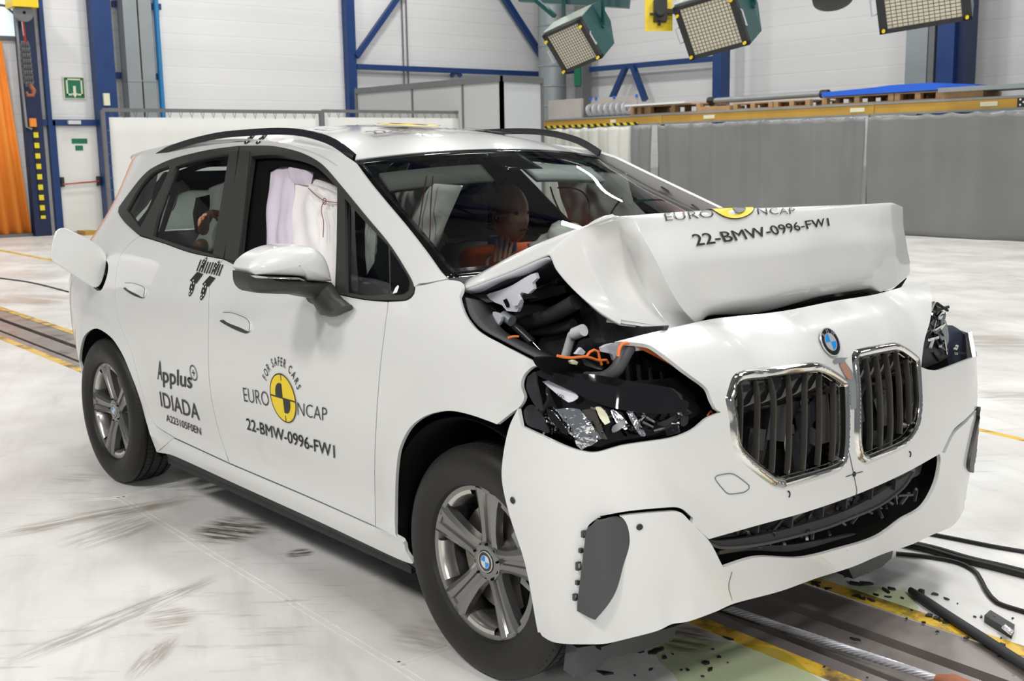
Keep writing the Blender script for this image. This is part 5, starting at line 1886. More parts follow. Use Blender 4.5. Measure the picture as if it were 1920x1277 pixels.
# lower intake: long curved blade, cross ribs, broken bits
up_ = LF([(1323, 1012), (1421, 986), (1515, 960), (1609, 927), (1693, 890), (1750, 862), (1752, 890), (1700, 930), (1620, 965), (1551, 985), (1440, 1008), (1361, 1020)], True)
panel('intake_mesh', FRONT, up_, mat('dusty_radiator_mesh', (.045, .038, .038), .55, noise=.5, nscale=40), car, res=.03, thick=.004, off=-.048, extra=lambda u, v, q: .006 * math.sin(60 * u) * math.sin(90 * v))
blade = LF([(1323, 1014), (1361, 1029), (1440, 1022), (1551, 994), (1610, 971), (1659, 949), (1702, 915), (1722, 886), (1702, 898), (1650, 932), (1600, 958), (1551, 976), (1440, 1006), (1361, 1017)], True)
panel('intake_blade', FRONT, blade, M['dark'], car, res=.03, thick=.012, off=-.020, extra=lambda u, v, q: .004)
P = [FRONT.pt(*FRONT.hit(*p), -.014) for p in curve([(1330, 1019), (1361, 1030), (1440, 1023), (1551, 995), (1610, 972), (1659, 950), (1702, 917), (1722, 888)], False, 8)]
m_ = MB(); m_.tube(P, .004, 6); m_.build('blade_edge', M['grey_trim'], car, sm=True)
low = LF([(1345, 1050), (1421, 1040), (1505, 1041), (1585, 1020), (1620, 1008), (1505, 1028), (1400, 1033)], True)
panel('intake_lower_blade', FRONT, low, M['dark'], car, res=.03, thick=.01, off=-.03)
low = LF([(1359, 1038), (1420, 1026), (1421, 1032), (1359, 1044)], True)
panel('scuffed_strip', FRONT, low, M['slat'], car, res=.03, thick=.004, off=-.02)
for i, (px_, py_, h_) in enumerate(((1426, 990, 10), (1490, 978, 12), (1548, 955, 16), (1592, 940, 14), (1640, 926, 12), (1684, 910, 10))):
    a, b = FRONT.hit(px_, py_ - h_), FRONT.hit(px_ - 2, py_ + h_)
    m_ = MB(); m_.bar(FRONT.pt(*a, -.02), FRONT.pt(*b, -.02), .006, .03, up=(1, 0, 0)); m_.build('intake_rib', M['dark'], car)
for i in range(46):
    t = rj.random()
    px_ = 1400 + 330 * t; py_ = 1018 - 105 * t + rj.uniform(-18, 22)
    if i % 3 == 0:
        py_ -= 28
    a = FRONT.hit(px_, py_)
    p = FRONT.pt(*a, -.034)
    m_ = MB()
    R_ = Matrix.Translation(p) @ Matrix.Rotation(rj.uniform(-1, 1), 4, 'X') @ Matrix.Rotation(rj.uniform(-.6, .6), 4, 'Y')
    m_.box((-.004, -rj.uniform(.01, .05), -.003), (.004, rj.uniform(.01, .05), rj.uniform(.002, .012)), R_)
    m_.build('broken_grille_piece', (M['darkgloss'], M['dark'], M['grey_trim'], M['slat'])[i % 4], car)

for i in range(26):
    t = rj.random()
    px_, py_ = 1430 + 310 * t, 1030 - 105 * t ** 1.25 + rj.uniform(-10, 8)
    a = FRONT.hit(px_, py_)
    R_ = Matrix.Translation(FRONT.pt(*a, -.030)) @ Matrix.Rotation(rj.uniform(-1.2, 1.2), 4, 'X') @ Matrix.Rotation(rj.uniform(-.9, .9), 4, 'Z')
    m_ = MB(); m_.box((-.004, -rj.uniform(.01, .045), -.0025), (.004, rj.uniform(.01, .04), rj.uniform(.001, .006)), R_)
    m_.build('broken_grille_piece', (M['grey_trim'], M['darkgloss'], M['duct'])[0 if i % 5 else 2] if i % 2 else M['darkgloss'], car)

# corner trims
tn = panel('corner_trim', FRONT, inset(trimN, .001), M['grey_trim'], car, res=.02, thick=.012, off=.010,
           extra=lambda u, v, q: .016 * smooth(0, .06, u - trimN[0][0] - .05 * (v - .5)) - .030 * smooth(.06, .15, u - trimN[0][0]))
for px_, py_, w in ((1096, 1000, 9), (1090, 1031, 6), (1086, 1060, 11), (1084, 1091, 6), (1080, 1118, 9)):
    a = FRONT.hit(px_, py_)
    m_ = MB(); p = FRONT.pt(*a, .004); s_ = w * .0006
    for q in ((-s_, -s_ * 1.5, s_ * .4), (s_, -s_ * 1.5, s_ * .4)):
        m_.box(p + Vector((-.004 , q[0] - .0015, -s_ * 1.5)), p + Vector((.004, q[0] + .0015, s_ * 1.5)))
    m_.box(p + Vector((-.004, -s_, s_ * 1.2)), p + Vector((.004, s_, s_ * 1.6))); m_.box(p + Vector((-.004, -s_, -s_ * 1.6)), p + Vector((.004, s_, -s_ * 1.2)))
    m_.build('trim_tab', M['grey_trim'], tn)
panel('corner_trim', FRONT, inset(trimF, .001), M['satin'], car, res=.02, thick=.012, off=.012)
for px_, py_, r_ in ((962, 938, .0095), (1199, 988, .0085)):
    a = FRONT.hit(px_, py_); n = FRONT.nor(*a)
    m_ = MB(); Q = n.to_track_quat('Z', 'Y').to_matrix().to_4x4()
    m_.lathe([(0, .002), (r_ * .8, .002), (r_, .0)], Matrix.Translation(FRONT.pt(*a, .002)) @ Q, 20); m_.build('parking_sensor', M['dark'], car, sm=True)
# round sensors shown as dark crescents
for px_, py_ in ((1476, 928), (1704, 853)):
    a = FRONT.hit(px_, py_); n = FRONT.nor(*a); Q = n.to_track_quat('Z', 'Y').to_matrix().to_4x4()
    m_ = MB(); T_ = Matrix.Translation(FRONT.pt(*a, .001)) @ Q
    m_.tube([T_ @ Vector((.010 * math.cos(t), .010 * math.sin(t), 0)) for t in [-.9 + 2.4 * i / 12 + (0 if px_ < 1600 else 0) for i in range(13)]], .0022, 6); m_.build('sensor_ring', M['dark'], car, sm=True)


def seam(name, skin, pts, closed, w, m='ink', off=.0012):
    P = [skin.pt(*skin.hit(*p), off) for p in curve(pts, closed, 5)]
    mb = MB(); mb.tube(P, w, 5, closed=closed); return mb.build(name, M[m], car)
seam('tow_cover_gap', FRONT, [(1340, 896), (1352, 890), (1375, 889), (1404, 910), (1404, 916), (1394, 923), (1366, 926), (1356, 918)], True, .0012, 'frame_grey')
seam('bumper_centre_line', FRONT, [(1592, 850), (1600, 888), (1606, 920), (1604, 930)], False, .0009)
seam('bumper_centre_line', FRONT, [(1586, 894), (1600, 889), (1617, 884)], False, .0012)
a = FRONT.hit(1601, 889); m_ = MB(); Q = FRONT.nor(*a).to_track_quat('Z', 'Y').to_matrix().to_4x4(); m_.lathe([(0, .003), (.006, .003), (.008, 0)], Matrix.Translation(FRONT.pt(*a, .001)) @ Q, 16); m_.build('centre_mark', M['dark'], car)
seam('bumper_centre_line', FRONT, [(1587, 1031), (1592, 1040), (1593, 1051)], False, .0010)
seam('lip_fold', FRONT, [(1372, 1072), (1366, 1100), (1374, 1131)], False, .0012, 'frame_grey')
# undertray hanging below
tray = [C(x, y, 'x', 3.02) for x, y in ((1082, 1215), (1130, 1207), (1200, 1190), (1270, 1172), (1262, 1200), (1200, 1222), (1140, 1235), (1110, 1262), (1076, 1270))]
m_ = MB(); m_.prism(tray, (-.05, .01, .0)); m_.build('hanging_undertray', M['grey_trim'], car)
tray = [C(x, y, 'x', 3.16) for x, y in ((1590, 1064), (1675, 1030), (1672, 1046), (1655, 1062), (1600, 1086))]
m_ = MB(); m_.prism(tray, (-.16, .02, .0)); m_.build('tow_bracket', M['darkgloss'], car)
m_ = MB(); m_.box((2.7, -.50, .19), (3.05, .50, .23)); m_.build('undertray', M['dark'], car)

# ================================================================== HEADLAMPS
def lampz(name, pts, m, off, thick=.004, par=None, res=.02, extra=None):
    return panel(name, FRONT, LF(pts, True, 5), M[m], par or car, res=res, thick=thick, off=off, extra=extra)


HL = lampz('headlamp', [(973, 760, 1), (990, 753, 1), (979, 725), (984, 702), (1004, 687), (1060, 688), (1140, 690), (1290, 720), (1325, 745), (1350, 773, 1), (1327, 784), (1300, 806), (1261, 821), (1169, 835), (1119, 848), (1089, 846), (1055, 835), (1009, 814), (977, 799)], 'gloss', -.060, .01)
HL['label'] = 'smashed black headlamp with silver reflectors'
lampz('lamp_bezel', [(1003, 712, 1), (1020, 710), (1043, 716), (1058, 726), (1076, 741), (1064, 751), (1056, 753, 1), (1038, 741)], 'metal_white', -.030, .004, HL)
lampz('daytime_light', [(1018, 768, 1), (1064, 764), (1082, 767, 1), (1106, 796), (1126, 824, 1), (1104, 838), (1086, 843, 1), (1072, 822), (1040, 803), (1020, 784)], 'reflector', -.022, .004, HL, extra=lambda u, v, q: .004 * math.sin(u * 240) * math.sin(v * 30))
lampz('daytime_light', [(1074, 826, 1), (1100, 820), (1118, 830, 1), (1088, 845, 1), (1078, 838)], 'reflector', -.014, .004, HL)
lampz('reflector_bowl', [(1083, 768, 1), (1110, 764, 1), (1124, 795), (1140, 826, 1), (1128, 824)], 'slat', -.030, .004, HL)
lampz('amber_band', [(1113, 762, 1), (1124, 762), (1138, 776), (1145, 792, 1), (1134, 797, 1), (1122, 782)], 'cream', -.026, .004, HL)
lampz('projector_lens', [(1146, 768), (1158, 772), (1174, 785), (1186, 800), (1176, 806), (1160, 795)], 'reflector', -.030, .006, HL)
lampz('reflector_bowl', [(1180, 772, 1), (1195, 775), (1216, 806), (1222, 818), (1212, 820), (1196, 800)], 'reflector', -.034, .006, HL)
lampz('chrome_chip', [(1150, 800), (1176, 787), (1178, 793), (1166, 806), (1150, 812)], 'chrome', -.026, .004, HL)
lampz('lamp_shroud', [(1020, 764, 1), (1032, 771), (1052, 795), (1064, 812, 1), (1056, 814), (1040, 800), (1024, 782)], 'gloss', -.010, .005, HL)
lampz('broken_lens_piece', [(1240, 795), (1262, 786), (1278, 776), (1272, 790), (1258, 800)], 'darkgloss', -.022, .004, HL)
lampz('broken_lens_piece', [(1253, 802, 1), (1280, 794, 1), (1284, 812, 1), (1258, 819, 1)], 'lens', -.018, .003, HL)
lampz('broken_lens_piece', [(1286, 784), (1300, 780), (1298, 796), (1288, 800)], 'darkgloss', -.02, .004, HL)
for i in range(40):
    t = rj.random(); px_ = 1000 + 300 * t; py_ = 762 + 62 * rj.random() * (1 - .4 * t) + 5
    a = FRONT.hit(px_, py_); p = FRONT.pt(*a, -.035)
    R_ = Matrix.Translation(p) @ Matrix.Rotation(rj.uniform(-1.5, 1.5), 4, 'X') @ Matrix.Rotation(rj.uniform(-.8, .8), 4, 'Z')
    m_ = MB(); m_.box((-.003, -rj.uniform(.008, .028), -.002), (.003, rj.uniform(.008, .02), .003), R_); m_.build('lamp_splinter', (M['chrome'], M['gloss'], M['reflector'], M['lens'])[i % 4], HL)
# upper black housing swath
lampz('lamp_top_cover', [(1002, 700), (1016, 694), (1078, 706), (1146, 722), (1230, 742), (1290, 752), (1284, 772), (1215, 775), (1146, 764), (1100, 748), (1078, 737), (1032, 716)], 'gloss', -.012, .006, HL, extra=lambda u, v, q: .01 * math.sin(u * 30))
lampz('lamp_side_cover', [(986, 706, 1), (1002, 696), (1004, 720), (1012, 755), (1014, 770), (1000, 760), (984, 728)], 'darkgloss', -.006, .006, HL)
lampz('fender_liner_piece', [(974, 770), (990, 758), (1010, 782), (1022, 812), (1004, 806), (980, 796)], 'darkgloss', -.016, .006, HL)
# lettering on the bezel
o_ = sticker_text('bezel_lettering', FRONT, 'LED', (1035, 740), (1049, 746), (1037, 735), M['ink'], HL, .02, off=-.023)

# far headlamp
HR = lampz('headlamp', [(1729, 686, 1), (1738, 640), (1744, 600), (1752, 572), (1768, 590), (1778, 615), (1800, 624), (1826, 664, 1), (1800, 680), (1760, 692)], 'darkgloss', -.075, .004)
HR['label'] = 'far headlamp, broken, with crumpled foil and dark blue liner'
def plate(name, pts, ax, val, vec, m, par=None):
    mb = MB(); P = [C(p[0], p[1], ax, val) for p in curve(pts, True, 8)]
    mb.prism(P, vec); return mb.build(name, M[m] if isinstance(m, str) else m, par or car)
plate('crushed_reflector', [(1748, 566), (1760, 572), (1768, 590), (1777, 612), (1779, 640), (1774, 652), (1762, 640), (1752, 612), (1742, 640), (1734, 670), (1729, 676), (1736, 630), (1744, 600)], 'x', 3.15, (-.03, 0, .0), 'gloss')
plate('grey_lens_piece', [(1760, 604), (1768, 596), (1777, 614), (1779, 640), (1773, 654), (1762, 638), (1754, 624)], 'x', 3.158, (-.006, 0, 0), 'duct', HR)
for q in range(14):
    p = C(1738 + 34 * rj.random(), 576 + 80 * rj.random(), 'x', 3.162)
    m_ = MB(); R_ = Matrix.Translation(p) @ Matrix.Rotation(rj.uniform(-1.6, 1.6), 4, 'X') @ Matrix.Rotation(rj.uniform(-.8, .8), 4, 'Z'); m_.box((-.003, -rj.uniform(.012, .04), -.003), (.003, rj.uniform(.01, .03), .006), R_); m_.build('foil_fold', (M['chrome'], M['reflector'], M['darkgloss'])[q % 3], HR)
plate('fender_liner', [(1777, 611), (1796, 616), (1812, 632), (1824, 650), (1832, 668), (1800, 682), (1765, 690), (1735, 684), (1745, 650), (1772, 652)], 'x', 3.135, (-.02, 0, 0), mat('dark_blue_liner', (.035, .045, .075), .45))
for i in range(16):
    px_, py_ = 1738 + 60 * rj.random(), 640 + 40 * rj.random()
    if i < 7:
        px_, py_ = 1748 + 22 * rj.random(), 572 + 70 * rj.random()
    p = C(px_, py_, 'x', 3.165); R_ = Matrix.Translation(p) @ Matrix.Rotation(rj.uniform(-1.5, 1.5), 4, 'X') @ Matrix.Rotation(rj.uniform(-.5, .5), 4, 'Z')
    m_ = MB(); m_.box((-.004, -rj.uniform(.01, .03), -.002), (.004, rj.uniform(.01, .03), .004), R_); m_.build('lamp_splinter', (M['chrome'], M['gloss'], M['darkgloss'], M['metal_white'])[i % 4], HR)

# ================================================================== BONNET
# columns of control points, from the windscreen over the crest to the buckled front fold
def K(px_, py_, x):
    return C(px_, py_, 'x', x)
HC = [
    # row:   cowl                     rear half                      crest               upper            mid               lower             fold             tuck
    [C(867, 541, 'y', -.800), C(948, 510, 'y', -.772), K(1026, 478, 2.800), K(1043, 506, 2.825), K(1078, 546, 2.87), K(1125, 583, 2.935), K(1165, 606, 2.985)],
    [C(872, 530, 'y', -.765), C(958, 483, 'y', -.735), K(1078, 436, 2.865), K(1093, 470, 2.885), K(1122, 530, 2.915), K(1160, 582, 2.955), K(1205, 612, 3.000)],
    [C(880, 524, 'y', -.73), C(990, 468, 'y', -.69), K(1150, 407, 2.960), K(1168, 450, 2.940), K(1190, 500, 2.930), K(1222, 565, 2.975), K(1257, 621, 3.020)],
    [None, None, K(1182, 404, 2.965), K(1203, 440, 2.995), K(1243, 515, 3.045), K(1280, 580, 3.060), K(1304, 609, 3.040)],
    [None, None, K(1262, 398, 2.97), K(1272, 436, 3.015), K(1292, 500, 3.055), K(1315, 556, 3.055), K(1332, 592, 3.020)],
    [None, None, K(1365, 392, 2.98), K(1374, 432, 3.025), K(1392, 490, 3.065), K(1410, 552, 3.065), K(1421, 587, 3.025)],
    [None, None, K(1455, 389, 2.985), K(1464, 426, 3.03), K(1482, 480, 3.07), K(1496, 530, 3.065), K(1506, 565, 3.03)],
    [None, None, K(1530, 386, 2.985), K(1536, 420, 3.03), K(1541, 470, 3.05), K(1540, 520, 3.045), K(1537, 556, 3.025)],
    [None, None, K(1592, 384, 2.98), K(1604, 420, 3.015), K(1621, 460, 3.035), K(1636, 505, 3.03), K(1630, 541, 3.01)],
    [None, None, K(1640, 381.5, 2.965), K(1650, 420, 2.99), K(1660, 462, 2.995), K(1660, 515, 2.995), K(1652, 547, 2.995)],
    [None, None, K(1668, 380, 2.94), K(1673, 420, 2.955), K(1680, 462, 2.965), K(1680, 505, 2.965), K(1680, 536, 2.965)],
    [None, None, K(1692, 388, 2.88), K(1694, 420, 2.885), K(1700, 460, 2.89), K(1706, 495, 2.89), K(1706, 514, 2.89)],
]
nC = len(HC)
for i in range(3, nC):
    cr = HC[i][2]
    y = cr.y
    yc = max(-.80, min(.82, y * (1.06 if i < nC - 1 else 1.0)))
    xc = 2.66 - .10 * (abs(yc) / .8) ** 2.2
    HC[i][0] = Vector((xc, yc, 1.075 + .02 * (1 - (yc / .8) ** 2)))
    HC[i][1] = HC[i][0].lerp(cr, .5) + Vector((0, 0, .012))
for i in range(nC):
    f = HC[i][6]
    HC[i].append(f + Vector((-.055, 0, -.004)))
rowU = []
for c in HC:
    d = [0.0]
    for a, b in zip(c[:-1], c[1:]):
        d.append(d[-1] + 1.0)
    rowU.append([Pchip([(t, p[k]) for t, p in zip(d, c)]) for k in range(3)])
# smoothed crossing parameter, kept tight so folds stay sharp
HCACHE = {}


def hood_fn(u, v):
    """u: 0..nC-1 across, v: 0..7 from windscreen to fold"""
    key = round(v, 5)
    if key not in HCACHE:
        P = [Vector([f[k](v) for k in range(3)]) for f in rowU]
        HCACHE[key] = ([Pchip([(i, p[k]) for i, p in enumerate(P)]) for k in range(3)], P)
    f, P = HCACHE[key]
    if u < 4 or u > 6.3:
        i = min(int(u), nC - 2)
        t = u - i
        t = t + (t * t * (3 - 2 * t) - t) * .35
        q = P[i].lerp(P[i + 1], t)
        w = 1 - smooth(3.2, 4.0, u) if u < 5 else smooth(6.3, 7.0, u) * .8
        w *= smooth(2.0, 2.6, v)
        return tuple(q * w + Vector((f[0](u), f[1](u), f[2](u))) * (1 - w))
    return (f[0](u), f[1](u), f[2](u))


HOOD = Skin(hood_fn, 0, nC - 1, 0, 7, 110, 70)
HOOD.side = -1
rows = []
for j in range(85):
    v = 7 * j / 84
    rows.append([Vector(hood_fn((nC - 1) * i / 143, v)) for i in range(144)])
hood = grid('bonnet', rows, M['paint'], car, thick=.0, flip=True, ang=60)
m_ = hood.modifiers.new('sol', 'SOLIDIFY'); m_.thickness = .010; m_.offset = -1
hood['label'] = 'crumpled bonnet buckled into a high ridge'
# dark rear underside lip along the near side edge
U = [Vector(hood_fn(0, 2.0 * i / 12)) for i in range(13)]
m_ = MB()
for a, b in zip(U[:-1], U[1:]):
    pass
rows = [[p + Vector((0, .004, -.006)) for p in U], [p + Vector((.004, .03, -.016 - .004 * math.sin(i))) for i, p in enumerate(U)], [p + Vector((0, .07, -.022)) for p in U], [p + Vector((0, .12, -.05)) for p in U]]
grid('bonnet_inner_frame', rows[:2], M['metal_white'], hood, thick=.003)
grid('bonnet_inner_frame', rows[1:], M['darkgloss'], hood, thick=.003)
# black strip behind the fold, painting the shade of the gap
rows = []
for j in range(3):
    rows.append([Vector(hood_fn(1 + (nC - 2.0) * i / 50, 6.4)) + Vector((-.03 * j, 0, -.012 - .05 * j)) for i in range(51)])
grid('gap_shade_strip', rows, M['black'], hood, thick=.003)
# black box filling the engine space, added to keep it dark
m_ = MB(); m_.box((2.45, -.55, .25), (2.95, .60, .93)); m_.build('engine_dark_fill', M['black'], car)

# ================================================================== ENGINE BAY SEEN THROUGH THE SIDE GAP
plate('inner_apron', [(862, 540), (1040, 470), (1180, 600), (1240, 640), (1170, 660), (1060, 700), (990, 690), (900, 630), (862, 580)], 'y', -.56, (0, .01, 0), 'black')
plate('strut_tower', [(1090, 560), (1180, 610), (1245, 612), (1240, 625), (1160, 660), (1110, 640)], 'y', -.60, (0, .02, 0), 'darkgloss')
# rubber seal strip along the fender edge
FE_ = [(868, 552), (876, 584), (893, 606), (912, 619), (941, 634), (970, 650), (1000, 665), (1015, 675)]
rows = []
for j in range(3):
    r_ = []
    for q in curve(FE_, False, 6):
        a = SIDE.hit(q[0] + 1 * j, q[1] - 1 * j)
        r_.append(SIDE.pt(a[0], a[1], -.014 - .016 * j) + Vector((0, .028 * j, -.002 - .004 * j)))
    rows.append(r_)
grid('fender_seal', rows, M['grey_trim'], car, thick=.004)
plate('hinge_corner', [(864, 545), (902, 548), (905, 570), (912, 608), (898, 602), (878, 584), (866, 560)], 'y', -.72, (0, .02, 0), 'darkgloss')
plate('hood_hinge', [(912, 553), (935, 545), (960, 535), (985, 520), (1003, 512), (1006, 522), (998, 530), (1000, 542), (990, 551), (978, 548), (972, 555), (976, 566), (969, 585), (957, 584), (950, 583), (941, 572), (930, 568), (920, 563)], 'y', -.74, (0, .012, 0), 'metal_white')
plate('hinge_slot', [(943, 563), (949, 560), (955, 575), (950, 577)], 'y', -.744, (0, .002, 0), 'black')
plate('hinge_bracket', [(972, 552), (976, 562), (971, 572), (961, 575), (960, 566)], 'y', -.75, (0, .006, 0), 'pale_plastic')
plate('inner_bracket', [(924, 585), (940, 594), (934, 610), (925, 618), (914, 612), (922, 600)], 'y', -.745, (0, .01, 0), 'metal_white')
plate('ribbed_cover', [(995, 545), (1058, 535), (1062, 548), (1010, 562), (992, 566)], 'y', -.62, (0, .02, 0), 'dark')
plate('ribbed_cover', [(1006, 520), (1050, 512), (1056, 525), (1010, 535)], 'y', -.62, (0, .02, 0), 'darkgloss')
for i in range(6):
    m_ = MB(); a, b = C(1012 + i * 7, 518, 'y', -.64), C(1008 + i * 7, 530, 'y', -.64); m_.bar(a, b, .006, .006); m_.build('cover_rib', M['dark'], car)
def hose(name, pts, y, r, m):
    mb = MB(); P = [C(p[0], p[1], 'y', p[2] if len(p) > 2 else y) for p in pts]
    Q = [Vector(q) for q in curve([tuple(p) for p in P], False, .02, 3)]
    mb.tube(Q, r, 12); return mb.build(name, M[m], car, sm=True)
hose('large_hose', [(962, 610), (1000, 603), (1040, 588), (1080, 566)], -.66, .022, 'dark')
hose('gas_strut', [(909, 558), (930, 582), (950, 600), (975, 620), (998, 642)], -.70, .012, 'darkgloss')
hose('strut_rod', [(996, 638), (1016, 660)], -.70, .003, 'chrome')
hose('strut_clamp', [(944, 592), (960, 602)], -.715, .016, 'duct')
hose('small_hose', [(1000, 620), (1040, 618), (1075, 608)], -.63, .016, 'dark')
hose('washer_filler_neck', [(1060, 668), (1066, 648), (1072, 628), (1080, 622)], -.68, .012, 'pale_plastic')
hose('washer_filler_cap', [(1077, 626), (1094, 619)], -.69, .017, 'pale_plastic')
plate('black_box', [(1085, 640), (1110, 636), (1122, 655), (1112, 690), (1076, 686)], 'y', -.62, (0, .03, 0), 'darkgloss')
plate('junction_box', [(1010, 640), (1050, 620), (1066, 650), (1060, 680), (1020, 676)], 'y', -.62, (0, .03, 0), 'dark')
# folded black ledge over the lamp
hose('lamp_ledge', [(1010, 668, -.76), (1045, 690, -.76), (1090, 708, -.76), (1135, 708, -.75), (1158, 690, -.74), (1172, 664, -.72), (1180, 650, -.70)], -.76, .018, 'grey_trim')
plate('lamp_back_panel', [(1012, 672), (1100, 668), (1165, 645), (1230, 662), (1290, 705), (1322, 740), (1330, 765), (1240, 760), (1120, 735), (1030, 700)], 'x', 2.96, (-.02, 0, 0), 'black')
for i in range(5):
    m_ = MB(); a, b = C(1152 + i * 22, 675 + i * 5, 'x', 2.985), C(1156 + i * 22, 712 + i * 6, 'x', 2.985); m_.tube([a, b], .007, 8); m_.build('radiator_rib', M['darkgloss'], car, sm=True)
plate('crushed_strip', [(1180, 718), (1240, 712), (1272, 716), (1268, 724), (1200, 726)], 'x', 3.0, (-.01, 0, 0), 'slat')
plate('nose_edge_bracket', [(1128, 652), (1150, 644), (1215, 648), (1210, 656), (1160, 662), (1152, 676), (1148, 664), (1130, 660)], 'x', 3.00, (-.01, 0, 0), 'metal_white')
plate('clear_bracket', [(1090, 672), (1110, 670), (1134, 690), (1130, 694), (1096, 684)], 'x', 2.96, (-.006, 0, 0), 'metal_white')
plate('white_clip', [(1080, 664), (1090, 652), (1098, 660), (1094, 666)], 'x', 2.94, (-.01, 0, 0), 'metal_white')
plate('round_plug', [(1070, 678), (1077, 675), (1084, 679), (1082, 684), (1073, 683)], 'x', 2.97, (-.01, 0, 0), 'cream')
def wire(pts, x, r=.0035):
    P = [C(p[0], p[1], 'x', x) for p in curve(pts, False, 5)]
    m_ = MB(); m_.tube(P, r, 7); return m_.build('orange_wire', M['orange_wire'], car, sm=True)
wire([(1159, 668), (1161, 655), (1166, 646), (1178, 643), (1192, 647), (1226, 664), (1261, 683), (1286, 697)], 3.075, .0045)
wire([(1045, 667), (1058, 670), (1072, 671), (1100, 669), (1123, 676), (1137, 675), (1140, 681)], 2.99)
wire([(1100, 668), (1106, 660), (1114, 656), (1121, 659), (1124, 672), (1128, 684)], 2.99)
wire([(953, 633), (962, 631), (972, 631)], 2.80, .003)
wire([(1320, 726), (1322, 736), (1320, 745)], 3.10, .003)
wire([(1326, 780), (1333, 771), (1336, 777)], 3.16, .0025)


# ================================================================== STICKERS AND LETTERING
def flat_on(name, skin, V2, F, m, par, off=.0025):
    V = [skin.pt(a, b, off) for a, b in V2]
    n = skin.nor(*V2[0])
    T = []
    for q in F:
        nn = (V[q[1]] - V[q[0]]).cross(V[q[2]] - V[q[0]])
        T.append(q if nn.dot(n) > 0 else tuple(q)[::-1])
    return mk(name, V, T, M[m] if isinstance(m, str) else m, par, False)


def text_uv(name, skin, s, A, B, T, m, par, bold=0.0, off=.0025):
    v, f = text2d(s, bold)
    x0, x1 = v[:, 0].min(), v[:, 0].max()
    ch = text2d('E', bold)[0][:, 1].max()
    A, B, T = np.array(A), np.array(B), np.array(T)
    uv = A + np.outer((v[:, 0] - x0) / (x1 - x0), B - A) + np.outer(v[:, 1] / ch, T - A)
    return flat_on(name, skin, [tuple(p) for p in uv], f, m, par, off)


def disc_uv(skin, c, ex, ey, r0, r1, a0, a1, n=36):
    c, ex, ey = np.array(c), np.array(ex), np.array(ey)
    V, F = [], []
    for i in range(n + 1):
        a = a0 + (a1 - a0) * i / n
        for r in (r0, r1):
            V.append(tuple(c + ex * r * math.cos(a) + ey * r * math.sin(a)))
    for i in range(n):
        F.append((2 * i, 2 * i + 1, 2 * i + 3, 2 * i + 2))
    return V, F


def ncap_disc(skin, c, ex, ey, par, off=.0025):
    """yellow disc, black ring and cross, two black lobes"""
    V, F = disc_uv(skin, c, ex, ey, 0.001, .97, 0, 2 * PI, 40)
    flat_on('yellow_disc', skin, V, F, 'yellow', par, off)
    V, F = disc_uv(skin, c, ex, ey, .95, 1.0, 0, 2 * PI, 60)
    flat_on('disc_ring', skin, V, F, 'ink', par, off + .0006)
    c_, x_, y_ = np.array(c), np.array(ex), np.array(ey)
    def P(a, b):
        return tuple(c_ + x_ * a + y_ * b)
    w = .03
    flat_on('disc_cross', skin, [P(-.97, -w), P(.97, -w), P(.97, w), P(-.97, w), P(-w, -.97), P(w, -.97), P(w, .97), P(-w, .97)], [(0, 1, 2, 3), (4, 5, 6, 7)], 'ink', par, off + .0006)
    for sg in (1, -1):
        V = [P(0, 0)] + [P(0, .58 * sg)] + [P(-.12 * sg, .60 * sg)] + [P(-(.12 + .43 * math.sin(t)) * sg, (.12 + .48 * math.cos(t)) * sg) for t in [PI / 2 * i / 10 for i in range(1, 11)]] + [P(-.56 * sg, 0)]
        n = len(V)
        flat_on('disc_lobe', skin, V, [(0, i, i + 1) for i in range(1, n - 1)], 'ink', par, off + .0007)


fd, rd = FD[0], RD[0]
fdm, rdm = FD[1], RD[1]
c0 = np.array(SIDE.hit(531.5, 746.5))
rr = (np.array(SIDE.hit(524.7, 700)) - np.array(SIDE.hit(540.7, 793)))
R_ = np.linalg.norm(rr) / 2
ncap_disc(SIDE, c0, (R_, 0), (0, R_), fd)
S1 = 'FOR SAFER CARS'
wch = [text2d(ch, .012)[0] if ch != ' ' else None for ch in S1]
wd = [(.42 if v is None else v[:, 0].max() - v[:, 0].min() + .16) for v in wch]
tot = sum(wd)
acc = 0
a0_, a1_ = math.radians(158), math.radians(22)
sz = R_ * .50
for v, w_, ch in zip(wch, wd, S1):
    a = a0_ + (a1_ - a0_) * (acc + w_ / 2) / tot
    acc += w_
    if v is None:
        continue
    f = text2d(ch, .012)[1]
    v = v - np.array([(v[:, 0].min() + v[:, 0].max()) / 2, 0])
    ra = R_ * 1.30
    up_ = np.array([math.cos(a), math.sin(a)]); rt = np.array([math.sin(a), -math.cos(a)])
    k = ra * abs(a0_ - a1_) / tot
    uv = c0 + up_ * ra + np.outer(v[:, 0] * k * .92, rt) + np.outer(v[:, 1] * sz, up_)
    flat_on('arc_lettering', SIDE, [tuple(p) for p in uv], f, 'ink', fd)
sticker_text('brand_lettering', SIDE, 'EURO', (459, 752.5), (506, 762), (456, 726.5), M['ink'], fd, -.012)
sticker_text('brand_lettering', SIDE, 'NCAP', (559, 778), (614, 790), (558.5, 754), M['ink'], fd, -.012)
sticker_text('test_number', SIDE, '22-BMW-0996-FW1', (464, 804.5), (629, 858.5), (462, 783), M['ink'], fd, .010)
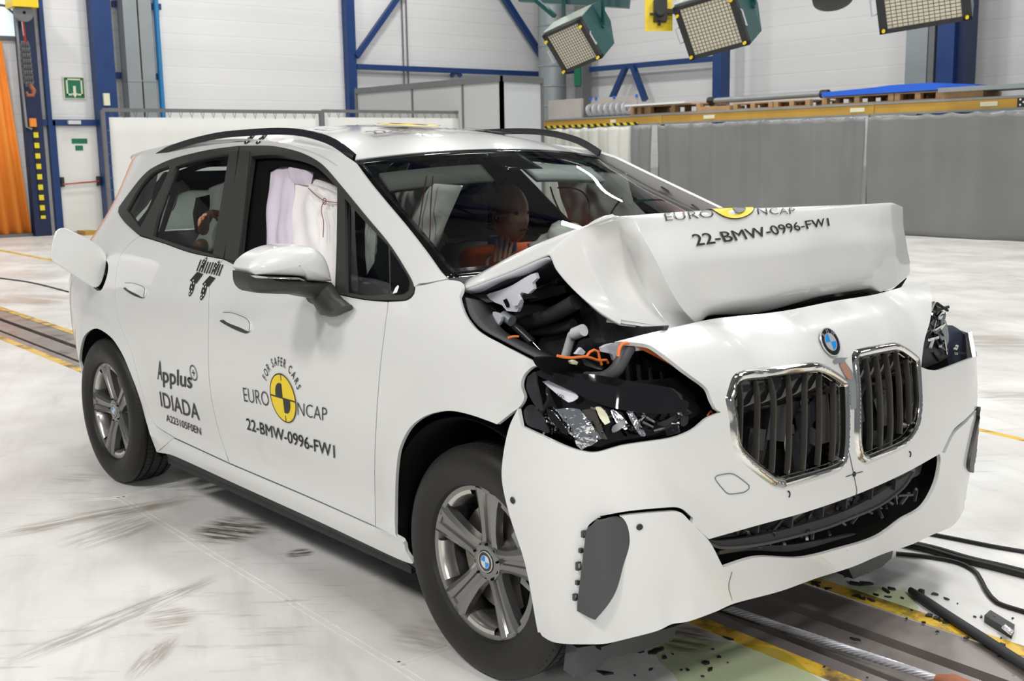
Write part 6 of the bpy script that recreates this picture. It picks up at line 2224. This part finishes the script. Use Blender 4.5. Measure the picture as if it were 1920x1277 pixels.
# test house lettering on the rear door
sticker_text('lettering', SIDE, 'A', (296, 710.5), (305, 713), (296, 675), M['ink'], rd, .012)
sticker_text('lettering', SIDE, 'pplus', (306, 716), (361, 728), (305.5, 697), M['ink'], rd, .014)
sticker_text('lettering', SIDE, 'IDIADA', (303, 761.5), (375.5, 788), (299.5, 733.5), M['ink'], rd, .006)
sticker_text('lettering', SIDE, 'A223105F0EN', (313, 789), (378, 815.5), (311.5, 776), M['ink'], rd, .012)
cc = np.array(SIDE.hit(363.5, 699)); r1 = abs(SIDE.hit(363.5, 684.5)[1] - SIDE.hit(364, 713)[1]) / 2
V, F = disc_uv(SIDE, cc, (r1, 0), (0, r1), .84, 1, 0, 2 * PI, 30); flat_on('plus_ring', SIDE, V, F, 'ink', rd)
w = r1 * .08; l = r1 * .42
flat_on('plus_mark', SIDE, [tuple(cc + np.array(p)) for p in ((-l, -w), (l, -w), (l, w), (-l, w), (-w, -l), (w, -l), (w, l), (-w, l))], [(0, 1, 2, 3), (4, 5, 6, 7)], 'ink', rd)

# camera target stickers under the windows: stripes and dotted flags
def quad_px(name, pts, m, par, off=.003, skin=None):
    s = skin or SIDE
    V2 = [s.hit(*p) for p in pts]
    return flat_on(name, s, V2, [tuple(range(len(pts)))], m, par, off)
for ox, oy, par in ((0, 0, rd), (23, 7.5, rd)):
    quad_px('flag_patch', [(369, 509 + .0), (355 + 2, 523), (371, 529), (384, 513)], 'ink', par, .003) if False else None
    quad_px('flag_patch', [(371 + ox, 510 + oy), (382 + ox, 514 + oy), (369 + ox, 532 + oy * .8), (357 + ox, 526 + oy)], 'ink', par)
    for i in range(5):
        a = (377 + ox + i * 4.5, 487 + oy * .6 + i * 1.2)
        quad_px('flag_stripe', [(a[0], a[1]), (a[0] + 2, a[1] + .6), (a[0] - 6, a[1] + 22), (a[0] - 8, a[1] + 21)], 'ink', par)
    c_ = np.array(SIDE.hit(361 + ox * .96, 539 + oy * .9)); rx = .019; rz = .034
    V, F = disc_uv(SIDE, c_, (rx, .0), (0, rz), .01, 1, 0, 2 * PI, 20); flat_on('dotted_patch', SIDE, V, F, 'ink', par, .003)
    for dx, dz in ((0, 0), (-.5, .45), (.5, .45), (-.5, -.45), (.5, -.45), (0, .75), (0, -.75)):
        V, F = disc_uv(SIDE, c_ + np.array((dx * rx, dz * rz)), (.0032, 0), (0, .0042), .01, 1, 0, 2 * PI, 8); flat_on('white_dot', SIDE, V, F, 'ink2', par, .004)
    c_ = np.array(SIDE.hit(384 + ox, 492 + oy)); V, F = disc_uv(SIDE, c_, (.012, .012), (-.006, .018), .01, 1, 0, 2 * PI, 16)
    flat_on('dotted_patch', SIDE, V, F, 'ink', par, .0035)
    for dx, dz in ((0, 0), (.007, .009), (-.007, -.009), (.003, .018), (-.004, .012)):
        V, F = disc_uv(SIDE, c_ + np.array((dx, dz)), (.0028, 0), (0, .0038), .01, 1, 0, 2 * PI, 8); flat_on('white_dot', SIDE, V, F, 'ink2', par, .0045)
for ox in (0, 22):
    c_ = np.array(SIDE.hit(470 + ox, 261)); V, F = disc_uv(SIDE, c_, (.030, .012), (0, .016), .01, 1, 0, 2 * PI, 20)
    flat_on('dotted_patch', SIDE, V, F, 'ink', car, .004)
    for k in range(6):
        a = k * PI / 3
        V, F = disc_uv(SIDE, c_ + np.array((.018 * math.cos(a), .009 * math.sin(a) + .007 * math.cos(a))), (.004, 0), (0, .004), .01, 1, 0, 2 * PI, 8); flat_on('white_dot', SIDE, V, F, 'ink2', car, .005)

# bonnet and roof lettering
text_uv('test_number', HOOD, '22-BMW-0996-FW1', HOOD.hit(1304, 462), HOOD.hit(1554, 424), HOOD.hit(1294, 441), 'ink', hood, .012, off=.004)
def text_px(name, skin, s, A, B, T, m, par, bold=0.0, off=.004):
    v, f = text2d(s, bold)
    x0, x1 = v[:, 0].min(), v[:, 0].max()
    ch = text2d('E', bold)[0][:, 1].max()
    A, B, T = np.array(A, float), np.array(B, float), np.array(T, float)
    q = A + np.outer((v[:, 0] - x0) / (x1 - x0), B - A) + np.outer(v[:, 1] / ch, T - A)
    return flat_on(name, skin, [skin.hit(*p) for p in q], f, m, par, off)
text_px('brand_lettering', HOOD, 'EURO', (1247, 415.5), (1338, 408.5), (1243.5, 402), 'ink', hood, -.010)
A2, B2 = HOOD.hit(1420, 403.5), HOOD.hit(1489, 402.5)
dvv = HOOD.hit(1300, 411)[1] - HOOD.hit(1298, 399.5)[1]
text_uv('brand_lettering', HOOD, 'NCAP', A2, B2, (A2[0], A2[1] - dvv), 'ink', hood, -.010, off=.004)
h0 = HOOD.hit(1336, 404); h1 = HOOD.hit(1417, 400)
ru = abs(h1[0] - h0[0]) / 2
cb = HOOD.hit(1384, 411.5)
rv = cb[1] - 2.04
ncap_disc(HOOD, ((h0[0] + h1[0]) / 2, cb[1] - rv), (ru, 0), (0, -rv), hood, off=.004)
RF = 'roof_lettering'
text_uv(RF, ROOF, 'EURO', (1.22, -.42), (1.22, -.17), (1.115, -.42), 'ink', car, -.008, off=.012)
text_uv(RF, ROOF, 'NCAP', (1.22, .15), (1.22, .40), (1.115, .15), 'ink', car, -.008, off=.012)
ncap_disc(ROOF, (1.17, 0), (0, .13), (-.13, 0), car, off=.012)
text_uv(RF, ROOF, '22-BMW-0996-FW1', (1.42, -.34), (1.42, .34), (1.345, -.34), 'ink', car, .022, off=.012)

# ================================================================== SIDE FITTINGS
# door handles, flush grips over flat dark patches painting the shade in the pockets
for par, pts, top in ((rd, [(232, 541), (240, 540), (262, 549), (272, 556), (268, 559), (250, 553)], [(237, 531), (250, 531), (268, 537), (274, 543), (272, 557), (262, 553), (240, 542)]),
                      (fd, [(413, 602), (420, 600), (450, 613), (468, 621), (462, 625), (440, 617)], [(421, 586), (435, 586), (462, 596), (471, 606), (470, 621), (455, 615), (425, 602)])):
    pk = L(pts, True, 3)
    panel('handle_shade_patch', SIDE, pk, mat('painted_handle_shade', (.035, .035, .045), .4), par, res=.02, thick=.001, off=.003)
    hd = panel('door_handle', SIDE, L(top, True, 3), M['paint'], par, res=.02, thick=.006, off=.006)
    seam_ = [SIDE.pt(*SIDE.hit(*p), .0062) for p in curve(top[:5], False, 4)]
    mb = MB(); mb.tube(seam_, .0011, 5); mb.build('handle_gap', M['ink'], par)
# fuel door
mb = MB(); fl_ = [SIDE.pt(u, v, -.05) for u, v in fuel]
rows = [[SIDE.pt(u, v, -.001) for u, v in fuel], fl_]
grid('fuel_recess', rows, M['dark'], car, wrap=True, thick=.002)
panel('fuel_recess_floor', SIDE, fuel, M['black'], car, res=.05, thick=.002, off=-.05)
FLP = [(94, 479), (97, 455), (103.5, 434), (112, 428), (122, 428), (170, 451), (190, 466), (198, 480), (197, 500), (191, 525), (184, 537), (172, 538), (107, 496), (98, 490)]
def flapx(p, off=0):
    # the flap turns about its front edge and stands out from the side
    q = C(p[0], p[1], 'x', .045 + off)
    return q
P = [flapx(p) for p in curve(FLP, True, 5)]
m_ = MB(); m_.prism(P, (.010, 0, 0)); ff_ = m_.build('fuel_flap', M['paint'], car, sm=True, ang=50)
bv = ff_.modifiers.new('b', 'BEVEL'); bv.width = .004; bv.segments = 3
b_ = MB(); q = C(196, 505, 'x', .045); b_.bar(q, Vector((q.x - .02, -.80, q.z)), .012, .05); b_.build('flap_hinge', M['dark'], car)

# door mirror
def mirror_part(name, pts, m, x0, bulge, back, par, flip=False):
    P = [C(p[0], p[1], 'x', x0) for p in curve(pts, True, 6)]
    if flip:
        P = [Vector((p.x, -p.y, p.z)) for p in P]
    c = sum(P, Vector()) / len(P)
    rows = []
    for t in [i / 8 for i in range(9)]:
        s_ = math.cos(t * PI / 2)
        rows.append([c + Vector((bulge * math.sin(t * PI / 2), (p.y - c.y) * max(.02, s_), (p.z - c.z) * max(.02, s_))) for p in P])
    rows = [[p + Vector((-back, 0, 0)) for p in rows[0]]] + rows
    rows = [[c + Vector((-back, (p.y - c.y) * .02, (p.z - c.z) * .02)) for p in P]] + rows
    return grid(name, rows, M[m], par, wrap=True, flip=flip, ang=50)
for fl_2 in (False, True):
    CAP = [(462, 503, 1), (470, 490), (488, 476), (520, 463), (556, 459), (585, 464), (603, 478), (613, 498), (620, 527, 1), (605, 528), (573, 526, 1), (566, 519), (520, 516), (470, 515, 1)]
    mi = mirror_part('mirror_cap', CAP, 'paint', 1.93, .055, .09, car, fl_2)
    LOW = [(461, 510, 1), (472, 516), (540, 518), (568, 520, 1), (574, 527), (620, 529, 1), (628, 540), (631, 551, 1), (610, 560), (574, 558), (556, 552, 1), (480, 549), (467, 540), (462, 528)]
    mirror_part('mirror_housing', LOW, 'satin', 1.925, .045, .085, mi, fl_2)
    IND = [(468, 516), (500, 518), (560, 520), (570, 524), (572, 527), (540, 524), (500, 523), (475, 521)]
    mirror_part('indicator_lens', IND, 'chrome', 1.955, .022, .01, mi, fl_2)
    s_ = -1 if fl_2 else 1
    # foot
    # a thick arm that sweeps from under the shell down and back to the door skin
    A0, A1 = C(573, 555, 'x', 1.90), C(630, 545, 'x', 1.93)
    E0, E1 = C(606, 590, 'y', -.905), C(654, 572, 'y', -.905)
    rows = []
    for t in range(9):
        f_ = t / 8
        a, b = A0.lerp(E0, f_), A1.lerp(E1, f_)
        c = (a + b) / 2; u = (b - a) / 2
        dn = (E0 + E1 - A0 - A1).normalized(); w = u.cross(dn).normalized() * (.045 - .008 * f_)
        bulge = u.length * .22 * smooth(.35, 1, f_)
        rows.append([Vector((q.x, q.y * s_, q.z)) for q in [c + u * math.cos(g) + w * math.sin(g) + dn * bulge * (1 - abs(math.cos(g))) for g in [2 * PI * k / 24 for k in range(24)]]])
    c = sum(rows[-1], Vector()) / 24
    rows.append([c + (q - c) * .7 + Vector((.0, .02 * s_, -.012)) for q in rows[-1]]); rows.append([c + Vector((0, .02 * s_, -.012))] * 24)
    grid('mirror_foot', rows, M['satin'], mi, wrap=True, flip=not fl_2, ang=70)
# belt moulding joint line and small white tag at the sail
quad_px('paper_tag', [(742, 553), (747, 542), (752, 537), (754, 540), (750, 551)], 'ink2', car, .012)

# ================================================================== CABIN
cb = MB(); cb.box((-.60, -.78, .24), (2.30, .78, .30)); cb.build('cabin_floor', M['dark'], car)
rows = []
for x, z in ((2.66, 1.03), (2.45, 1.05), (2.22, 1.06), (2.08, 1.03), (2.02, .93), (2.05, .70), (2.15, .45)):
    rows.append([Vector((x - .06 * abs(t) ** 2, t * .74, z - .02 * abs(t) ** 4)) for t in [i / 10 - 1 for i in range(21)]])
grid('dashboard', rows, M['dark'], car, thick=.02)
m_ = MB(); m_.box((2.02, -.10, 1.0), (2.06, .62, 1.14)); m_.build('display_screen', M['gloss'], car)
for s_ in (-1, 1):
    for nm, x, back in (('front_seat', 1.30, 1), ('rear_seat', .42, 1)):
        y = s_ * .37
        m_ = MB()
        sh = empty_part = None
        rows = []
        for (dx, z, w, d) in ((0, .50, .24, .07), (-.04, .62, .25, .08), (-.09, .78, .25, .08), (-.14, .92, .24, .075), (-.19, 1.02, .20, .065), (-.215, 1.07, .14, .05)):
            rows.append([Vector((x + dx + d * math.cos(a) * (1 if math.cos(a) > 0 else 1), y + w * (abs(math.sin(a)) ** .7) * (1 if math.sin(a) > 0 else -1), z)) for a in [2 * PI * k / 24 for k in range(24)]])
        rows.append([Vector((x - .215, y, 1.085))] * 24)
        st = grid(nm, rows, M['navy'] if s_ < 0 and x > 1 else M['seat'], car, wrap=True, ang=70)
        m_.box((x - .06, y - .25, .36), (x + .46, y + .25, .50)); cu_ = m_.build('seat_cushion', M['seat'], st)
        bv = cu_.modifiers.new('b', 'BEVEL'); bv.width = .05; bv.segments = 4
        m_ = MB(); hx = x - .24; m_.lathe([(0, -.10), (.09, -.10), (.125, -.06), (.13, .02), (.11, .09), (.0, .11)], Matrix.Translation((hx, y, 1.20)) @ Matrix.Diagonal((.42, 1, 1, 1)), 28)
        m_.build('headrest', M['seat'], st, sm=True)
m_ = MB(); T_ = Matrix.Translation((1.86, .37, .98)) @ Matrix.Rotation(-1.15, 4, 'Y')
m_.tube([T_ @ Vector((.18 * math.cos(a), .18 * math.sin(a), 0)) for a in [2 * PI * k / 40 for k in range(40)]], .016, 10, closed=True)
for a in (0, 2.1, 4.2):
    m_.bar(T_ @ Vector((0, 0, 0)), T_ @ Vector((.17 * math.cos(a), .17 * math.sin(a), 0)), .03, .01)
m_.build('steering_wheel', M['satin'], car, sm=True)
for s_ in (-1, 1):
    m_ = MB(); rows = []
    T_ = [Vector(ws_fn(.5 - s_ * .25 + .17 * t, .085)) + Vector((-.05, 0, -.04)) for t in [i / 10 - 1 for i in range(21)]]
    T2 = [Vector(ws_fn(.5 - s_ * .25 + .165 * t, .21)) + Vector((-.07, 0, -.05)) for t in [i / 10 - 1 for i in range(21)]]
    grid('sun_visor', [T_, T2], M['pale_plastic'] if s_ < 0 else M['headliner'], car, thick=.018)

# airbags
def pillow(name, fn, nu, nv, m, par=None, thick=.05, ang=60, folds=0.0, seed=1):
    """two skins blown up from one outline grid fn(u,v) with inward normal given"""
    rn = random.Random(seed)
    ph = [rn.uniform(0, 6.3) for _ in range(8)]
    rows = []
    for side_ in (1, -1):
        R__ = []
        for j in range(nv + 1):
            r = []
            for i in range(nu + 1):
                u, v = i / nu, j / nv
                p, n = fn(u, v)
                b = (max(0, 4 * u * (1 - u)) ** .45) * (max(0, 4 * v * (1 - v)) ** .45)
                w = folds * (math.sin(9 * u + 4 * v + ph[0]) + .7 * math.sin(21 * u + 2 * math.sin(5 * v + ph[1]) + ph[2]) + .5 * math.sin(17 * v + 6 * u + ph[3])) * b
                r.append(p + n * side_ * (thick * b + w))
            R__.append(r)
        rows.append(R__)
    V = [p for R__ in rows for r in R__ for p in r]
    n1 = (nu + 1) * (nv + 1)
    F = []
    for k in (0, 1):
        for j in range(nv):
            for i in range(nu):
                q = (k * n1 + j * (nu + 1) + i, k * n1 + j * (nu + 1) + i + 1, k * n1 + (j + 1) * (nu + 1) + i + 1, k * n1 + (j + 1) * (nu + 1) + i)
                F.append(q if k == 0 else q[::-1])
    return mk(name, V, F, M[m], par or car, True, ang)


def side_pt(px_, py_, inn):
    a = SIDE.hit(px_, py_)
    p = SIDE.pt(a[0], a[1], -inn)
    return p, SIDE.nor(*a)


def quadmap(tl, tr, br, bl, inn, bow=(0, 0)):
    def f(u, v):
        x = (tl[0] * (1 - u) + tr[0] * u) * (1 - v) + (bl[0] * (1 - u) + br[0] * u) * v
        y = (tl[1] * (1 - u) + tr[1] * u) * (1 - v) + (bl[1] * (1 - u) + br[1] * u) * v
        y -= bow[0] * 4 * u * (1 - u) * (1 - v)
        x -= bow[1] * 4 * v * (1 - v) * (1 - u)
        return side_pt(x, y, inn)
    return f


# near curtain airbag fills the open front window
ab = pillow('curtain_airbag', quadmap((512, 318), (633, 352), (636, 545), (492, 520), .075, (16, 8)), 40, 30, 'airbag', thick=.035, folds=.008, seed=4)
pillow('airbag_pleat', quadmap((474, 306), (530, 290), (531, 500), (474, 525), .055, (2, 4)), 16, 30, 'airbag2', ab, thick=.022, folds=.006, seed=5)
pillow('airbag_pleat', quadmap((516, 298), (568, 300), (560, 335), (524, 330), .055, (4, 0)), 16, 8, 'airbag2', ab, thick=.02, folds=.003, seed=6)
pillow('airbag_pleat', quadmap((556, 330), (634, 362), (634, 395), (562, 348), .052, (4, 0)), 24, 8, 'airbag', ab, thick=.028, folds=.004, seed=9)
pillow('airbag_pleat', quadmap((604, 372), (636, 378), (636, 540), (612, 470), .050, (0, 0)), 12, 24, 'airbag', ab, thick=.026, folds=.006, seed=8)
def stitch(pts, inn=.03, r=.0016):
    P = [side_pt(p[0], p[1], inn)[0] for p in curve(pts, False, 5)]
    m_ = MB(); m_.tube(P, r, 5); m_.build('stitching', M['stitch'], ab)
stitch([(570, 348), (590, 366), (602, 372), (634, 376)], .020)
stitch([(602, 372), (596, 378), (594, 392), (598, 410), (597, 440)], .020)
m_ = MB(); m_.tube([side_pt(601 + 3 * math.cos(a), 373 + 6 * math.sin(a), .018)[0] for a in [2 * PI * k / 12 for k in range(12)]], .0016, 5, closed=True); m_.build('stitching', M['stitch'], ab)
# its front part seen through the quarter glass
pillow('airbag_front_lobe', quadmap((648, 372), (668, 392), (662, 470), (648, 494), .09, (0, 0)), 14, 16, 'airbag', ab, thick=.015, folds=.004, seed=2)
# rear part behind the rear door glass
pillow('airbag_rear_lobe', quadmap((338, 322), (425, 296), (408, 476), (302, 436), .145, (6, -14)), 30, 24, 'airbag', ab, thick=.03, folds=.010, seed=11)
pillow('airbag_rear_lobe', quadmap((285, 345), (300, 325), (288, 372), (268, 392), .10, (0, 0)), 10, 10, 'airbag', ab, thick=.015, folds=.002, seed=12)
# inside the windscreen: near and far curtains, driver bag
def wp(px_, py_, y):
    return C(px_, py_, 'y', y)
def quady(tl, tr, br, bl, y, bow=0):
    def f(u, v):
        x = (tl[0] * (1 - u) + tr[0] * u) * (1 - v) + (bl[0] * (1 - u) + br[0] * u) * v
        q = (tl[1] * (1 - u) + tr[1] * u) * (1 - v) + (bl[1] * (1 - u) + br[1] * u) * v
        return wp(x, q - bow * 4 * u * (1 - u) * (1 - v), y), Vector((0, 1 if y < 0 else -1, 0))
    return f
pillow('curtain_airbag', quady((728, 338), (868, 348), (800, 500), (786, 455), -.36), 30, 24, 'airbag', thick=.03, folds=.006, seed=21)
fa = pillow('curtain_airbag', quady((1040, 318), (1175, 325), (1195, 430), (1075, 440), .60), 30, 24, 'airbag', thick=.05, folds=.007, seed=22)
for pts in ([(1032, 350), (1040, 375), (1060, 410), (1100, 432)], [(1046, 352), (1070, 352), (1092, 360), (1104, 380), (1104, 420), (1098, 436)], [(1166, 372), (1150, 392), (1140, 415)]):
    m_ = MB(); m_.tube([wp(p[0], p[1], .53) for p in curve(pts, False, 6)], .004, 5); m_.build('stitching', M['stitch'], fa)
for pts in ([(800, 330), (792, 380), (784, 432)], [(812, 330), (808, 380), (806, 440), (802, 470)]):
    m_ = MB(); m_.tube([wp(p[0], p[1], -.405) for p in curve(pts, False, 6)], .0022, 5); m_.build('stitching', M['stitch'], fa)
def drv(u, v):
    a = 2 * PI * u
    return (Vector((1.72, .37, 1.08)), Vector((1, 0, 0)))
rows = []
rn = random.Random(8)
for j in range(17):
    t = PI * j / 16
    r = []
    for i in range(32):
        a = 2 * PI * i / 32
        k = 1 + .10 * math.sin(5 * a + 3 * t) + .06 * math.sin(11 * a + 7 * t) + .05 * math.sin(3 * a - 9 * t)
        r.append(Vector((1.80 + .075 * k * math.cos(t) , .31 + .20 * k * math.sin(t) * math.cos(a), 1.075 + .115 * k * math.sin(t) * math.sin(a))))
    rows.append(r)
grid('driver_airbag', rows, M['airbag'], car, wrap=True, ang=80)


# ================================================================== CRASH TEST DUMMIES
def skin_body(name, nodes, edges, root, m, parent, sub=2):
    """one continuous skinned surface over a skeleton of radii"""
    me = bpy.data.meshes.new(name)
    names = list(nodes)
    me.from_pydata([nodes[k][0] for k in names], [(names.index(a), names.index(b)) for a, b in edges], [])
    o = bpy.data.objects.new(name, me)
    COL.objects.link(o)
    md = o.modifiers.new('skin', 'SKIN')
    for i, k in enumerate(names):
        r = nodes[k][1]
        me.skin_vertices[0].data[i].radius = r if isinstance(r, tuple) else (r, r)
        me.skin_vertices[0].data[i].use_root = (k == root)
    md.use_smooth_shade = True
    s = o.modifiers.new('sub', 'SUBSURF')
    s.levels = s.render_levels = sub
    me.materials.append(m)
    if parent:
        o.parent = parent
    return o


def dummy(loc_y, hipx, label, head, mskin, mcloth, arm=None, z0=.56):
    d = empty('crash_test_dummy', (0, 0, 0), YAW)
    tag(d, label, 'crash dummy', 'crash test dummies in the car')
    y = loc_y
    hx, hy, hz = head
    N = {'pel': ((hipx, y, z0), .13), 'ab': ((hipx - .02, y, z0 + .17), .12), 'ch': (((hipx + hx) / 2 - .03, y, z0 + .38), (.16, .13)), 'nk': ((hx - .06, hy, hz - .20), .07),
         'sl': (((hipx + hx) / 2 - .03, y + .17, z0 + .40), .07), 'sr': (((hipx + hx) / 2 - .03, y - .17, z0 + .40), .07),
         'el': ((hipx + .14, y + .22, z0 + .16), .05), 'er': ((hipx + .14, y - .22, z0 + .16), .05),
         'kl': ((hipx + .42, y + .14, z0 + .06), .075), 'kr': ((hipx + .42, y - .14, z0 + .06), .075),
         'tl': ((hipx + .05, y + .10, z0 - .02), .095), 'tr': ((hipx + .05, y - .10, z0 - .02), .095),
         'fl': ((hipx + .55, y + .14, z0 - .24), .05), 'fr': ((hipx + .55, y - .14, z0 - .24), .05)}
    E = [('pel', 'ab'), ('ab', 'ch'), ('ch', 'nk'), ('ch', 'sl'), ('ch', 'sr'), ('sl', 'el'), ('sr', 'er'), ('pel', 'tl'), ('pel', 'tr'), ('tl', 'kl'), ('tr', 'kr'), ('kl', 'fl'), ('kr', 'fr')]
    skin_body('body', N, E, 'pel', mcloth, d)
    # head
    rows = []
    for j in range(17):
        t = PI * j / 16
        zc = .125 * math.cos(t)
        r = []
        for i in range(28):
            a = 2 * PI * i / 28
            s_ = math.sin(t)
            x = .098 * s_ * math.cos(a)
            yy = .076 * s_ * math.sin(a) * (1 - .25 * smooth(0, 1, -zc / .12))
            if math.cos(a) > .5:
                f = math.cos(a)
                x += .012 * f * math.exp(-((zc + .095) / .03) ** 2) - .008 * f * math.exp(-((zc - .01) / .02) ** 2) + (.020 * (1 - min(1, abs(math.sin(a)) * 4)) * math.exp(-((zc + .03) / .022) ** 2))
            r.append(Vector((hx + x, hy + yy, hz + zc)))
        rows.append(r)
    h = grid('head', rows, mskin, d, wrap=True, ang=80)
    for s_ in (-1, 1):
        e = MB(); e.lathe([(0, .001), (.007, .0), (.009, -.004)], Matrix.Translation((hx + .086, hy + s_ * .030, hz + .008)) @ Matrix.Rotation(PI / 2, 4, 'Y'), 14); e.build('eye', M['stitch'], h, sm=True)
        e = MB(); e.tube([(hx - .005, hy + s_ * .073, hz + .02), (hx - .018, hy + s_ * .080, hz + .005), (hx - .012, hy + s_ * .078, hz - .025), (hx, hy + s_ * .071, hz - .03)], .006, 8); e.build('ear', mskin, h, sm=True)
    e = MB(); e.tube([(hx + .094, hy - .022, hz - .062), (hx + .101, hy, hz - .060), (hx + .094, hy + .022, hz - .062)], .004, 8); e.build('mouth', M['stitch'], h, sm=True)
    return d, h


def hand(parent, wrist, dirv, side, m, curl=0.9, spread=.6):
    """palm, four fingers and a thumb as short skinned chains"""
    w = Vector(wrist); f = Vector(dirv).normalized(); s = Vector(side).normalized(); n = f.cross(s).normalized()
    pl = skin_body('hand', {'w': (tuple(w), (.026, .018)), 'p': (tuple(w + f * .045), (.036, .016)), 'q': (tuple(w + f * .085), (.038, .014))}, [('w', 'p'), ('p', 'q')], 'w', m, parent, 2)
    for k, (o_, L1) in enumerate(((-.028, .034), (-.010, .040), (.010, .037), (.027, .029))):
        b = w + f * .085 + s * o_
        pts = [b - f * .02]
        d = f.copy(); a = curl * (.35 + .1 * k)
        p = b
        pts.append(p)
        for q in range(3):
            a += curl * .55
            dd = f * math.cos(a) + n * math.sin(a) + s * o_ * spread * 6
            p = p + dd.normalized() * L1 * (1 - .2 * q)
            pts.append(p)
        skin_body('finger', {str(i): (tuple(q), .0095 - .0008 * i) for i, q in enumerate(pts)}, [(str(i), str(i + 1)) for i in range(len(pts) - 1)], '0', m, pl, 2)
    b = w + f * .03 - s * .032
    pts = [b, b + (-s * .8 + f * .6 + n * .3).normalized() * .035, b + (-s * .8 + f * .6 + n * .3).normalized() * .035 + (f + n * .5).normalized() * .035, b + (-s * .8 + f * .6 + n * .3).normalized() * .035 + (f * .8 + n * .8 + s * .3).normalized() * .06]
    skin_body('thumb', {str(i): (tuple(q), .011 - .001 * i) for i, q in enumerate(pts)}, [(str(i), str(i + 1)) for i in range(3)], '0', m, pl, 2)
    return pl


hp = C(955, 402, 'y', .37)
D1, H1 = dummy(.37, 1.33, 'driver dummy in orange shirt with tan face behind the windscreen', (hp.x, hp.y, hp.z), M['skin'], M['orange_cloth'], z0=.63)
nk = MB(); nk.tube([(hp.x - .045, hp.y, hp.z - .10), (hp.x - .06, hp.y, hp.z - .20)], [.060, .070], 20); nk.build('neck', M['blue_cloth'], D1, sm=True)
tg = MB(); c = C(935, 404, 'y', .37 - .079)
tg.lathe([(0, .002), (.030, .002), (.031, 0)], Matrix.Translation((hp.x - .01, hp.y - .072, hp.z + .0)) @ Matrix.Rotation(PI / 2, 4, 'X'), 20); tg.build('target_sticker', M['ink'], H1, sm=True)
for dx, dz in ((0, 0), (-.013, .013), (.013, .013), (-.013, -.013), (.013, -.013)):
    t_ = MB(); t_.lathe([(0, .0045), (.005, .0045), (.0055, .003)], Matrix.Translation((hp.x - .01 + dx, hp.y - .072, hp.z + dz)) @ Matrix.Rotation(PI / 2, 4, 'X'), 10); t_.build('target_dot', M['ink2'], H1)
wr = C(936, 522, 'y', .20)
hand(D1, wr, (.12, .1, 1), (.7, .7, .0), M['skin'], .25, .5)
fb_ = skin_body('forearm', {'e': ((1.46, .16, .80), .045), 'm': (tuple((Vector((1.46, .16, .80)) + wr) / 2), .04), 'w': (tuple(wr), .028)}, [('e', 'm'), ('m', 'w')], 'e', M['skin'], D1)
fist = C(381, 443, 'y', -.745)
D2, H2 = dummy(-.34, .62, 'rear seat dummy raising a brown fist behind the door glass', (.74, -.32, 1.18), M['skin2'], M['orange_cloth'])
skin_body('forearm', {'e': ((.46, -.72, .88), .045), 'm': (tuple((Vector((.46, -.72, .88)) * .45 + fist * .55)), .043), 'w': (tuple(fist + Vector((0, 0, -.02))), .030)}, [('e', 'm'), ('m', 'w')], 'e', M['skin2'], D2)
hand(D2, fist, (.10, .05, 1), (.85, -.5, .0), M['skin2'], 1.15, .05)
